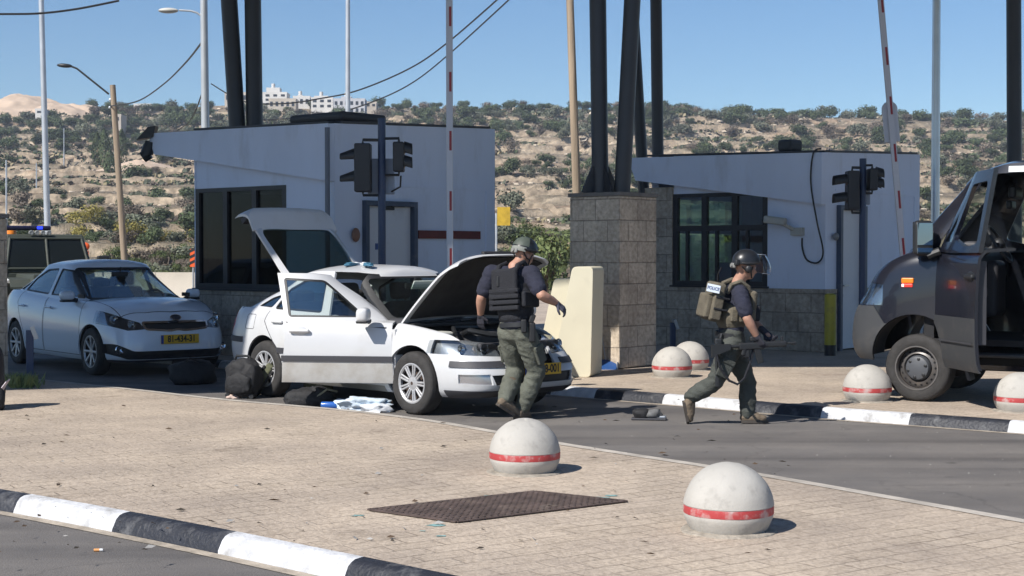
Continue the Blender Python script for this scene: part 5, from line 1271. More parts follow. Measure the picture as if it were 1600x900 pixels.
# ================================================================== SMALL WHITE SEDAN in the shade
def small_sedan():
    HB = R(-51.0); h = Vector((math.cos(HB), math.sin(HB), 0)); l = Vector((-h.y, h.x, 0))
    org = G(151, 586) - h * 1.35 + l * 0.785
    T = thing('white_sedan', 'clean white sedan waiting in the shade behind the searched car, yellow plate in front', 'car', (org.x, org.y, 0), HB)
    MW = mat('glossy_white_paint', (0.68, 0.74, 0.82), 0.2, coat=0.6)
    zs = lambda x: spl(x, [(-2.27, .92), (-2.0, 1.02), (-1.4, 1.03), (-.8, 1.0), (0, .95), (.7, .93), (1.05, .93), (1.5, .875), (1.85, .79), (2.08, .70)])
    zb = lambda x: spl(x, [(-2.3, .32), (-1.8, .2), (-1.2, .18), (1.2, .18), (1.8, .18), (2.1, .2)])
    xf = lambda t: spl(t, [(0, 1.99), (.1, 2.06), (.3, 2.10), (.5, 2.095), (.7, 2.06), (.88, 1.98), (1, 1.89)])
    xr = lambda t: spl(t, [(0, -2.15), (.1, -2.22), (.4, -2.265), (.7, -2.24), (1, -2.17)])
    w = lambda t: spl(t, [(0, .78), (.08, .83), (.3, .855), (.5, .86), (.7, .85), (.85, .825), (.94, .80), (1, .755)])
    S = lower_shell(xf, xr, w, lambda t: 5.2 - .9 * t, zb, zs, lambda x: spl(x, [(-2.3, .03), (.9, .04), (1.5, .07), (2.0, .05)]), 132)
    C = cabin_shell((1.12, -1.85, .775), (.18, -1.0, .575), 4.4, 4.0, lambda x: zs(x) - .03, lambda x: spl(x, [(-1.1, 1.345), (-.5, 1.40), (0, 1.395), (.25, 1.345)]), .066, 120)
    Ss = solid(S, .022); Cs = solid(C, .024)
    RW, RX, RZ = .345, 1.285, .305
    arches = [cyl_y(RX, RZ, RW, -1.2, 1.2), cyl_y(-RX, RZ, RW, -1.2, 1.2)]
    head = lambda s: [(s * .42, .60), (s * .62, .585), (s * .92, .70), (s * .92, .86), (s * .84, .87), (s * .60, .73), (s * .46, .68)]
    grille = rpoly([(-.42, .60), (-.10, .575), (0, .59), (.10, .575), (.42, .60), (.44, .685), (-.44, .685)], .03)
    lowgr = rpoly([(-.62, .225), (.62, .225), (.80, .30), (.84, .41), (.74, .42), (.58, .33), (-.58, .33), (-.74, .42), (-.84, .41), (-.80, .30)], .03)
    win_f = [(.78, .975), (.14, 1.32), (-.17, 1.345), (-.20, .985)]; win_r = [(-.27, .99), (-.25, 1.345), (-.62, 1.33), (-1.0, 1.20), (-1.13, 1.03)]; win_q = [(.92, .955), (.83, .965), (.82, 1.0)]
    win_b = [(-1.18, 1.03), (-1.06, 1.175), (-1.22, 1.12), (-1.40, 1.045)]
    ws = [(-.67, .94), (.67, .94), (.54, 1.355), (-.54, 1.355)]; rw = [(-.60, 1.05), (.60, 1.05), (.50, 1.345), (-.50, 1.345)]
    body = sub(Ss, *arches, pr_yz(head(1), 1.4, 2.6), pr_yz(head(-1), 1.4, 2.6), pr_yz(grille, 1.7, 2.6), pr_yz(lowgr, 1.5, 2.6), pr_xy([(.98, -.69), (.98, .69), (-1.72, .66), (-1.72, -.66)], .88, 1.3))
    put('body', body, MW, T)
    cab = sub(Cs, pr_yz(rpoly(ws, .07), .1, 1.4), pr_yz(rpoly(rw, .06), -2.4, -1.03))
    for q in (win_f, win_r, win_b): cab = sub(cab, pr_xz(rpoly(q, .04), -1, -.35), pr_xz(rpoly(q, .04), .35, 1))
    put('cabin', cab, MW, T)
    gl = solid(shift_normals(C, -.012), .004); Gs = solid(shift_normals(C, -.006), .012)
    def ring(poly, pr, d0=-.006, d1=.02): return sub(inter(Gs, pr(inset(poly, d0))), pr(rpoly(inset(poly, d1), .04)))
    f = lambda p: pr_yz(p, .1, 1.4)
    o = put('windscreen', inter(gl, f(inset(ws, -.01))), M_GLASS, T); put('windscreen_seal', ring(ws, f, -.01, .03), M_BLACKP, o)
    put('rear_screen', inter(gl, pr_yz(inset(rw, -.01), -2.4, -1.03)), M_GLASS, T)
    for s in (-1, 1):
        y0, y1 = (.35, 1) if s > 0 else (-1, -.35); f = lambda p: pr_xz(p, y0, y1)
        for nm, q in (('front_window', win_f), ('rear_window', win_r), ('quarter_window', win_b)):
            o = put(nm, inter(gl, f(inset(q, -.01))), M_GLASSD, T); put('window_seal', ring(q, f), M_BLACKP, o)
        mb = MB(); mb.box((.80, s * .735, .99), (.2, .02, .05)); mb.build('mirror_base', M_BLACKP, T)
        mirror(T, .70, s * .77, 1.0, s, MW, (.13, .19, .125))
        hl = put('headlight', inter(solid(shift_normals(S, -.045), .01), pr_yz(head(s), 1.35, 2.6)), mat('dark_reflector', (0.10, 0.11, 0.13), 0.25, metal=0.5), T)
        put('lens', inter(solid(shift_normals(S, .001), .006), pr_yz(inset(head(s), .003), 1.35, 2.6)), M_CLEAR, hl)
        for yy, zz, rr in ((.56, .66, .05), (.70, .72, .055)):
            mb = MB(); mb.lathe([(rr, .0), (rr * .85, -.02), (.03, -.03), (0, -.03)], Matrix.Translation((surf_x(S, s * yy, zz) - .014, s * yy, zz)) @ Matrix.Rotation(R(80), 4, 'Y') , 20); mb.build('bulb_bowl', M_CHROME, hl)
        mb = MB(); mb.lathe([(.055, 0), (.05, .02), (.03, .008), (0, .004)], Matrix.Translation((surf_x(S, s * .70, .345) - .03, s * .70, .345)) @ Matrix.Rotation(R(80), 4, 'Y'), 20); mb.build('fog_lamp', M_CHROME, T)
        line = solid(shift_normals(S, .0012), .003)
        for dr in ([(1.0, .24), (.98, .95), (-.21, .985), (-.22, .24)], [(-.235, .24), (-.225, .99), (-1.12, 1.03), (-1.22, .88), (-.95, .50), (-.86, .24)]):
            yy0, yy1 = (.4, 1.2) if s > 0 else (-1.2, -.4)
            put('door_gap', sub(inter(line, pr_xz(dr, yy0, yy1)), pr_xz(inset(dr, .008), yy0 - .1, yy1 + .1)), M_TRIM, T)
        for hx in (-.02, -.98):
            mb = MB(); mb.rbox((hx, s * .862, .83), (.19, .03, .032), .014); mb.build('door_handle', MW, T)
        put('tail_light', inter(solid(shift_normals(S, .002), .008), pr_xz([(-2.4, .72), (-2.4, .95), (-1.95, .98), (-2.1, .72)], *((.5, 1.2) if s > 0 else (-1.2, -.5)))), M_REDL, T)
    line = solid(shift_normals(S, .0012), .003); hp = [(1.02, -.72), (1.78, -.64), (1.86, -.35), (1.875, 0), (1.86, .35), (1.78, .64), (1.02, .72)]
    put('bonnet_gap', sub(inter(line, pr_xy(hp, .66, 1.2)), pr_xy(inset(hp, .008), .5, 1.3)), M_TRIM, T)
    gs = put('grille', inter(solid(shift_normals(S, -.02), .01), pr_yz(inset(grille, -.01), 1.6, 2.6)), M_RADI, T)
    fr = sub(inter(solid(shift_normals(S, .006), .02), pr_yz(inset(grille, -.012), 1.6, 2.6)), pr_yz(inset(grille, .012), 1.5, 2.7)); put('grille_frame', fr, M_CHROME, gs)
    put('lower_grille', inter(solid(shift_normals(S, -.03), .01), pr_yz(inset(lowgr, -.01), 1.4, 2.6)), M_RADI, T)
    lip = inter(solid(shift_normals(S, .003), .01), boxm(1.5, 2.5, -1, 1, .1, .215)); put('front_lip', sub(lip, *arches), M_TRIM, T)
    # oval badge on the bonnet's nose
    mb = MB(); M = Matrix.Translation((1.985, 0, .735)) @ Matrix.Rotation(R(62), 4, 'Y') @ Matrix.Diagonal((.55, 1, 1, 1)); mb.lathe([(.075, 0), (.07, .008), (0, .009)], M, 28); mb.lathe([(.075, .007), (.075, .012), (.064, .012), (.064, .007)], M, 28, mi=1)
    mb.build('badge', [mat('badge_dark', (0.03, 0.035, 0.05), 0.3), M_CHROME], T)
    plate(T, Matrix(((0, 0, 1, 2.112), (1, 0, 0, .0), (0, 1, 0, .47), (0, 0, 0, 1))), '81-434-31', 0.52, 0.115)
    mb = MB(); mb.box((-.4, 0, .28), (2.8, 1.45, .05)); mb.box((1.3, 0, .5), (1.1, 1.0, .5)); mb.box((-1.8, 0, .6), (.6, 1.2, .5)); mb.build('floor', M_UNDER, T)
    mb = MB(); mb.rbox((.85, 0, .84), (.5, 1.36, .22), .07); mb.build('dashboard', M_TRIM, T)
    for yy in (-.36, .36): seat(T, .05, yy)
    mb = MB(); mb.rbox((-.78, 0, .45), (.5, 1.2, .2), .06); mb.rbox((-1.05, 0, .78), (.18, 1.22, .6), .06, rot=(0, R(-16), 0)); mb.build('rear_bench', MATS['seat_cloth'], T)
    for yy in (-.36, .36): mb = MB(); mb.rbox((-1.12, yy, 1.12), (.11, .26, .14), .05); mb.build('rear_headrest', MATS['seat_cloth'], T)
    steering(T, .52, .36, .89)
    mb = MB(); mb.rbox((.33, 0, 1.26), (.03, .24, .07), .02); mb.cyl((.34, 0, 1.29), (.36, 0, 1.36), .01); mb.build('rear_view_mirror', M_BLACKP, T)
    mb = MB(); mb.cyl((.05, .0, 1.455), (-.02, 0, 1.55), .005); mb.build('aerial', M_BLACKP, T)
    mr = mat('alloy_grey', (0.42, 0.43, 0.45), 0.35, metal=0.5)
    for x in (RX, -RX):
        for s in (-1, 1):
            wheel(T, x, s * .745, .302, .185, .205, mr, 'alloy', s, nsp=8)
            mb = MB(); seg = 20; P = [(x + (RW - .005) * math.cos(PI * k / seg), RZ + (RW - .005) * math.sin(PI * k / seg)) for k in range(seg + 1)]
            for k in range(seg): mb.add([(P[k][0], s * .82, P[k][1]), (P[k + 1][0], s * .82, P[k + 1][1]), (P[k + 1][0], s * .5, P[k + 1][1]), (P[k][0], s * .5, P[k][1])], [(0, 1, 2, 3)])
            mb.build('wheel_liner', M_UNDER, T, angle=60)
    T.scale = (1.05, 1.05, 1.05)
    return T
small_sedan()

# ================================================================== ARMOURED JEEP far left
def jeep():
    d = 30.0; p = AT(62, 400, d); HB = R(-62); T = thing('armoured_jeep', 'grey green armoured jeep behind the white sedan, blue light bar on its roof', 'jeep', (p.x - .3, p.y + 1.2, 0), HB)
    MG = mat('olive_grey_paint', (0.05, 0.058, 0.046), 0.6, var=0.08, vscale=2, dirt=(0.11, 0.10, 0.08), dscale=3, damt=0.3, dth=0.54)
    mb = MB()
    def hexa(x0, x1, w0, w1, z0, z1, t0=None, t1=None, tw=None):
        t0 = x0 if t0 is None else t0; t1 = x1 if t1 is None else t1; tw = tw or (w0, w1)
        vs = [(x0, -w0, z0), (x1, -w1, z0), (x1, w1, z0), (x0, w0, z0), (t0, -tw[0], z1), (t1, -tw[1], z1), (t1, tw[1], z1), (t0, tw[0], z1)]
        mb.add(vs, [(0, 3, 2, 1), (4, 5, 6, 7), (0, 1, 5, 4), (1, 2, 6, 5), (2, 3, 7, 6), (3, 0, 4, 7)])
    hexa(-2.2, .55, .95, .95, .55, 1.22); hexa(.551, 2.0, .70, .62, .62, 1.20, .551, 1.95, (.66, .56))
    mb.build('body', MG, T, bevel=0.03)
    mb = MB(); hexa(-2.1, .55, .93, .93, 1.22, 2.02, -2.0, .20, (.80, .78)); mb.build('cab', MG, T, bevel=0.04)
    for s in (-1, 1):
        mb = MB(); pts = [(1.9, .95), (1.75, 1.10), (1.0, 1.13), (.65, 1.0), (.55, .7)]
        for k in range(4):
            (xa, za), (xb, zb_) = pts[k], pts[k + 1]
            mb.add([(xa, s * .58, za), (xb, s * .58, zb_), (xb, s * .98, zb_), (xa, s * .98, za), (xa, s * .58, za - .04), (xb, s * .58, zb_ - .04), (xb, s * .98, zb_ - .04), (xa, s * .98, za - .04)], [(0, 1, 2, 3), (7, 6, 5, 4), (0, 4, 5, 1), (3, 2, 6, 7), (0, 3, 7, 4), (1, 5, 6, 2)])
        mb.build('fender', MG, T)
        mb = MB(); mb.tube([(1.72, s * .985, 1.06), (1.3, s * .985, 1.10), (.9, s * .985, 1.09)], .035, 8); mb.build('fender_stripe', mat('white_stripe', (0.7, 0.7, 0.68), 0.5), T)
        mb = MB(); mb.rbox((.55, s * 1.12, 1.42), (.12, .26, .30), .04); mb.tube([(.52, s * .92, 1.35), (.55, s * 1.05, 1.4)], .025, 6); mb.build('mirror', M_BLACKP, T)
        mb = MB(); mb.lathe([(.10, 0), (.09, .03), (0, .045)], Matrix.Translation((1.99, s * .46, .92)) @ Matrix.Rotation(R(90), 4, 'Y'), 20); mb.build('headlight', M_CLEAR, T)
        mb = MB(); mb.add([(-.05, s * .935, 1.40), (-.95, s * .935, 1.40), (-.95, s * .86, 1.85), (-.02, s * .86, 1.85)], [(0, 1, 2, 3)]); mb.build('side_window', mat('armoured_glass', (0.012, 0.016, 0.018), 0.12, spec=0.25), T)
    mb = MB(); mb.add([(.522, -.80, 1.34), (.522, .80, 1.34), (.272, .70, 1.90), (.272, -.70, 1.90)], [(0, 1, 2, 3)]); mb.build('windscreen', MATS['armoured_glass'] if 'armoured_glass' in MATS else M_BLACKP, T)
    mb = MB()
    for a, b in (((.53, -.84, 1.30), (.53, .84, 1.30)), ((.265, -.73, 1.93), (.265, .73, 1.93)), ((.53, -.84, 1.30), (.265, -.73, 1.93)), ((.53, .84, 1.30), (.265, .73, 1.93)), ((.53, 0, 1.30), (.265, 0, 1.93))): mb.cyl(a, b, .03, seg=8)
    mb.build('windscreen_frame', MG, T)
    mb = MB(); mb.rbox((.02, -.34, 2.15), (.26, .95, .10), .04); lb = mb.build('light_bar', mat('light_bar_navy', (0.02, 0.02, 0.05), 0.25), T)
    mb = MB(); mb.rbox((.14, -.10, 2.155), (.05, .12, .06), .02); mb.build('blue_beacon', mat('blue_beacon', (0.02, 0.03, 0.8), 0.3, emit=(0.02, 0.05, 1.0), estr=1.6), lb)
    for k in range(4): mb = MB(); mb.lathe([(.048, -.05), (.052, 0), (.04, .02), (0, .015)], Matrix.Translation((.28, -.30 + k * .12, 2.05)) @ Matrix.Rotation(R(90), 4, 'Y'), 16); mb.build('spot_lamp', mat('spot_grey', (0.25, 0.26, 0.26), 0.4), T)
    mb = MB(); mb.box((1.5, .0, 1.235), (.5, .55, .05)); mb.build('bonnet_vent', MG, T)
    M = Matrix(((0, -1, 0, 1.35), (1, 0, 0, .15), (0, 0, 1, 1.262), (0, 0, 0, 1)))
    mb = MB(); mb.lathe([(.09, 0), (0, 0.001)], Matrix.Translation((1.3, .2, 1.263)) @ Matrix.Diagonal((1, 1.7, 1, 1)), 20); mb.build('emblem', MATS['white_stripe'], T)
    for k in range(7): mb = MB(); mb.box((2.0, -.30 + k * .1, .93), (.03, .045, .4)); mb.build('grille_bar', M_BLACKP, T)
    mb = MB(); mb.rbox((2.12, 0, .58), (.2, 1.5, .2), .03); mb.build('bumper', M_BLACKP, T)
    ms = mat('jeep_wheel', (0.08, 0.085, 0.07), 0.6)
    for x in (1.25, -1.35):
        for s in (-1, 1): wheel(T, x, s * .80, .40, .24, .22, ms, 'alloy', s, nsp=6)
    for s, lb_ in ((-1, 'near'), (1, 'far')):
        pass
    mb = MB(); mb.lathe([(.0, .17), (.07, .15), (.10, .08), (.10, 0), (.0, 0)], Matrix.Translation((-.9, -.5, 2.03)), 16); mb.build('orange_beacon', M_ORANGE, T)
jeep()
# ================================================================== DARK BLUE VAN at the right edge, its front door open
def van():
    HB = R(151.0); h = Vector((math.cos(HB), math.sin(HB), 0)); l = Vector((-h.y, h.x, 0))
    org = G(1438, 626, ZI) - l * 0.83            # local origin: front axle centre, +x forward, +y the side we see
    T = thing('van', 'dark navy van cut by the right edge, driver door swung open, black steel wheels', 'van', (org.x, org.y, ZI), HB)
    MN = mat('navy_van_paint', (0.011, 0.012, 0.019), 0.24, coat=0.5, dirt=(0.055, 0.05, 0.05), dscale=1.6, damt=0.35, dth=0.55)
    MC = mat('grey_cladding', (0.04, 0.042, 0.046), 0.6, dirt=(0.11, 0.10, 0.09), dscale=3, damt=0.4, dth=0.5)
    zs = lambda x: spl(x, [(-5, 1.56), (-.6, 1.56), (-.2, 1.57), (.05, 1.54), (.25, 1.47), (.42, 1.36), (.58, 1.16)])
    zb = lambda x: spl(x, [(-5, .34), (.2, .36), (.5, .42), (1.0, .44)])
    xf = lambda t: spl(t, [(0, .66), (.08, .70), (.3, .73), (.55, .72), (.78, .67), (1, .58)])
    xr = lambda t: -4.6
    w = lambda t: spl(t, [(0, .93), (.1, .975), (.35, .995), (.6, .995), (.8, .985), (.93, .965), (1, .90)])
    S = lower_shell(xf, xr, w, lambda t: 14 - 4 * t, zb, zs, lambda x: spl(x, [(0, .03), (.3, .06), (.9, .08)]), 200)
    C = cabin_shell((.22, -4.6, .965), (-.46, -4.55, .80), 9, 8, lambda x: zs(x) - .03, lambda x: spl(x, [(-4.6, 2.45), (-1.4, 2.45), (-.9, 2.43), (-.5, 2.33)]), .06, 200, [0, .12, .25, .4, .55, .7, .82, .9, .96, 1.0])
    Ss = solid(S, .03); Cs = solid(C, .03)
    RW = .43; arch = cyl_y(.04, .47, RW, .3, 1.3); arch2 = cyl_y(.04, .47, RW, -1.3, -.3); ra = cyl_y(-3.6, .47, RW, -1.3, 1.3)
    dlo = [(-.20, .40), (-.20, 1.58), (-1.24, 1.58), (-1.24, .40)]
    dhi = [(-.18, 1.50), (-.22, 1.66), (-.62, 2.29), (-.74, 2.33), (-1.24, 2.34), (-1.24, 1.50)]
    win = [(-.52, 1.68), (-.76, 2.20), (-1.15, 2.22), (-1.15, 1.62), (-.9, 1.58)]
    qwin = [(-.17, 1.47), (-.50, 1.86), (-.55, 1.86), (-.50, 1.47)]
    ws = [(-.82, 1.56), (.82, 1.56), (.68, 2.24), (-.68, 2.24)]
    head = lambda s: [(s * .50, .98), (s * 1.1, .99), (s * 1.1, 1.16), (s * .80, 1.25), (s * .52, 1.16)]
    slide = [(-1.46, .5), (-1.46, 2.3), (-2.7, 2.3), (-2.7, .5)]
    gril = [(-.50, .95), (.50, .95), (.55, 1.15), (-.55, 1.15)]
    body = sub(Ss, arch, arch2, ra, pr_xz(dlo, .6, 1.3), pr_yz(head(1), .36, 1.5), pr_yz(head(-1), .36, 1.5), pr_yz(gril, .5, 1.5), pr_xy([(.05, -.86), (.05, .86), (-4.4, .86), (-4.4, -.86)], 1.44, 1.8))
    put('body', body, MN, T)
    cab = sub(Cs, pr_yz(rpoly(ws, .1), -.58, .8), pr_xz(dhi, .5, 1.2), pr_xz(rpoly(win, .05), -1.2, -.5), pr_xz([(-1.65, 1.62), (-1.65, 2.15), (-2.6, 2.15), (-2.6, 1.62)], -1.2, -.5))
    put('cabin', cab, MN, T)
    gl = solid(shift_normals(C, -.012), .004)
    put('windscreen', inter(gl, pr_yz(inset(ws, -.015), -.62, .8)), M_GLASS, T)
    put('cab_window', inter(gl, pr_xz(inset(win, -.015), -1.2, -.5)), M_GLASS, T)
    put('cab_window', inter(gl, pr_xz([(-1.63, 1.60), (-1.63, 2.17), (-2.62, 2.17), (-2.62, 1.60)], -1.2, -.5)), M_GLASS, T)
    cl = solid(shift_normals(S, .008), .02)
    put('front_bumper', sub(inter(cl, boxm(.02, 1.5, -1.2, 1.2, .3, .98)), arch, arch2, pr_xz([(-.2, .80), (.34, .80), (.46, .985), (-.2, .985)], -1.3, 1.3)), MC, T)
    put('roof_rail', inter(solid(shift_normals(C, .02), .03), boxm(-3.4, -.86, .76, .86, 2.34, 2.40)), mat('pale_rail', (0.6, 0.62, 0.64), 0.4), T)
    for s in (-1, 1):
        o = put('headlight', inter(solid(shift_normals(S, -.06), .012), pr_yz(head(s), .34, 1.5)), mat('van_reflector', (0.5, 0.52, 0.55), 0.2, metal=0.8), T)
        put('lens', inter(solid(shift_normals(S, .002), .006), pr_yz(inset(head(s), .004), .36, 1.5)), M_CLEAR, o)
    put('grille', inter(solid(shift_normals(S, -.02), .01), pr_yz(gril, .4, 1.5)), M_RADI, T)
    # amber and red marker lamps on the wing
    mb = MB(); mb.rbox((.10, .988, 1.245), (.125, .03, .055), .01); mb.build('marker_lamp', mat('amber_lit', (0.8, 0.2, 0.01), 0.3, emit=(1.0, 0.25, 0.02), estr=0.12), T)
    mb = MB(); mb.rbox((.105, .988, 1.195), (.115, .03, .036), .008); mb.build('marker_lamp', mat('red_lit', (0.8, 0.04, 0.03), 0.3, emit=(1.0, 0.06, 0.05), estr=0.35), T)
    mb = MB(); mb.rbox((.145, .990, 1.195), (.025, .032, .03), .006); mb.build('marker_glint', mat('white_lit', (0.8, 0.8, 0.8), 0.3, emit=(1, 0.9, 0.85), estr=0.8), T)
    # open door on a hinge at the A pillar
    piv = (-.20, .96, 0); rot = (0, 0, R(-56))
    lo = sub(inter(Ss, pr_xz(inset(dlo, .006), .6, 1.3)), arch); hi = sub(inter(solid(C, .045), pr_xz(inset(dhi, .006), .5, 1.2)), pr_xz(rpoly(win, .05), .4, 1.3))
    hi = sub(hi, pr_xz(rpoly(inset([(-.29, 1.64), (-.52, 1.92), (-.50, 1.64)], .0), .01), .4, 1.3))
    d = put('front_door', join_me('d', [lo, hi], MN), MN, T, 32, piv, rot)
    def dp(name, me, m): o = put(name, me, m, d, 32); o.data.transform(Matrix.Translation(-Vector(piv))); return o
    dp('cladding', sub(inter(cl, boxm(-1.23, -.21, .6, 1.3, .38, .90)), arch), MC)
    mb = MB(); mb.box((-.80, 1.018, .66), (.80, .006, .012)); dp('cladding_seam', mb.mesh('m', M_TRIM), M_TRIM)
    mb = MB(); mb.box((-.78, .90, 1.05), (.80, .08, .8)); mb.rbox((-.78, .85, 1.15), (.6, .1, .12), .03); dp('door_card', mb.mesh('m', M_TRIM), M_TRIM)
    dp('quarter_glass', inter(gl, pr_xz([(-.28, 1.63), (-.53, 1.94), (-.49, 1.63)], .4, 1.3)), M_GLASSD)
    mb = MB(); mb.rbox((-1.10, 1.0, 1.30), (.2, .05, .05), .02); mb.ball((-1.10, .985, 1.30), (.1, .014, .055), 14, 8); dp('door_handle', mb.mesh('m', M_BLACKP), M_BLACKP)
    mb = MB(); mb.rbox((-.20, 1.12, 1.68), (.12, .20, .36), .05); mb.tube([(-.27, .97, 1.55), (-.22, 1.08, 1.50)], .04, 8); mo = dp('mirror', mb.mesh('m', M_BLACKP), M_BLACKP)
    mb = MB(); mb.rbox((-.263, 1.12, 1.72), (.01, .16, .23), .004); mb.rbox((-.263, 1.12, 1.55), (.01, .16, .06), .004); q = put('mirror_glass', mb.mesh('m', M_CHROME), mat('mirror_glass', (0.24, 0.33, 0.45), 0.03, metal=1.0), mo); q.data.transform(Matrix.Translation(-Vector(piv)))
    mb = MB(); mb.rbox((-.145, 1.12, 1.70), (.02, .17, .29), .008); q = put('mirror_cover', mb.mesh('m', M_SILVER), mat('mirror_cover', (0.02, 0.022, 0.028), 0.25), mo); q.data.transform(Matrix.Translation(-Vector(piv)))
    # inside
    mb = MB(); mb.box((-2.2, 0, .62), (4.4, 1.8, .06)); mb.box((-1.29, .88, 1.4), (.08, .1, 1.9)); mb.box((-.1, 0, 1.0), (.1, 1.8, .8)); mb.build('floor', M_UNDER, T)
    mb = MB(); mb.rbox((-.30, 0, 1.38), (.5, 1.75, .42), .1); mb.rbox((-.43, .46, 1.60), (.2, .42, .1), .04); mb.rbox((-.50, -.02, 1.15), (.3, .5, .6), .06); mb.build('dashboard', M_TRIM, T)
    steering(T, -.72, .52, 1.62, .21, 58)
    for y in (.48, -.48): seat(T, -1.35, y, .92)
    mb = MB(); mb.rbox((-.80, .1, 2.16), (.08, .42, .13), .03); mb.rbox((-.72, -.1, 2.04), (.06, .26, .09), .02); mb.build('overhead_console', M_BLACKP, T)
    mb = MB(); mb.rbox((-1.39, .90, .58), (.3, .14, .05), .015); mb.rbox((-.9, .9, .5), (.9, .2, .04), .015); mb.build('step', MC, T)
    mb = MB(); mb.ball((-1.36, .99, .95), (.04, .015, .04), 12, 8); mb.build('side_marker', M_ORANGE, T)
    mb = MB(); mb.box((-1.8, 0, .40), (3.6, 1.5, .14)); mb.box((-.35, 0, .46), (.2, 1.3, .2)); mb.build('chassis', M_UNDER, T)
    mb = MB(); mb.add([(-.44, .72, .46), (-.44, .96, .46), (-.50, .96, .24), (-.50, .72, .24), (-.47, .72, .46), (-.47, .96, .46), (-.53, .96, .24), (-.53, .72, .24)], [(0, 1, 2, 3), (7, 6, 5, 4), (0, 4, 5, 1), (1, 5, 6, 2), (2, 6, 7, 3), (3, 7, 4, 0)]); mb.build('mud_flap', M_TRIM, T)
    msd = mat('dark_steel_wheel', (0.16, 0.15, 0.145), 0.4, metal=0.5, dirt=(0.25, 0.21, 0.17), dscale=9, damt=0.5, dth=0.5)
    wheel(T, 0, .83, .345, .235, .225, msd, 'steel', 1, R(-7)); wheel(T, 0, -.83, .345, .235, .225, msd, 'steel', -1, R(-7))
    for s in (-1, 1): wheel(T, -3.6, s * .83, .345, .235, .225, msd, 'steel', s)
    for s in (-1, 1):
        mb = MB(); seg = 22; P = [(.04 + (RW - .006) * math.cos(PI * k / seg), .47 + (RW - .006) * math.sin(PI * k / seg)) for k in range(seg + 1)]
        for k in range(seg): mb.add([(P[k][0], s * .95, P[k][1]), (P[k + 1][0], s * .95, P[k + 1][1]), (P[k + 1][0], s * .5, P[k + 1][1]), (P[k][0], s * .5, P[k][1])], [(0, 1, 2, 3)])
        mb.build('wheel_liner', M_UNDER, T, angle=60)
        mb = MB(); mb.cyl((.02, s * .55, .5), (-.04, s * .6, .95), .045); mb.build('damper', M_STEEL, T)
van()
# ================================================================== PEOPLE
def caps(mb, p0, p1, r0, r1, seg=14):
    p0 = Vector(p0); p1 = Vector(p1); mb.cyl(p0, p1, r0, r1, seg); mb.ball(p0, r0, seg, 8); mb.ball(p1, r1, seg, 8)
def flesh(name, mb, m, parent, voxel=.012, it=5, folds=0.0, fscale=9.0, fdir=None, seed=0, keep=None):
    """fuse overlapping tapered pieces into one continuous skin"""
    me = bpy.data.meshes.new('tmp'); me.from_pydata(mb.v, [], mb.f); a = bpy.data.objects.new('tmp', me); COL.objects.link(a)
    md = a.modifiers.new('r', 'REMESH'); md.mode = 'VOXEL'; md.voxel_size = voxel
    sm = a.modifiers.new('s', 'SMOOTH'); sm.factor = .5; sm.iterations = it
    r = evaluated(a); bpy.data.objects.remove(a)
    if folds > 0:
        r.calc_loop_triangles() if hasattr(r, 'calc_loop_triangles') else None
        ns = [v.normal.copy() for v in r.vertices]
        for v, n_ in zip(r.vertices, ns):
            c = v.co
            q = mnoise.noise(Vector((c.x * fscale, c.y * fscale, c.z * fscale * 2.1 + c.x * 4 + seed))); q2 = mnoise.noise(Vector((c.x * fscale * 2.6 + c.z * 9, c.y * fscale * 2.6, c.z * fscale * 3.2 + seed)))
            rid = 1 - abs(q) * 2.2
            v.co = c + n_ * folds * (rid * .7 + q2 * .5 - .3)
    r.name = name; r.materials.clear()
    for q in (m if isinstance(m, (list, tuple)) else [m]): r.materials.append(q)
    smooth(r, 80); return link(name, r, parent)
M_SKIN = mat('skin', (0.43, 0.235, 0.165), 0.55, var=0.08, vscale=12, bump=0.1, bscale=60)
M_NAVY = mat('navy_shirt', (0.018, 0.02, 0.038), 0.9, var=0.2, vscale=9, bump=0.4, bscale=90)
M_OLIVE = mat('olive_trousers', (0.108, 0.113, 0.090), 0.9, var=0.22, vscale=7, dirt=(0.16, 0.145, 0.11), dscale=4, damt=0.5, dth=0.56, bump=0.5, bscale=70)
M_OLIVE2 = mat('dark_green_trousers', (0.060, 0.065, 0.057), 0.9, var=0.22, vscale=7, dirt=(0.08, 0.08, 0.065), dscale=4, damt=0.5, dth=0.56, bump=0.5, bscale=70)
M_VEST = mat('black_vest', (0.011, 0.012, 0.017), 0.85, var=0.2, vscale=16, bump=0.5, bscale=80)
M_KHAKI = mat('khaki_carrier', (0.125, 0.108, 0.078), 0.9, var=0.2, vscale=12, bump=0.5, bscale=80)
M_BOOT = mat('tan_boot', (0.155, 0.118, 0.082), 0.85, var=0.25, vscale=14, bump=0.4, bscale=40)
M_SOLE = mat('boot_sole', (0.06, 0.05, 0.042), 0.85)
M_GLOVE = mat('dark_glove', (0.022, 0.022, 0.032), 0.8, var=0.2, vscale=20)
M_HELM = mat('helmet_black', (0.016, 0.017, 0.02), 0.35, var=0.1, vscale=6)
M_HELMG = mat('helmet_green', (0.065, 0.08, 0.065), 0.6, var=0.2, vscale=12)
def basis(fwd, up=(0, 0, 1)):
    f = Vector(fwd).normalized(); u = Vector(up); l = u.cross(f).normalized(); u = f.cross(l); return f, l, u
def LM(o, f, l, u): return Matrix(((f.x, l.x, u.x, o[0]), (f.y, l.y, u.y, o[1]), (f.z, l.z, u.z, o[2]), (0, 0, 0, 1)))
def foot_boot(parent, ankle, toe, heel_back=.075):
    """boot as one skin: shaft, heel, instep, toe; sole below as sub-part"""
    a = Vector(ankle); t = Vector(toe); d = (t - a)
    f = d.normalized(); side = Vector((0, 0, 1)).cross(f); side = side.normalized() if side.length > .1 else Vector((0, 1, 0)); up = f.cross(side)
    return f, side, up
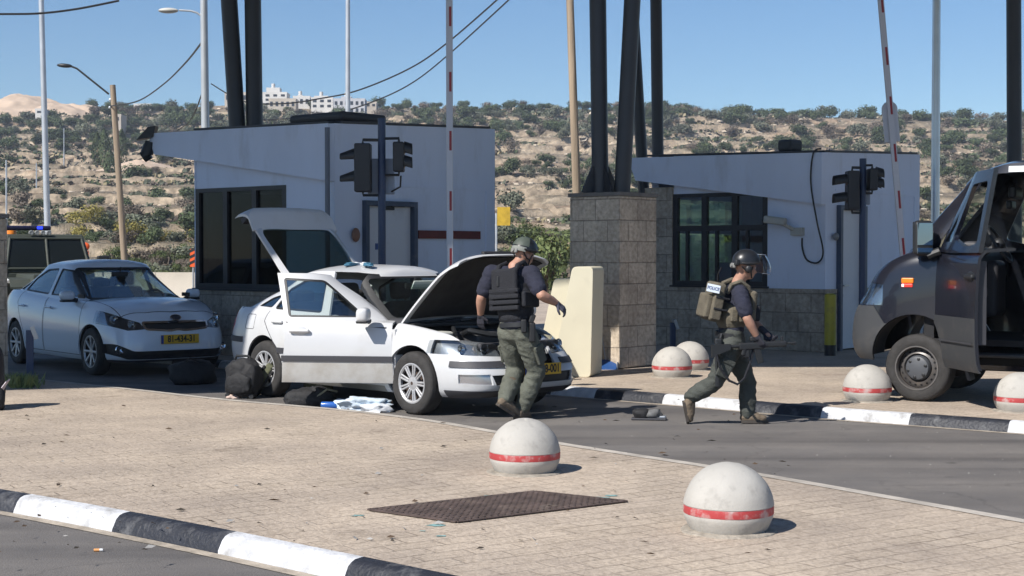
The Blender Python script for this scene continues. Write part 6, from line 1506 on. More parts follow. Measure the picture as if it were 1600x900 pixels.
def boot(parent, shin_top, ankle, heel, toe, nrm):
    """nrm: direction out of the top of the foot"""
    A = Vector(ankle); H = Vector(heel); T_ = Vector(toe); n = Vector(nrm).normalized(); f = (T_ - H).normalized(); n = (n - f * n.dot(f)).normalized()
    mb = MB(); st = A + (Vector(shin_top) - A).normalized() * .12
    caps(mb, st, A, .052, .048); caps(mb, A, H + n * .05 + f * .03, .048, .045); caps(mb, H + n * .045 + f * .03, H.lerp(T_, .6) + n * .045, .046, .045); caps(mb, A + f * .02, H.lerp(T_, .55) + n * .05, .046, .044)
    caps(mb, H.lerp(T_, .55) + n * .042, T_ - f * .045 + n * .035, .046, .038)
    b = flesh('boot', mb, M_BOOT, parent, .009, 3, .003, 22)
    s = f.cross(n); mb = MB(); L_ = (T_ - H).length; vs = []; prof = [(-.0, .034), (.04, .042), (.12, .038), (.19, .050), (L_ - .03, .042), (L_ + .005, .018)]
    ring = [H + f * x + s * w for x, w in prof] + [H + f * x - s * w for x, w in prof[::-1]]; n_ = len(ring)
    mb.add([p - n * .004 for p in ring] + [p + n * .024 for p in ring], [list(range(n_))[::-1], list(range(n_, 2 * n_))] + [(i, (i + 1) % n_, n_ + (i + 1) % n_, n_ + i) for i in range(n_)])
    mb.build('sole', M_SOLE, b); return b
def glove(parent, wrist, direction, palm_n, side, curl=.6, s=1.0, m=M_GLOVE, name='glove'):
    """palm, four unequal bent fingers and a thumb leaving the side of the palm"""
    d = Vector(direction).normalized(); n = Vector(palm_n); n = (n - d * n.dot(d)).normalized(); t = d.cross(n) * side; w = Vector(wrist); mb = MB()
    caps(mb, w - d * .055, w + d * .015, .034 * s, .031 * s)
    for k in (-1, -.33, .33, 1): caps(mb, w + d * .015 + t * k * .018 * s, w + d * .088 * s + t * k * .031 * s, .019 * s, .0145 * s, 10)
    for k, ln in ((1, .068), (.33, .076), (-.33, .071), (-1, .056)):
        p = w + d * .09 * s + t * k * .031 * s; a = 0.0; seg_l = (ln * .48 * s, ln * .32 * s, ln * .28 * s); rr = .0115 * s
        for j, q in enumerate(seg_l):
            a += curl * (.75 if j == 0 else .9); dd = d * math.cos(a) + n * math.sin(a); p2 = p + dd * q; caps(mb, p, p2, rr, rr * .9, 8); p = p2; rr *= .92
    p = w + d * .03 * s + t * .036 * s; d1 = (d * .62 + t * .70 + n * .30).normalized(); p2 = p + d1 * .042 * s; d2 = (d * .9 + t * .15 + n * .45).normalized(); caps(mb, w + d * .012 + t * .018 * s, p, .019 * s, .016 * s, 10); caps(mb, p, p2, .0145 * s, .0135 * s, 10); caps(mb, p2, p2 + d2 * .036 * s, .013 * s, .0105 * s, 10)
    return flesh(name, mb, m, parent, .0048, 2)
def head(mb, c, f, l, u):
    """skull, jaw, nose, ears, brow and lips added to the body pieces"""
    def P(a, b, z): return c + f * a + l * b + u * z
    M = lambda a, b, z: LM(P(a, b, z), f, l, u)
    def el(a, b, z, r, seg=20): 
        bm = bmesh.new(); bmesh.ops.create_uvsphere(bm, u_segments=seg, v_segments=12, radius=1); mb.bm(bm, 0, M(a, b, z) @ Matrix.Diagonal((*r, 1)), True)
    el(-.008, 0, .02, (.095, .076, .098)); el(.025, 0, -.045, (.066, .060, .068)); el(.055, 0, -.082, (.034, .034, .028))
    caps(mb, P(.086, 0, .0), P(.108, 0, -.036), .009, .0155, 10); el(.102, 0, -.040, (.013, .018, .009), 12)
    for s in (-1, 1):
        el(.074, s * .034, .020, (.020, .024, .010), 12); el(.062, s * .045, -.020, (.024, .022, .026), 12)
        el(-.008, s * .080, -.012, (.026, .010, .034), 14)
    el(.086, 0, -.064, (.013, .024, .006), 12); el(.083, 0, -.073, (.014, .021, .007), 12)
def eyes(parent, c, f, l, u):
    for s in (-1, 1):
        mb = MB(); mb.ball(c + f * .079 + l * s * .033 + u * .004, .0125, 12, 8); e = mb.build('eye', mat('eye_white', (0.6, 0.58, 0.55), 0.3), parent)
        mb = MB(); mb.ball(c + f * .0885 + l * s * .033 + u * .004, .0055, 10, 6); mb.build('iris', mat('iris_dark', (0.03, 0.02, 0.012), 0.2), e)
def helmet(parent, c, f, l, u, m, m2):
    """open cut combat helmet"""
    M = LM(c, f, l, u); R3 = (.138, .116, .128); mb = MB(); nu, nv = 40, 16
    def cut(a):      # how low the rim comes, by azimuth (0 front)
        ca = math.cos(a); return -.20 + (.42 if ca > 0 else .05) * abs(ca) ** 1.5 - .55 * max(0, math.sin(abs(a)) ** 6) * 0
    vo = []; vi = []
    for i in range(nu):
        a = 2 * PI * i / nu; z0 = cut(a if a <= PI else a - 2 * PI)
        e0 = math.asin(max(-.9, min(.9, z0)))
        for j in range(nv + 1):
            e = lerp(e0, PI / 2, j / nv); d = Vector((math.cos(e) * math.cos(a), math.cos(e) * math.sin(a), math.sin(e)))
            vo.append((d.x * R3[0], d.y * R3[1], d.z * R3[2] + .012)); vi.append((d.x * (R3[0] - .012), d.y * (R3[1] - .012), d.z * (R3[2] - .012) + .012))
    k = nv + 1; n0 = nu * k; fs = []
    for i in range(nu):
        i2 = (i + 1) % nu
        for j in range(nv): fs += [(i * k + j, i2 * k + j, i2 * k + j + 1, i * k + j + 1), (n0 + i * k + j, n0 + i * k + j + 1, n0 + i2 * k + j + 1, n0 + i2 * k + j)]
        fs.append((i * k, n0 + i * k, n0 + i2 * k, i2 * k))
    mb.add(vo + vi, fs, 0, M, True); h = mb.build('helmet', m, parent, angle=60, merge=True)
    for s in (-1, 1):
        mb = MB(); mb.tube([M @ Vector((.085, s * .103, .02)), M @ Vector((.03, s * .121, .012)), M @ Vector((-.05, s * .117, .0)), M @ Vector((-.09, s * .098, .0))], [.008, .012, .012, .008], 8); mb.build('side_rail', M_BLACKP, h)
    mb = MB(); mb.rbox((.138, 0, .06), (.02, .05, .05), .008, M=M); mb.build('shroud', M_BLACKP, h)
    mb = MB(); mb.rbox((-.128, 0, -.03), (.03, .09, .05), .014, M=M); mb.lathe([(.02, 0), (.018, .012), (0, .012)], M @ Matrix.Translation((-.142, 0, -.03)) @ Matrix.Rotation(R(-90), 4, 'Y'), 14); mb.build('dial', mat('dial_grey', (0.2, 0.2, 0.19), 0.6), h)
    mb = MB()
    for s in (-1, 1): mb.tube([M @ Vector((.03, s * .095, -.02)), M @ Vector((.025, s * .078, -.075)), M @ Vector((.055, s * .04, -.125)), M @ Vector((.062, 0, -.132))], .007, 6); mb.tube([M @ Vector((-.08, s * .085, -.03)), M @ Vector((-.02, s * .082, -.075)), M @ Vector((.025, s * .078, -.075))], .007, 6)
    mb.build('chin_strap', m2, h)
    return h, M
def slabs(mb, M, w, d, h, rows, z0, gap=.008, th=.012, mi=0):
    for k in range(rows):
        z = z0 + k * (h / rows) + h / rows / 2; mb.rbox((0, 0, z), (w, d, h / rows - gap), .006, M=M, mi=mi)
def torso_shell(mb, C0, C1, f, l, rx, ry, grow=0.0):
    """flattened torso between waist C0 and chest top C1"""
    n = 7
    for k in range(n):
        t = k / (n - 1); c = Vector(C0).lerp(Vector(C1), t); s = 1 + .10 * math.sin(PI * min(1, t * 1.1)) - .05 * (t > .9)
        u = (Vector(C1) - Vector(C0)).normalized(); ll = (l - u * l.dot(u)).normalized(); ff = ll.cross(u)
        bm = bmesh.new(); bmesh.ops.create_uvsphere(bm, u_segments=20, v_segments=12, radius=1); mb.bm(bm, 0, LM(c, ff, ll, u) @ Matrix.Diagonal((rx * s + grow, ry * s + grow, .095 + grow, 1)), True)

def person(name, label, base, J, f_chest, f_head, trousers, up_head=(0, 0, 1), B=1.0, leg=1.0):
    T = thing(name, label, 'person', base)
    V = {k: Vector(v) for k, v in J.items()}
    fc, lc, uc = basis(f_chest, V['neck'] - V['waist']); fh, lh, uh = basis(f_head, up_head)
    # --- the body: one continuous figure
    mb = MB(); head(mb, V['head'], fh, lh, uh); caps(mb, V['head'] - uh * .05 - fh * .02, V['neck'], .054, .060); caps(mb, V['neck'], V['chest'], .065, .09)
    torso_shell(mb, V['waist'], V['neck'] - uc * .10, fc, lc, .095 * B, .145 * B)
    caps(mb, V['hipl'], V['hipr'], .085, .085)
    for s in 'lr':
        caps(mb, V['neck'] - uc * .05, V['sh' + s], .055, .055); caps(mb, V['sh' + s], V['el' + s], .056 * B, .044 * B); caps(mb, V['el' + s], V['el' + s].lerp(V['wr' + s], .3), .044 * B, .047 * B); caps(mb, V['el' + s].lerp(V['wr' + s], .3), V['wr' + s], .047 * B, .030 * B)
        caps(mb, V['hip' + s], V['kn' + s], .075, .052); caps(mb, V['kn' + s], V['kn' + s].lerp(V['an' + s], .35), .050, .052); caps(mb, V['kn' + s].lerp(V['an' + s], .35), V['an' + s], .052, .036)
        caps(mb, V['an' + s], V['heel' + s].lerp(V['toe' + s], .45).lerp(V['an' + s], .3), .034, .024); h = V['wr' + s] + (V['wr' + s] - V['el' + s]).normalized() * .05; caps(mb, V['wr' + s], h, .026, .024)
    flesh('body', mb, M_SKIN, T, .0105, 3)
    eyes(T, V['head'], fh, lh, uh)
    # --- trousers
    mb = MB(); 
    bm = bmesh.new(); bmesh.ops.create_uvsphere(bm, u_segments=20, v_segments=12, radius=1); mb.bm(bm, 0, LM(V['hipl'].lerp(V['hipr'], .5) + Vector((0, 0, .03)), fc, lc, uc) @ Matrix.Diagonal((.125, .17, .14, 1)), True)
    torso_shell(mb, V['hipl'].lerp(V['hipr'], .5) + uc * .04, V['waist'] - uc * .02, fc, lc, .105 * B, .155 * B)
    for s in 'lr':
        k, a = V['kn' + s], V['an' + s]; m_ = k.lerp(a, .5)
        caps(mb, V['hip' + s], V['hip' + s].lerp(k, .55), .108 * leg, .098 * leg); caps(mb, V['hip' + s].lerp(k, .55), k, .098 * leg, .080 * leg); caps(mb, k, m_, .080 * leg, .083 * leg); caps(mb, m_, k.lerp(a, .86), .083 * leg, .074 * leg)
        caps(mb, k.lerp(a, .84), k.lerp(a, .98), .075, .066)
    flesh('trousers', mb, trousers, T, .011, 3, .011, 7.5, seed=len(label))
    tr = T.children[-1]
    for s in 'lr':
        k = V['kn' + s]; hpt_ = V['hip' + s]; ax = (hpt_ - k).normalized(); sd = (lc if s == 'l' else -lc); sd = (sd - ax * sd.dot(ax)).normalized(); fw = sd.cross(ax)
        mb = MB(); mb.rbox((0, 0, 0), (.13, .035, .17), .014, M=LM(k.lerp(hpt_, .42) + sd * .092 * leg, fw, sd, ax)); mb.rbox((0, .012, .075), (.135, .03, .05), .01, M=LM(k.lerp(hpt_, .42) + sd * .092 * leg, fw, sd, ax)); mb.build('cargo_pocket', trousers, tr)
    # --- shirt with short sleeves
    mb = MB(); torso_shell(mb, V['waist'] - uc * .05, V['neck'] - uc * .09, fc, lc, .110 * B, .162 * B); caps(mb, V['neck'] - uc * .03, V['chest'], .066, .10)
    for s in 'lr':
        caps(mb, V['neck'] - uc * .055, V['sh' + s], .068, .078); caps(mb, V['sh' + s], V['sh' + s].lerp(V['el' + s], .72), .080 * B, .072 * B)
    flesh('shirt', mb, M_NAVY, T, .011, 3, .007, 10, seed=3)
    for s in 'lr':
        boot(T, V['kn' + s], V['an' + s], V['heel' + s], V['toe' + s], V['fn' + s])
    return T, V, (fc, lc, uc), (fh, lh, uh)

# ---- man in the black vest, seen from behind, stepping past the bonnet
b1 = G(808, 657); k1 = b1.y / FPX
def q1(px, py, y=0.0): return ((px - 808) * k1 * (1 + y / b1.y), y, (657 - py) * k1 * (1 + y / b1.y) + (y * -0.0))
J1 = dict(head=q1(819, 399, .08), neck=q1(804, 417, .02), chest=q1(802, 446, 0), waist=q1(806, 498, -.02),
          shl=q1(769, 428, .10), shr=q1(831, 426, -.10), ell=q1(752, 466, .08), elr=q1(846, 456, -.26), wrl=q1(751, 494, .18), wrr=q1(869, 470, -.16),
          hipl=q1(796, 520, .05), hipr=q1(820, 520, -.05), knl=q1(806, 580, .20), knr=q1(839, 580, .04), anl=q1(788, 625, -.10), anr=q1(815, 640, .05),
          heell=(-.19, -.16, .165), toel=(.02, .0, .012), heelr=(-.01, -.04, .012), toer=(.13, .17, .012), fnl=(.55, .2, .75), fnr=(0, 0, 1))
P1, V1, C1, H1 = person('person', 'man in black vest and olive trousers stepping past the open bonnet, back turned', b1, J1, (.62, .78, -.05), (.72, .62, -.28), M_OLIVE, (.30, .20, .95), 1.10, 1.10)
hm, HM = helmet(P1, V1['head'] + H1[2] * .035 - H1[0] * .005, *H1, [M_HELM, M_HELMG][0], M_BLACKP)
# green cover patch and pale retention band on the back of the helmet
mb = MB(); nu = 18
def shell_patch(mb, M, a0, a1, e0, e1, g, R3=(.138, .116, .128)):
    mb.grid(lambda u, v: (lambda a, e: M @ Vector((math.cos(e) * math.cos(a) * (R3[0] + g), math.cos(e) * math.sin(a) * (R3[1] + g), math.sin(e) * (R3[2] + g) + .012)))(lerp(a0, a1, u), lerp(e0, e1, v)), nu, 8)
shell_patch(mb, HM, R(85), R(250), R(8), R(62), .003); mb.build('green_cover', M_HELMG, hm)
mb = MB(); shell_patch(mb, HM, R(120), R(240), R(-16), R(3), .002); mb.build('retention_band', mat('pale_band', (0.22, 0.23, 0.21), 0.7), hm)
f, l, u = C1; M = LM(V1['waist'].lerp(V1['neck'], .52), f, l, u)
mb = MB(); torso_shell(mb, V1['waist'] + u * .02, V1['neck'] - u * .13, f, l, .140, .190); vest = flesh('vest', mb, M_VEST, P1, .011, 3, .003, 12)
mb = MB(); mb.rbox((-.162, 0, .09), (.05, .31, .26), .03, M=M); mb.build('back_plate', M_VEST, vest)
for k in range(4):
    mb = MB(); mb.rbox((-.170, 0, -.16 + k * .055), (.045, .36, .044), .012, M=M); mb.build('pouch_row', M_VEST, vest)
for s in (-1, 1):
    mb = MB(); mb.tube([M @ Vector((-.14, s * .11, .17)), M @ Vector((-.10, s * .115, .25)), M @ Vector((-.0, s * .11, .285)), M @ Vector((.10, s * .10, .22))], [.022, .024, .024, .022], 8); mb.build('shoulder_strap', M_VEST, vest)
    mb = MB(); mb.rbox((-.02, s * .20, -.08), (.24, .05, .15), .02, M=M); mb.build('side_pouch', M_VEST, vest)
mb = MB(); mb.rbox((-.185, .06, .10), (.03, .03, .10), .01, M=M); mb.build('radio', M_BLACKP, vest)
glove(P1, V1['wrl'], (.02, .12, -1), (.5, .8, 0), 1, .45); glove(P1, V1['wrr'], (.75, .1, -.62), (-.45, .5, -.7), -1, .55, m=mat('grey_blue_glove', (0.06, 0.06, 0.085), 0.8, var=0.3, vscale=24))
mb = MB(); w0 = V1['waist'] - u * .03; mb.lathe([(.150, -.02), (.156, -.02), (.156, .025), (.150, .025)], LM(w0 - u * .03, f, l, u) @ Matrix.Diagonal((.82, 1.16, 1, 1)), 36); belt = mb.build('belt', M_BLACKP, P1)
hp = V1['hipr'] + Vector((.07, -.10, .02)); mb = MB(); mb.rbox((0, 0, 0), (.06, .05, .19), .014, M=Matrix.Translation(hp)); mb.rbox((0, -.01, .13), (.05, .035, .09), .012, M=Matrix.Translation(hp), rot=(0, R(20), 0)); mb.build('holster', M_BLACKP, P1)
mb = MB(); mb.rbox((.0, -.0, .0), (.055, .05, .13), .014, M=Matrix.Translation(hp + Vector((-.08, -.03, .06)))); mb.build('pouch', M_BLACKP, P1)
mb = MB(); kc = V1['knr'] + Vector((.075, -.02, -.02)); 
mb.ball(V1['knl'].lerp(V1['anl'], .35) + Vector((.0, -.085, 0)), (.05, .03, .04), 14, 8); mb.build('trouser_patch', mat('brown_patch', (0.10, 0.075, 0.05), 0.9, var=.3, vscale=20), P1)

# ---- man with the rifle, striding to the right
b2 = G(1172, 664); k2 = b2.y / FPX
def q2(px, py, y=0.0): return ((px - 1172) * k2 * (1 + y / b2.y), y, (664 - py) * k2 * (1 + y / b2.y))
J2 = dict(head=q2(1164, 417, .0), neck=q2(1154, 440, .02), chest=q2(1150, 465, .02), waist=q2(1141, 515, .03),
          shl=q2(1156, 456, .21), shr=q2(1151, 456, -.17), ell=q2(1172, 496, .26), elr=q2(1160, 492, -.26), wrl=q2(1196, 520, .02), wrr=q2(1176, 521, -.22),
          hipl=q2(1142, 538, .10), hipr=q2(1142, 538, -.07), knl=q2(1172, 598, .13), knr=q2(1114, 597, -.06), anl=q2(1171, 649, .12), anr=q2(1080, 621, .06),
          heell=(-.065, .12, .012), toel=(.185, .11, .012), heelr=(-.635, .05, .215), toer=(-.585, .10, .0), fnl=(0, 0, 1), fnr=(1, -.1, .3))
P2, V2, C2, H2 = person('person', 'man with rifle and khaki backpack striding right in front of the right booth', b2, J2, (.97, .20, -.06), (.95, .28, -.10), M_OLIVE2, (.12, 0, 1))
hm, HM = helmet(P2, V2['head'] + H2[2] * .035, *H2, M_HELM, M_BLACKP)
# raised clear visor
mb = MB(); mb.grid(lambda a, b: HM @ Vector(((.165 + .075 * math.sin(b * 1.9)) * math.cos(lerp(-1.15, 1.15, a)) + .015, lerp(.15, .165, b) * math.sin(lerp(-1.15, 1.15, a)), lerp(.10, -.075, b))), 20, 8); vz = mb.build('visor', glass('visor_glass', (0.72, 0.76, 0.80), 0.16), hm)
mb = MB()
for b in (0, 1): mb.tube([HM @ Vector(((.165 + .075 * math.sin(b * 1.9)) * math.cos(a) + .015, lerp(.15, .165, b) * math.sin(a), lerp(.10, -.075, b))) for a in [lerp(-1.15, 1.15, i / 18) for i in range(19)]], .0035, 6)
mb.build('visor_rim', mat('visor_edge', (0.22, 0.25, 0.29), 0.2), vz)
mb = MB()
for s in (-1, 1): mb.ball(HM @ Vector((-.02, s * .112, -.05)), (.032, .022, .038), 14, 8)
mb.rbox((-.12, -.06, .0), (.05, .05, .06), .015, M=HM); mb.build('headset', M_BLACKP, hm)
f, l, u = C2; M = LM(V2['waist'].lerp(V2['neck'], .45), f, l, u)
mb = MB(); torso_shell(mb, V2['waist'] + u * .07, V2['waist'] + u * .19, f, l, .135, .178); cb = flesh('plate_carrier', mb, M_KHAKI, P2, .011, 3, .004, 12)
mb = MB(); mb.rbox((.145, 0, .03), (.07, .28, .30), .03, M=M); mb.build('front_plate', M_KHAKI, cb)
for k in range(3): mb = MB(); mb.rbox((.19, -.09 + k * .09, -.03), (.07, .075, .15), .02, M=M); mb.build('magazine_pouch', M_VEST, cb)
for k in range(3): mb = MB(); mb.rbox((-.06 + k * .085, -.183, -.055), (.07, .045, .12), .014, M=M); mb.build('side_pouch', M_KHAKI, cb)
for s in (-1, 1):
    mb = MB(); mb.tube([M @ Vector((-.115, s * .10, .14)), M @ Vector((-.085, s * .115, .225)), M @ Vector((.0, s * .12, .262)), M @ Vector((.085, s * .11, .21)), M @ Vector((.12, s * .09, .12))], [.018, .022, .024, .022, .018], 8); mb.build('shoulder_strap', M_KHAKI, cb)
bp = thing('backpack_tmp', None, None) if False else None
mb = MB(); Mb = M @ Matrix.Translation((-.225, 0, .055)) @ Matrix.Rotation(R(8), 4, 'Y')
mb.rbox((.015, 0, 0), (.12, .29, .37), .035, M=Mb); bag = mb.build('backpack', M_KHAKI, P2)
mb = MB(); mb.rbox((-.06, 0, -.05), (.07, .25, .23), .025, M=Mb); mb.build('front_pocket', M_KHAKI, bag)
mb = MB(); mb.rbox((.01, -.152, -.05), (.10, .04, .23), .015, M=Mb); mb.build('side_pocket', M_KHAKI, bag)
for z in (-.06, .05): mb = MB(); mb.rbox((.04, -.15, z), (.14, .06, .02), .006, M=Mb); mb.build('compression_strap', M_VEST, bag)
mb = MB(); mb.tube([Mb @ Vector((.03, .02, .17)), Mb @ Vector((.0, .0, .25)), Mb @ Vector((.01, -.03, .33))], .006, 6); mb.build('antenna', M_BLACKP, bag)
# the patch on the pack's outer corner
Mp = Mb @ Matrix.Translation((-.06, -.152, .12)) @ Matrix(((.80, 0, -.6, 0), (-.6, 0, -.80, 0), (0, 1, 0, 0), (0, 0, 0, 1)))
mb = MB(); mb.rbox((0, 0, .012), (.13, .075, .012), .004, M=Mp); pt = mb.build('patch', mat('patch_pale_blue', (0.52, 0.58, 0.65), 0.7), bag)
mb = MB(); mb_text(mb, 'POLICE', .042, Mp @ Matrix.Translation((0, 0, .0195)), 0, .0008, .001, .85); mb.build('patch_lettering', mat('patch_blue', (0.02, 0.05, 0.16), 0.7), pt)
mb = MB(); mb.lathe([(.150, -.02), (.156, -.02), (.156, .03), (.150, .03)], LM(V2['waist'] - u * .055, f, l, u) @ Matrix.Diagonal((.86, 1.12, 1, 1)), 36); mb.build('belt', M_BLACKP, P2)
for k, (px, py, y) in enumerate(((1118, 535, -.14), (1160, 545, -.19))): mb = MB(); mb.rbox(q2(px, py, y), (.07, .05, .12), .016); mb.build('belt_pouch', M_BLACKP, P2)
hpx = Vector(q2(1117, 590, -.13)); mb = MB(); mb.tube([V2['waist'] + Vector((-.10, -.14, -.03)), Vector(q2(1114, 550, -.14)), hpx], .012, 6); mb.rbox((0, 0, -.0), (.045, .04, .15), .012, M=Matrix.Translation(hpx)); mb.build('thigh_rig', M_BLACKP, P2)
glove(P2, V2['wrr'], (.45, .02, -.9), (.6, .75, .25), -1, .75); glove(P2, V2['wrl'], (.6, -.5, -.6), (-.3, -.3, .9), 1, .8)
# ---- the rifle he carries low at his right side
ro = b2 + Vector(q2(1172, 541, -.20)); t = thing('rifle', 'black rifle carried low in the gloved hand of the striding man', 'rifle', ro, R(4))
Mr = Matrix.Rotation(R(3), 4, 'Y') @ Matrix.Rotation(R(-6), 4, 'Y')
mb = MB(); mb.rbox((-.02, 0, .03), (.24, .04, .065), .012, M=Mr); mb.build('receiver', M_BLACKP, t)
mb = MB(); mb.cyl(Mr @ Vector((-.14, 0, .035)), Mr @ Vector((-.33, 0, .035)), .016, seg=12); mb.add([Mr @ Vector(v) for v in ((-.22, -.02, .06), (-.40, -.02, .065), (-.40, -.02, -.06), (-.34, -.02, -.03), (-.22, -.02, .01), (-.22, .02, .06), (-.40, .02, .065), (-.40, .02, -.06), (-.34, .02, -.03), (-.22, .02, .01))], [(0, 1, 2, 3, 4), (9, 8, 7, 6, 5), (0, 5, 6, 1), (1, 6, 7, 2), (2, 7, 8, 3), (3, 8, 9, 4), (4, 9, 5, 0)]); mb.build('stock', M_BLACKP, t)
mb = MB(); mb.rbox((.20, 0, .035), (.22, .05, .055), .014, M=Mr); mb.build('handguard', M_BLACKP, t)
mb = MB(); mb.cyl(Mr @ Vector((.30, 0, .035)), Mr @ Vector((.37, 0, .035)), .010, seg=10); mb.cyl(Mr @ Vector((.35, 0, .035)), Mr @ Vector((.40, 0, .035)), .014, seg=10); mb.build('barrel', M_BLACKP, t)
mb = MB(); mb.rbox((.03, 0, -.06), (.06, .026, .17), .008, M=Mr @ Matrix.Rotation(R(-12), 4, 'Y')); mb.build('magazine', M_BLACKP, t)
mb = MB(); mb.rbox((-.09, 0, -.03), (.04, .034, .10), .012, M=Mr @ Matrix.Rotation(R(14), 4, 'Y')); mb.build('grip', M_BLACKP, t)
mb = MB(); mb.rbox((.02, 0, .095), (.11, .045, .05), .014, M=Mr); mb.rbox((.27, 0, .08), (.02, .02, .05), .006, M=Mr); mb.build('sight', M_BLACKP, t)
mb = MB(); mb.tube([Mr @ Vector(v) for v in ((-.36, -.02, -.03), (-.33, -.02, -.16), (-.25, -.01, -.28), (-.17, .0, -.32), (-.10, .01, -.27), (-.04, .02, -.14), (.0, .02, .0))], .012, 6); mb.build('sling', M_VEST, t)
# ================================================================== STREET FURNITURE AND LOOSE THINGS
M_DOME = mat('bollard_concrete', (0.43, 0.41, 0.375), 0.85, var=0.08, vscale=4, dirt=(0.25, 0.235, 0.215), dscale=11, damt=0.6, dth=0.53, bump=0.12, bscale=70)
M_BAND = mat('worn_red_band', (0.42, 0.05, 0.052), 0.6, var=0.15, vscale=9, dirt=(0.46, 0.42, 0.40), dscale=9, damt=0.95, dth=0.50)
def dome_mesh():
    mb = MB(); r = .25; zc = .125; pf = [(0, 0), (.205, 0), (.218, .02), (.240, .07), (.2465, .098)]
    mb.lathe(pf[1:], None, 56)
    mb.lathe([(.2465, .098), (.2455, .101), (.2465, .145), (.2490, .148)], None, 56, mi=0)
    top = [(.2490, .148)] + [(r * math.cos(a), zc + r * math.sin(a)) for a in [R(k) for k in range(8, 90, 5)]] + [(0.0005, zc + r)]
    mb.lathe(top, None, 56); me = mb.mesh('dome', M_DOME, 40, True)
    for v in me.vertices:
        c = v.co.copy(); q = mnoise.noise(c * 7) * .0022 + mnoise.noise(c * 22) * .0012; ch = mnoise.noise(c * 13 + Vector((9, 2, 4)))
        if ch > .42: q -= (ch - .42) * .03
        v.co = c * (1 + q / .25)
    return me
def band_mesh():
    mb = MB(); mb.lathe([(.2475, .100), (.2485, .104), (.2488, .140), (.2478, .144)], None, 56); return mb.mesh('red_band', M_BAND)
DM, BM = dome_mesh(), band_mesh()
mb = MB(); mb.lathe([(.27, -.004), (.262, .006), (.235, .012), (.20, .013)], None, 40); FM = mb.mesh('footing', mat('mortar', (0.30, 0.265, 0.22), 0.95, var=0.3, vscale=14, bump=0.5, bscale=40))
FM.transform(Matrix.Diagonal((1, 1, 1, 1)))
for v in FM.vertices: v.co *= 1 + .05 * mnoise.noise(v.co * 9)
for px, py, lb in ((1138, 828, 'largest dome bollard, nearest the camera, red band half worn to white'), (820, 737, 'dome bollard beyond the rusty grate, in front of the man in the black vest'),
                   (1050, 589, 'dome bollard left of the man with the rifle, overlapping another one behind it'), (1078, 578, 'dome bollard half hidden behind another one by the stone pillar'),
                   (1355, 626, 'dome bollard on the kerb in front of the van wheel'), (1594, 642, 'dome bollard cut by the right edge of the photo under the van')):
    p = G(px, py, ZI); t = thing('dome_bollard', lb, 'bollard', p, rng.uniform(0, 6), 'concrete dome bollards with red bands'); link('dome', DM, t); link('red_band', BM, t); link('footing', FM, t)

# rusty grate in the paving
gp = [G(580, 798, ZI), G(715, 817, ZI), G(975, 785, ZI), G(835, 770, ZI)]
t = thing('drain_grate', 'rusty rectangular drain grate set in the paving in the foreground', 'grate', ((gp[0] + gp[2]) / 2))
c = (gp[0] + gp[2]) / 2; q = [p - c for p in gp]
def bil(u, v): return q[0] * (1 - u) * (1 - v) + q[1] * u * (1 - v) + q[2] * u * v + q[3] * (1 - u) * v
M_RUST = mat('rusty_iron', (0.085, 0.06, 0.052), 0.8, var=0.4, vscale=7, dirt=(0.20, 0.16, 0.13), dscale=5, damt=0.7, dth=0.55, bump=0.3, bscale=60)
mb = MB(); mb.add([bil(0, 0) + Vector((0, 0, .004)), bil(1, 0) + Vector((0, 0, .004)), bil(1, 1) + Vector((0, 0, .004)), bil(0, 1) + Vector((0, 0, .004))], [(0, 1, 2, 3)]); mb.build('dark_sheet', M_UNDER, t)  # flat near-black sheet, painted in for the shaded hole below the bars
mb = MB()
def barq(a, b, w, h=.014):
    d = (b - a).normalized(); n_ = Vector((-d.y, d.x, 0)) * w; z0 = Vector((0, 0, .006)); z1 = Vector((0, 0, h))
    mb.add([a - n_ + z0, b - n_ + z0, b + n_ + z0, a + n_ + z0, a - n_ + z1, b - n_ + z1, b + n_ + z1, a + n_ + z1], [(4, 5, 6, 7), (0, 1, 5, 4), (1, 2, 6, 5), (2, 3, 7, 6), (3, 0, 4, 7)])
for k in range(27): barq(bil(0, k / 26), bil(1, k / 26), .007)
for k in range(17): barq(bil(k / 16, 0), bil(k / 16, 1), .006, .0125)
mb.build('bars', M_RUST, t)
mb = MB(); 
for a, b in ((0, 1), (1, 2), (2, 3), (3, 0)): barq(q[a] * 1.02, q[b] * 1.02, .014, .012)
mb.build('frame', M_RUST, t)
# turquoise paint drips round the grate (stains of spilt paint)
mb = MB()
for px, py, r in ((680, 821, .035), (690, 838, .02), (765, 775, .02), (560, 806, .03), (935, 779, .05), (955, 775, .03), (660, 830, .015), (1110, 748, .03)):
    p = G(px, py, ZI); vs = [(p.x + r * rng.uniform(.5, 1.5) * math.cos(k * PI / 6) * 1.4, p.y + r * rng.uniform(.5, 1.3) * math.sin(k * PI / 6), ZI + .003) for k in range(12)]; mb.add(vs, [list(range(12))])
tag(mb.build('paint_stains', mat('turquoise_stain', (0.20, 0.34, 0.33), 0.8, var=0.3, vscale=20)), 'dried turquoise paint drips on the paving', 'stains', kind='stuff')

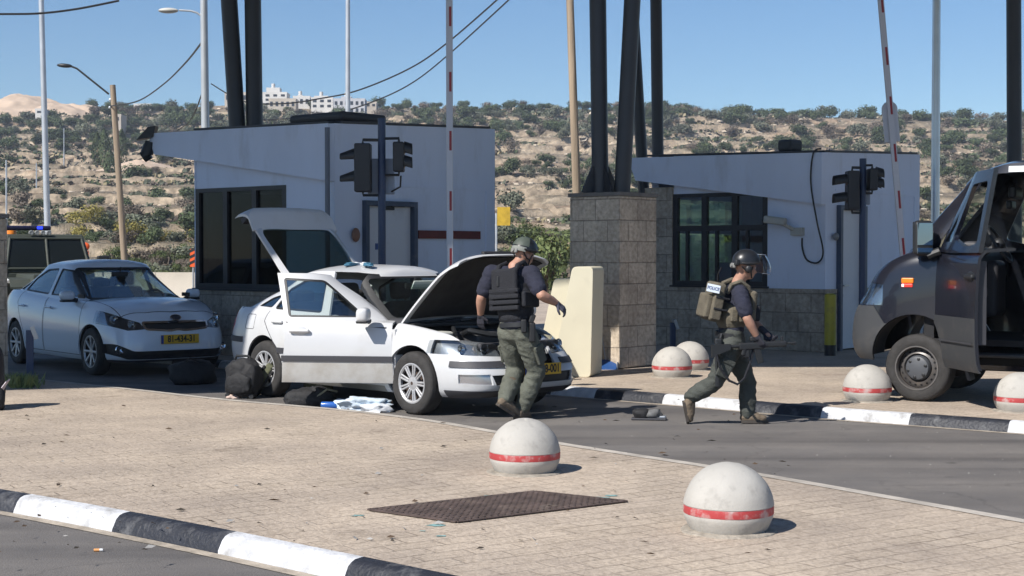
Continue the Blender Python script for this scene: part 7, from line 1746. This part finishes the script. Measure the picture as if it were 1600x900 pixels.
# traffic lights
def signal(label, px, d, ztop, boxes):
    p = AT(px, 500, d); t = thing('traffic_light', label, 'traffic light', (p.x, p.y, ZI))
    mb = MB(); mb.cyl((0, 0, 0), (0, 0, ztop - ZI), .05, seg=20); mb.build('post', M_BLUEPOST, t)
    for (x, z, w_, h_, dr, nl) in boxes:
        zz = z - ZI; mb = MB(); s = dr
        mb.rbox((x, -.06, zz), (w_, .24, h_), .02)
        hd = mb.build('signal_head', mat('signal_black', (0.022, 0.023, 0.026), 0.55), t)
        for k in range(nl):
            lz = zz + (0.5 - (k + .5) / nl) * h_ * .92 + .02
            mb = MB(); rr = .095
            # tapered hood : half tube
            vs = []; n_ = 10; L_ = .19 if s < 0 else .10
            for j, (xx, r2) in enumerate(((x + s * w_ / 2, rr), (x + s * (w_ / 2 + L_), rr * .55 if w_ > .2 else rr))):
                for i in range(n_ + 1):
                    a = PI * (-0.15 + 1.3 * i / n_); vs.append((xx, -.06 + math.cos(a) * r2, lz + math.sin(a) * r2 + (-.03 if j else 0)))
            mb.add(vs, [(i, i + 1, n_ + 2 + i, n_ + 1 + i) for i in range(n_)], 0, None, True); mb.build('visor', M_BLACKP, hd)
            mb = MB(); mb.lathe([(rr * .92, 0), (rr * .6, .012), (0, .016)], Matrix.Translation((x + s * (w_ / 2 + .002), -.06, lz)) @ Matrix.Rotation(R(90 * s), 4, 'Y'), 20); mb.build('lens', mat('unlit_lens', (0.06, 0.03, 0.02) if k == 0 else (0.06, 0.03, 0.02), 0.2), hd)
        mb = MB(); mb.tube([(x, -.06, zz + h_ / 2), (x, -.06, zz + h_ / 2 + .05), (0, 0, zz + h_ / 2 + .05)], .02, 6); mb.build('bracket', M_BLACKP, t)
        mb = MB(); mb.tube([(x, -.06, zz - h_ / 2), (x, -.06, zz - h_ / 2 - .04), (0, 0, zz - h_ / 2 - .04)], .018, 6); mb.build('bracket', M_BLACKP, t)
    return t
s1 = signal('dark traffic light on a navy post in front of the left booth door', 597, 19.0, 3.36, [(-.235, 2.72, .21, .62, -1, 2), (.225, 2.86, .14, .38, 1, 2)])
mb = MB(); mb.rbox((-.02, .14, 2.62 - ZI), (.34, .1, .46), .01); mb.build('control_box', mat('grey_box', (0.26, 0.30, 0.37), 0.6), s1)
mb = MB(); mb.tube([(.25, -.05, 2.62 - ZI), (.24, -.02, 2.48 - ZI), (.12, .06, 2.42 - ZI)], .012, 6); mb.build('cable', M_BLACKP, s1)
s2 = signal('dark traffic light on a navy post in front of the right booth door', 1347, 21.6, 3.01, [(-.17, 2.54, .17, .57, -1, 2), (.12, 2.70, .12, .32, 1, 2)])
mb = MB(); mb.rbox((.03, .13, 2.48 - ZI), (.20, .1, .28), .01); mb.build('control_box', MATS['grey_box'], s2)

# raised barrier arms
M_ARM = mat('white_arm_paint', (0.52, 0.53, 0.57), 0.45, dirt=(0.4, 0.4, 0.4), dscale=3, damt=0.4, dth=0.56)
M_ARMR = mat('red_arm_paint', (0.27, 0.022, 0.027), 0.45)
def arm(label, foot_px, top_px, d, ys, paddle=None):
    a = AT(foot_px[0], foot_px[1], d); b = AT(top_px[0], top_px[1], d); u = (b - a).normalized(); f = a + u * ((1.0 - a.z) / u.z); g0 = Vector((f.x, f.y, ZI))
    t = thing('barrier_arm', label, 'barrier', g0)
    M = frame(f - g0, u, z=Vector((0, -1, 0)))           # local x up along the arm, z towards the camera
    L_ = 6.2
    mb = MB(); mb.rbox((L_ / 2, 0, 0), (L_, .085, .045), .01, M=M); mb.build('boom', M_ARM, t)
    for k, y in enumerate(ys):
        p = AT(lerp(foot_px[0], top_px[0], (foot_px[1] - y) / (foot_px[1] - top_px[1])), y, d); s = (p - f).dot(u)
        mb = MB(); mb.box((s, .012 * -1, .0235), (.25, .030, .003), M=M); mb.build('red_stripe', M_ARMR, t)
    if paddle:
        p = AT(paddle[0], paddle[1], d); s = (p - f).dot(u)
        mb = MB(); mb.rbox((s, 0, -.035), (.46, .22, .02), .009, M=M); mb.lathe([(.11, -.01), (.11, .01), (0, .01)], M @ Matrix.Translation((s + .23, 0, -.036)), 20); mb.build('paddle', M_ARM, t)
    mb = MB(); mb.rbox((0.0, .12, .52), (.34, .36, 1.04), .03); mb.build('cabinet', mat('barrier_cabinet', (0.5, 0.45, 0.4), 0.5, dirt=(0.3, 0.28, 0.25), dscale=4, damt=0.5), t)
    mb = MB(); mb.cyl(tuple(f - g0 + Vector((0, -.06, 0))), tuple(f - g0 + Vector((0, .12, 0))), .07); mb.build('pivot', M_STEEL, t)
    return t
arm('white raised barrier arm with red dashes in front of the left booth', (703, 415), (702, 0), 18.9, (26, 128, 220, 314, 403))
arm('white raised barrier arm with red dashes leaning in front of the right booth', (1411, 400), (1376, 0), 20.6, (6, 88, 165, 239, 312, 386), (1393, 196))

# lamp posts and poles
def pole(name, label, x0, y0, x1, d, r0, r1, m, cat='pole', top_y=-60, arms=None):
    a = AT(x0, y0, d); b = AT(x1, 0, d); u = (b - a).normalized(); gz = hill_z(a.x, a.y) if d > 60 else 0.0
    foot = a + u * ((gz - .1 - a.z) / u.z); k = AT(x1, top_y, d).z; top = foot + u * ((k - foot.z) / u.z)
    t = thing(name, label, cat, foot); mb = MB(); mb.cyl((0, 0, 0), tuple(top - foot), r0, r1, 16); mb.build('shaft', m, t, angle=50); return t, foot, top
M_GALV = mat('pale_galvanised', (0.48, 0.51, 0.54), 0.45, metal=0.4, var=0.12, vscale=2)
M_WOOD = mat('weathered_wood', (0.29, 0.225, 0.16), 0.9, var=0.35, vscale=7, stretch=(1, 1, 0.06), bump=0.5, bscale=30)
pole('lamp_post', 'tall pale metal post at the far left behind the jeep', 74, 350, 64.5, 44, .10, .075, M_GALV)
t, f, tp = pole('street_lamp', 'grey street lamp with a short arm to the left, just left of the dark tubes', 321, 205, 318.5, 29, .095, .07, M_GALV)
h0 = AT(316, 26, 29) - f; h1 = AT(298, 17, 29) - f; h2 = AT(250, 15, 29) - f
mb = MB(); mb.tube([h0 + Vector((.02, 0, -.1)), h0, AT(308, 20, 29) - f, h1, AT(280, 16, 29) - f], .02, 8); mb.build('arm', M_GALV, t)
mb = MB(); mb.ball(AT(263, 16.5, 29) - f, (.20, .09, .055), 20, 10); mb.build('lamp_head', mat('lamp_head_pale', (0.5, 0.5, 0.47), 0.5), t)
pole('lamp_post', 'pale metal post rising behind the left booth roof', 543.5, 190, 543.5, 42, .085, .06, M_GALV)
pole('lamp_post', 'shiny galvanised post between the right booth and the van', 1461, 350, 1463.5, 28, .085, .075, mat('bright_galvanised', (0.62, 0.66, 0.68), 0.35, metal=0.6, var=0.1, vscale=2))
t, f, tp = pole('lamp_post', 'thin pale post at the far left edge before the hill', 10, 300, 9, 75, .05, .04, M_GALV, top_y=250)
t, f, tp = pole('wooden_lamp_pole', 'leaning wooden pole with a lamp on a long slanted arm, left part', 194, 400, 167, 52, .12, .10, M_WOOD, 'street lamp', top_y=133)
a0 = AT(170, 147, 52) - f; a1 = AT(120, 107, 52) - f; a2 = AT(90, 101.5, 52) - f
mb = MB(); mb.tube([a0, AT(145, 127, 52) - f, a1, AT(112, 104, 52) - f], .035, 8); mb.build('arm', M_BLACKP, t)
mb = MB(); mb.ball(AT(101, 102.5, 52) - f, (.28, .12, .075), 16, 8, rot=(0, R(4), 0)); mb.build('lamp_head', M_BLACKP, t)
mb = MB(); mb.ball(AT(173, 156, 52) - f, .07); mb.ball(AT(172, 168, 52) - f, .06); mb.build('insulators', M_GALV, t)
t, f, tp = pole('wooden_pole', 'thick pale wooden pole beside the dark tubes at the stone pillar', 901, 298, 890.5, 34, .105, .085, M_WOOD)
# small far poles on the slope
for px, y0, y1, d, lb in ((100, 258, 200, 260, 'thin far pole among the shrubs on the left slope'), (57, 300, 255, 200, 'short pale pole low on the left slope')):
    t, f, tp = pole('utility_pole', lb, px, y0, px, d, .10, .07, M_GALV, top_y=y1)

# overhead cables
def cable(label, pts, r=.022, sag=0.0):
    """pts: (px, py, depth) ; hangs as a smooth line"""
    P = [AT(*p) for p in pts]; o = []
    for i in range(len(P) - 1):
        p0 = P[max(i - 1, 0)]; p1 = P[i]; p2 = P[i + 1]; p3 = P[min(i + 2, len(P) - 1)]
        for k in range(10):
            t = k / 10; o.append(.5 * (2 * p1 + (p2 - p0) * t + (2 * p0 - 5 * p1 + 4 * p2 - p3) * t * t + (3 * p1 - p0 - 3 * p2 + p3) * t**3))
    o.append(P[-1]); c = o[0]; mb = MB(); mb.tube([q - c for q in o], r, 6)
    ob = mb.build('overhead_cable', M_BLACKP, None, loc=c); tag(ob, label, 'cable')
cable('thick cable crossing the top left corner', [(-60, 23, 30), (0, 22, 30), (60, 21, 30), (120, 14, 30), (186, 1, 30)], .022)
cable('slack cable from the wooden lamp pole up to the grey street lamp', [(172, 166, 52), (215, 158, 47), (255, 132, 41), (290, 98, 35), (317, 64, 29.1)], .022)
cable('upper of the two long cables sloping up across the sky, centre', [(330, 131, 60), (380, 158, 58), (440, 162, 56), (500, 154, 54), (560, 141, 52), (640, 107, 49), (700, 66, 46), (790, -12, 42)], .026)
cable('lower of the two long cables sloping up across the sky, centre', [(400, 188, 66), (470, 184, 63), (520, 178, 60), (580, 160, 57), (640, 132, 53), (700, 86, 49), (810, -14, 43)], .026)
cable('thin cable running down the left slope beside the cypresses', [(317, 143, 60), (290, 195, 80), (240, 218, 110), (190, 228, 140), (150, 262, 170)], .03)

# cream concrete blocks beside the white car
M_CREAM = mat('cream_painted_concrete', (0.60, 0.555, 0.42), 0.75, var=0.05, vscale=2, dirt=(0.42, 0.38, 0.30), dscale=3, damt=0.5, dth=0.56)
def block(label, px, py, wb, wt0, wt1, hgt, dirv):
    p = G(px, py, ZI); t = thing('concrete_barrier', label, 'barrier block', p)
    f = rpoly([(-wb, 0), (0, 0), (wt1, hgt), (wt0, hgt)], .06, 4)
    u = Vector((.94, -.34, 0)).normalized(); v = Vector(dirv)
    n_ = len(f); vs = [u * a + Vector((0, 0, z)) for a, z in f] + [u * a + v + Vector((0, 0, z)) for a, z in f]
    mb = MB(); mb.add(vs, [list(range(n_)), list(range(n_, 2 * n_))[::-1]] + [(i, (i + 1) % n_, n_ + (i + 1) % n_, n_ + i) for i in range(n_)]); mb.build('slab', M_CREAM, t, bevel=0.012); return t, u, v
t, u, v = block('taller cream concrete block standing between the white car and the stone pillar', 923, 590, .52, -.24, .03, 1.36, (.17, .56, 0))
t, u, v = block('lower white concrete block half hidden behind the taller cream one', 893, 581, .50, -.24, .02, 1.20, (.2, .5, 0))

# yellow guard post, navy posts, broom
p = AT(1297, 541, 21.9); t = thing('yellow_post', 'yellow round guard post against the right booth plinth', 'post', (p.x, p.y, ZI)); mb = MB(); mb.cyl((0, 0, .16), (0, 0, .90), .085, seg=24); mb.ball((0, 0, .90), (.085, .085, .03)); mb.build('shaft', mat('yellow_paint', (0.42, 0.36, 0.03), 0.5, dirt=(0.2, 0.17, 0.06), dscale=5, damt=0.6), t); mb = MB(); mb.cyl((0, 0, 0), (0, 0, .16), .084, seg=24); mb.build('base', M_BLACKP, t)
for px, py, hgt, lb in ((47, 598, .62, 'short navy post with a small bracket beside the white sedan, far left'), (1051, 545, .42, 'short navy post behind the pair of dome bollards')):
    p = G(px, py, ZI); t = thing('navy_post', lb, 'post', (p.x, p.y, ZI), .3, 'short navy posts'); mb = MB(); mb.box((0, 0, hgt / 2), (.085, .06, hgt)); mb.build('post', M_BLUEPOST, t, bevel=.006)
    mb = MB(); mb.box((.05, 0, hgt - .03), (.05, .08, .16), rot=(0, R(-20), 0)); mb.build('bracket', M_STEEL, t)
p = G(951, 577, ZI); t = thing('dustpan', 'blue dustpan with a thin stick at the foot of the stone pillar', 'dustpan', (p.x, p.y, ZI))
mb = MB(); mb.add([(-.1, -.08, 0), (.1, -.08, 0), (.1, .12, 0), (-.1, .12, 0), (-.1, -.06, .03), (.1, -.06, .03), (.1, .12, .12), (-.1, .12, .12)], [(0, 3, 2, 1), (4, 5, 6, 7), (0, 1, 5, 4), (1, 2, 6, 5), (2, 3, 7, 6), (3, 0, 4, 7)]); mb.build('pan', mat('blue_plastic', (0.02, 0.07, 0.22), 0.4), t)
mb = MB(); mb.cyl((-.03, .12, .1), (-.09, .16, .48), .009, seg=8); mb.build('stick', mat('stick_grey', (0.35, 0.36, 0.38), 0.5), t)
mb = MB(); mb.box((.112, .02, .05), (.012, .2, .1)); mb.build('rim', mat('white_plastic', (0.7, 0.7, 0.7), 0.4), t)

# background barrier wall, hazard panels
M_JB = mat('pale_concrete', (0.55, 0.50, 0.42), 0.85, var=0.1, vscale=1.5, dirt=(0.35, 0.31, 0.26), dscale=1.5, damt=0.5)
for k, (px, lb) in enumerate(((120, 'concrete road barrier behind the jeep and sedan'), (205, 'concrete road barrier directly behind the sedan roof'), (285, 'concrete road barrier between the sedan and the left booth'))):
    p = AT(px, 430, 46 + k * .05); t = thing('road_barrier', lb, 'barrier', (p.x, 46, 0), 0, 'concrete road barriers')
    mb = MB(); M = Matrix.Rotation(R(90), 4, 'X'); pf = [(-.3, 0), (.3, 0), (.28, .12), (.12, .4), (.09, 1.02), (-.09, 1.02), (-.12, .4), (-.28, .12)]
    L_ = 1.62; vs = [(-L_ / 2, a, z) for a, z in pf] + [(L_ / 2, a, z) for a, z in pf]; n_ = 8
    mb.add(vs, [list(range(n_))[::-1], list(range(n_, 2 * n_))] + [(i, (i + 1) % n_, n_ + (i + 1) % n_, n_ + i) for i in range(n_)]); mb.build('wall', M_JB, t)
M_ORS = mat('orange_panel', (0.75, 0.11, 0.02), 0.45)
def panel(px, py0, py1, wpx, d, lb):
    p = AT(px, py0, d); q_ = AT(px, py1, d); w_ = wpx / FPX * d; t = thing('hazard_panel', lb, 'hazard panel', (p.x, p.y, 0)); h_ = p.z - q_.z
    mb = MB(); mb.box((0, 0, (p.z + q_.z) / 2), (w_, .04, h_)); mb.build('board', M_ORS, t)
    for k in range(3):
        z = q_.z + h_ * (k + .35) / 3; s = h_ / 6
        mb = MB(); mb.add([(-w_ / 2, -.023, z), (w_ / 2, -.023, z + w_ * .5), (w_ / 2, -.023, z + w_ * .5 + s), (-w_ / 2, -.023, z + s)], [(0, 1, 2, 3)]); mb.build('dark_stripe', M_BLACKP, t)
    mb = MB(); mb.cyl((0, .03, 0), (0, .03, q_.z + .1), .03, seg=8); mb.build('post', M_STEEL, t); return t, p
panel(301.5, 389, 417, 9, 44, 'orange striped hazard panel at the left edge of the left booth')
t, p = panel(134, 392, 405, 9, 36, 'orange hazard panel with a round orange lamp beside the jeep')
mb = MB(); mb.ball((-.02, 0, 1.63 + 10 * 36 / 2300), (.12, .06, .1)); mb.build('lamp', M_ORS, t)
p = AT(787, 338, 48); t = thing('yellow_sign', 'small yellow road sign beyond the left booth corner', 'sign', (p.x, p.y, 0))
mb = MB(); mb.box((0, 0, p.z), (.42, .03, .6)); mb.build('board', mat('sign_yellow', (0.50, 0.33, 0.03), 0.5, var=0.2, vscale=5), t)
mb = MB(); mb.cyl((-.24, .03, 0), (-.24, .03, p.z + .1), .035, seg=10); mb.build('post', M_GALV, t)

# things on the road beside the white car
M_BAG = mat('black_nylon', (0.014, 0.014, 0.016), 0.75, var=0.3, vscale=14, bump=0.5, bscale=25)
M_OLV = mat('olive_fabric', (0.12, 0.125, 0.075), 0.9, var=0.25, vscale=10, bump=0.5, bscale=25)
def lump(name, parent, c, size, m, seed, rot=(0, 0, 0), amp=.18, z0=0.0, sub=3):
    bm = bmesh.new(); bmesh.ops.create_icosphere(bm, subdivisions=sub, radius=1)
    for v in bm.verts:
        k = 1 + amp * mnoise.noise(v.co * 1.6 + Vector((seed, 0, 0))) + amp * .6 * mnoise.noise(v.co * 4 + Vector((seed, 3, 0)))
        q_ = Vector((math.copysign(abs(v.co.x) ** .75, v.co.x), math.copysign(abs(v.co.y) ** .75, v.co.y), math.copysign(abs(v.co.z) ** .75, v.co.z))) * k
        v.co = Vector((q_.x * size[0], q_.y * size[1], q_.z * size[2]))
    M = Matrix.Translation(c) @ Euler(rot).to_matrix().to_4x4(); mb = MB(); mb.bm(bm, 0, M, True)
    mb.v = [(a, b, max(cz, z0)) for a, b, cz in mb.v]; return mb.build(name, m, parent, angle=70)
p = G(380, 622); t = thing('suitcase', 'upright black suitcase in front of the white car rear wheel', 'suitcase', p, R(-20))
mb = MB(); lump('case', t, (0, 0, .225), (.21, .125, .225), M_BAG, 71, amp=.16, z0=.02, sub=4); lump('front_pocket', t, (.01, -.11, .17), (.15, .04, .12), M_BAG, 73, amp=.2)
mb = MB(); mb.tube([(-.1, 0, .43), (-.08, 0, .475), (.08, 0, .475), (.1, 0, .43)], .014, 8); mb.build('handle', M_BLACKP, t)
for x in (-.15, .15): mb = MB(); mb.cyl((x, -.09, .03), (x, -.06, .03), .03, seg=12); mb.build('castor', M_BLACKP, t)
p = G(412, 620); t = thing('olive_case', 'narrow olive case leaning on the black suitcase', 'case', p, R(-15))
mb = MB(); mb.rbox((0, 0, .20), (.10, .16, .42), .03, rot=(0, R(35), 0)); mb.build('case', M_OLV, t); mb = MB(); mb.rbox((-.06, -.085, .2), (.03, .012, .40), .005, rot=(0, R(35), 0)); mb.rbox((.05, -.085, .16), (.03, .012, .34), .005, rot=(0, R(35), 0)); mb.build('strap', M_BAG, t)
p = G(300, 600); t = thing('dark_bag', 'dark bag lying in the shade between the two white cars', 'bag', p, .4); lump('body', t, (0, 0, .14), (.30, .2, .16), M_BAG, 3); mb = MB(); mb.tube([(-.15, -.1, .25), (-.05, -.14, .33), (.1, -.12, .27)], .014, 6); mb.build('strap', M_BLACKP, t)
p = G(372, 619, 0); t = tag(lump('crumpled_paper', None, (p.x, p.y - .25, .018), (.07, .04, .025), mat('pinkish_paper', (0.55, 0.42, 0.36), 0.8), 5, amp=.5), 'crumpled pinkish paper below the black suitcase', 'paper')
p = G(492, 622); t = thing('olive_bag', 'rolled olive fabric bag under the white car door', 'bag', p + Vector((0, .3, 0)), .3); lump('roll', t, (0, 0, .14), (.15, .14, .16), M_OLV, 8); mb = MB(); mb.tube([(-.1, -.13, .05), (-.02, -.16, .16), (.06, -.13, .26)], .012, 6); mb.build('strap', mat('pale_strap', (0.3, 0.28, 0.2), 0.8), t)
p = G(486, 637); t = thing('black_bag', 'open black bag lying on the road beside the white car', 'bag', p, .2); lump('body', t, (0, .06, .09), (.26, .14, .12), M_BAG, 11, amp=.3); lump('flap', t, (.12, -.02, .13), (.13, .08, .07), M_BAG, 13, (0, .4, 0), .3); mb = MB(); mb.tube([(.05, -.08, .12), (.16, -.1, .2), (.27, -.04, .17)], .012, 6); mb.build('strap', MATS['pale_strap'], t)
p = G(523, 640); t = thing('water_bottle', 'blue plastic bottle with a green cap lying by the pale cloth', 'bottle', (p.x, p.y, .045), R(-8)); M = Matrix.Rotation(R(90), 4, 'Y')
mb = MB(); mb.lathe([(0, -.14), (.038, -.14), (.042, -.12), (.042, .05), (.036, .09), (.016, .12), (.016, .13)], M, 20); mb.build('body', mat('blue_bottle', (0.03, 0.12, 0.42), 0.15), t); mb = MB(); mb.lathe([(.018, .125), (.018, .155), (0, .156)], M, 16); mb.build('cap', mat('green_cap', (0.02, 0.16, 0.06), 0.4), t)
p = G(566, 643); t = thing('cloth', 'crumpled white and pale blue cloth on the road beside the white car', 'cloth', p, R(-6))
lump('cloth', t, (0, .03, .05), (.27, .13, .085), mat('white_blue_cloth', (0.55, 0.63, 0.70), 0.8, dirt=(0.06, 0.22, 0.42), dscale=9, damt=0.9, dth=0.56, bump=0.6, bscale=18), 21, amp=.55, sub=4)
lump('fold', t, (.14, -.04, .04), (.15, .08, .055), mat('white_cloth', (0.66, 0.68, 0.70), 0.8, bump=0.5, bscale=20), 25, amp=.5)
p = G(1014, 656); t = thing('dropped_gear', 'grey and black piece of gear dropped on the asphalt between the two men', 'gear', p, R(-8))
mb = MB(); mb.rbox((0, 0, .012), (.34, .14, .02), .008); mb.build('base', M_TRIM, t); lump('pad', t, (-.07, 0, .06), (.085, .07, .055), M_BAG, 31, amp=.15, z0=.01); lump('padding', t, (.03, 0, .055), (.09, .06, .05), mat('grey_gear', (0.13, 0.13, 0.13), 0.8, var=0.3, vscale=20), 33, amp=.3, z0=.01); mb = MB(); mb.rbox((.12, 0, .03), (.09, .07, .03), .012); mb.build('buckle', M_STEEL, t)
# half-seen bag at the left edge
p = G(-16, 640, ZI); t = thing('black_backpack', 'black backpack with a pale flap cut by the left edge of the photo', 'backpack', p, .2); lump('body', t, (-.10, .1, .30), (.24, .16, .36), M_BAG, 41, amp=.12); mb = MB(); mb.add([(.07, -.03, .16), (.16, -.05, .28), (.19, .03, .30), (.11, .06, .17), (.07, -.04, .15), (.16, -.06, .27), (.19, .02, .29), (.11, .05, .16)], [(0, 1, 2, 3), (7, 6, 5, 4), (0, 4, 5, 1), (1, 5, 6, 2), (2, 6, 7, 3), (3, 7, 4, 0)]); mb.build('flap', mat('pale_lilac', (0.55, 0.5, 0.55), 0.7), t); lump('pocket', t, (.05, -.06, .10), (.10, .10, .12), M_BAG, 43)
# gloves and tools left on the car roof
ro = WHITE_CAR.matrix_world if False else None
def on_car(x, y, z):
    W = Matrix.Translation(WHITE_CAR.location) @ Matrix.Rotation(WHITE_CAR.rotation_euler.z, 4, 'Z'); return W @ Vector((x, y, z))
M_GLV = mat('blue_glove', (0.04, 0.14, 0.22), 0.7)
for k, (x, y, lb, m) in enumerate(((-.36, -.34, 'blue glove with a pale cuff on the white car roof, rear of the two', M_GLV), (.0, -.38, 'blue glove with a pale cuff on the white car roof, near its front edge', M_GLV))):
    q_ = on_car(x, y, 1.483); t = thing('glove', lb, 'glove', q_, 1.0 + k); lump('glove', t, (0, 0, .02), (.10, .045, .022), m, 50 + k, amp=.4, z0=-.03); lump('cuff', t, (.12, 0, .02), (.06, .04, .025), mat('pale_cuff', (0.6, 0.62, 0.64), 0.7), 60 + k, amp=.4, z0=-.03)
q_ = on_car(-.52, -.2, 1.495); t = thing('tool', 'orange handled tool beside the gloves on the car roof', 'tool', q_, .8); mb = MB(); mb.rbox((0, 0, .01), (.10, .026, .02), .008); mb.build('handle', mat('dull_orange', (0.35, 0.13, 0.05), 0.6), t); mb = MB(); mb.rbox((.12, 0, .01), (.14, .016, .01), .004); mb.build('blade', M_STEEL, t)
# litter on the paving and weeds
mb = MB()
for i in range(150):
    px = rng.uniform(-20, 1300); py = rng.uniform(625, 870); p = G(px, py, ZI)
    s = rng.uniform(.006, .022); a = rng.uniform(0, PI); u = Vector((math.cos(a), math.sin(a), 0)) * s * rng.uniform(1, 2.4); v = Vector((-math.sin(a), math.cos(a), 0)) * s * .6; c = Vector((p.x, p.y, ZI + .006 + s * .25))
    mb.add([c - u, c - v - Vector((0, 0, s * .2)), c + u, c + v + Vector((0, 0, s * .5))], [(0, 1, 2), (0, 2, 3)], rng.choice([0, 0, 1, 2]))
for i in range(70):
    p = G(rng.uniform(650, 1600), rng.uniform(650, 780)); s = rng.uniform(.002, .006); c = Vector((p.x, p.y, .006))
    mb.add([c + Vector((-s, 0, 0)), c + Vector((0, -s, 0)), c + Vector((s, 0, s * .3)), c + Vector((0, s, s))], [(0, 1, 2), (0, 2, 3)], 1)
tag(mb.build('litter', [mat('dead_leaf', (0.10, 0.065, 0.04), 0.9), mat('pale_chip', (0.42, 0.40, 0.37), 0.8), mat('dark_twig', (0.05, 0.04, 0.03), 0.9)]), 'dry leaves, chips and twigs scattered over the paving', 'litter', kind='stuff')
p = G(152, 862); t = thing('cigarette_end', 'orange cigarette end on the road below the near kerb', 'cigarette', p, .1); mb = MB(); mb.cyl((-.018, 0, .009), (.012, 0, .009), .008, seg=10); mb.build('filter', mat('filter_orange', (0.7, 0.33, 0.12), 0.8), t); mb = MB(); mb.cyl((.012, 0, .009), (.03, 0, .009), .0078, seg=10); mb.build('paper', mat('white_plastic', (0.7, 0.7, 0.7), 0.4), t)
mb = MB(); r = random.Random(3)
for i in range(320):
    px = 15 + abs(r.gauss(0, 1)) * 20 if r.random() < .6 else r.uniform(14, 62); p = G(px, r.uniform(600, 607), ZI); h_ = r.uniform(.04, .17); a = r.uniform(0, 6); w_ = .006; dx = r.gauss(0, .04); dy = r.gauss(0, .04)
    mb.add([(p.x - w_, p.y, ZI), (p.x + w_, p.y, ZI), (p.x + dx + w_ * .8, p.y + dy, ZI + h_ * .7), (p.x + dx * 1.8, p.y + dy, ZI + h_), (p.x + dx - w_ * .8, p.y + dy, ZI + h_ * .7)], [(0, 1, 2, 3, 4)])
tag(mb.build('weeds', mat('weed_green', (0.16, 0.19, 0.06), 0.7, var=0.3, vscale=20)), 'tuft of green weeds at the foot of the left stone pillar', 'weeds', kind='stuff')

# houses on the ridge
M_HW = mat('house_white', (0.62, 0.60, 0.57), 0.85, var=0.08, vscale=.4); M_HT = mat('house_stone', (0.50, 0.44, 0.37), 0.9, var=0.12, vscale=.5); M_HWIN = mat('house_window', (0.035, 0.04, 0.05), 0.3)
def house(label, px0, px1, py_top, py_base, d, m, rows, cols, extra=None, cat='house'):
    a = AT(px0, py_base, d); b = AT(px1, py_base, d); w_ = b.x - a.x; zb_ = a.z - 3.0; zt = AT(px0, py_top, d).z; t = thing('house', label, cat, ((a.x + b.x) / 2, d, zb_)); h_ = zt - zb_; dep = max(5, w_ * .7)
    mb = MB(); mb.box((0, dep / 2, h_ / 2), (w_, dep, h_)); mb.build('walls', m, t)
    mb = MB()
    for x, y, sx, sy in ((0, .12, w_ + .2, .24), (0, dep - .12, w_ + .2, .24)): mb.box((x, y, h_ + .2), (sx, sy, .4))
    for x in (-w_ / 2 + .12, w_ / 2 - .12): mb.box((x, dep / 2, h_ + .2), (.24, dep - .5, .4))
    mb.build('parapet', m, t)
    vis = AT(px0, py_top, d).z - a.z
    for r_ in range(rows):
        for c_ in range(cols):
            x = (c_ + .5) / cols * w_ - w_ / 2; z = 3.0 + (r_ + .55) / rows * vis
            mb = MB(); mb.box((x, -.02, z), (min(1.1, w_ / cols * .5), .08, min(1.3, vis / rows * .5))); mb.build('window', M_HWIN, t)
    if extra:
        for (ex0, ex1, ety) in extra:
            xa = AT(ex0, py_top, d).x - t.location.x; xb = AT(ex1, py_top, d).x - t.location.x; zz = AT(ex0, ety, d).z - zb_
            mb = MB(); mb.box(((xa + xb) / 2, dep * .5, (h_ + zz) / 2), (xb - xa, dep * .6, zz - h_)); mb.build('roof_room', m, t)
            mb = MB(); mb.cyl(((xa + xb) / 2, dep * .3, zz), ((xa + xb) / 2, dep * .3, zz + 1.1), .5, seg=10); mb.build('water_tank', M_HW, t)
    return t
house('pale block house between the street lamp and the dark tubes', 351, 386, 146, 160, 408, M_HT, 1, 4)
house('tall white house, highest on the ridge, right of the dark tubes', 400, 448, 146, 166, 402, M_HW, 3, 4, [(415, 436, 136)])
house('low stone house in front of the tallest white house', 420, 462, 156, 170, 396, M_HT, 1, 5)
house('long low white house in the middle of the ridge village', 458, 484, 152, 166, 404, M_HW, 1, 3, [(464, 472, 148)])
house('white house with two roof levels left of the columned house', 486, 520, 154, 170, 400, M_HW, 2, 3, [(490, 512, 149)])
house('grey white house with a columned front, rightmost in the village', 521, 570, 156, 178, 396, mat('house_grey', (0.50, 0.50, 0.52), 0.85), 2, 6, [(532, 548, 150)])
house('small cream house end right of the columned house', 571, 588, 161, 168, 405, M_HT, 1, 2)
house('long white shed on the skyline left of the street lamp', 209, 237, 164, 169, 410, M_HW, 1, 4, cat='shed')
house('tiny white hut below the spoil heaps', 55, 67, 172, 178, 380, M_HW, 1, 1, cat='hut')
house('pale ruin right of the wooden lamp pole', 176, 189, 181, 191, 340, M_HT, 1, 1, cat='ruin')
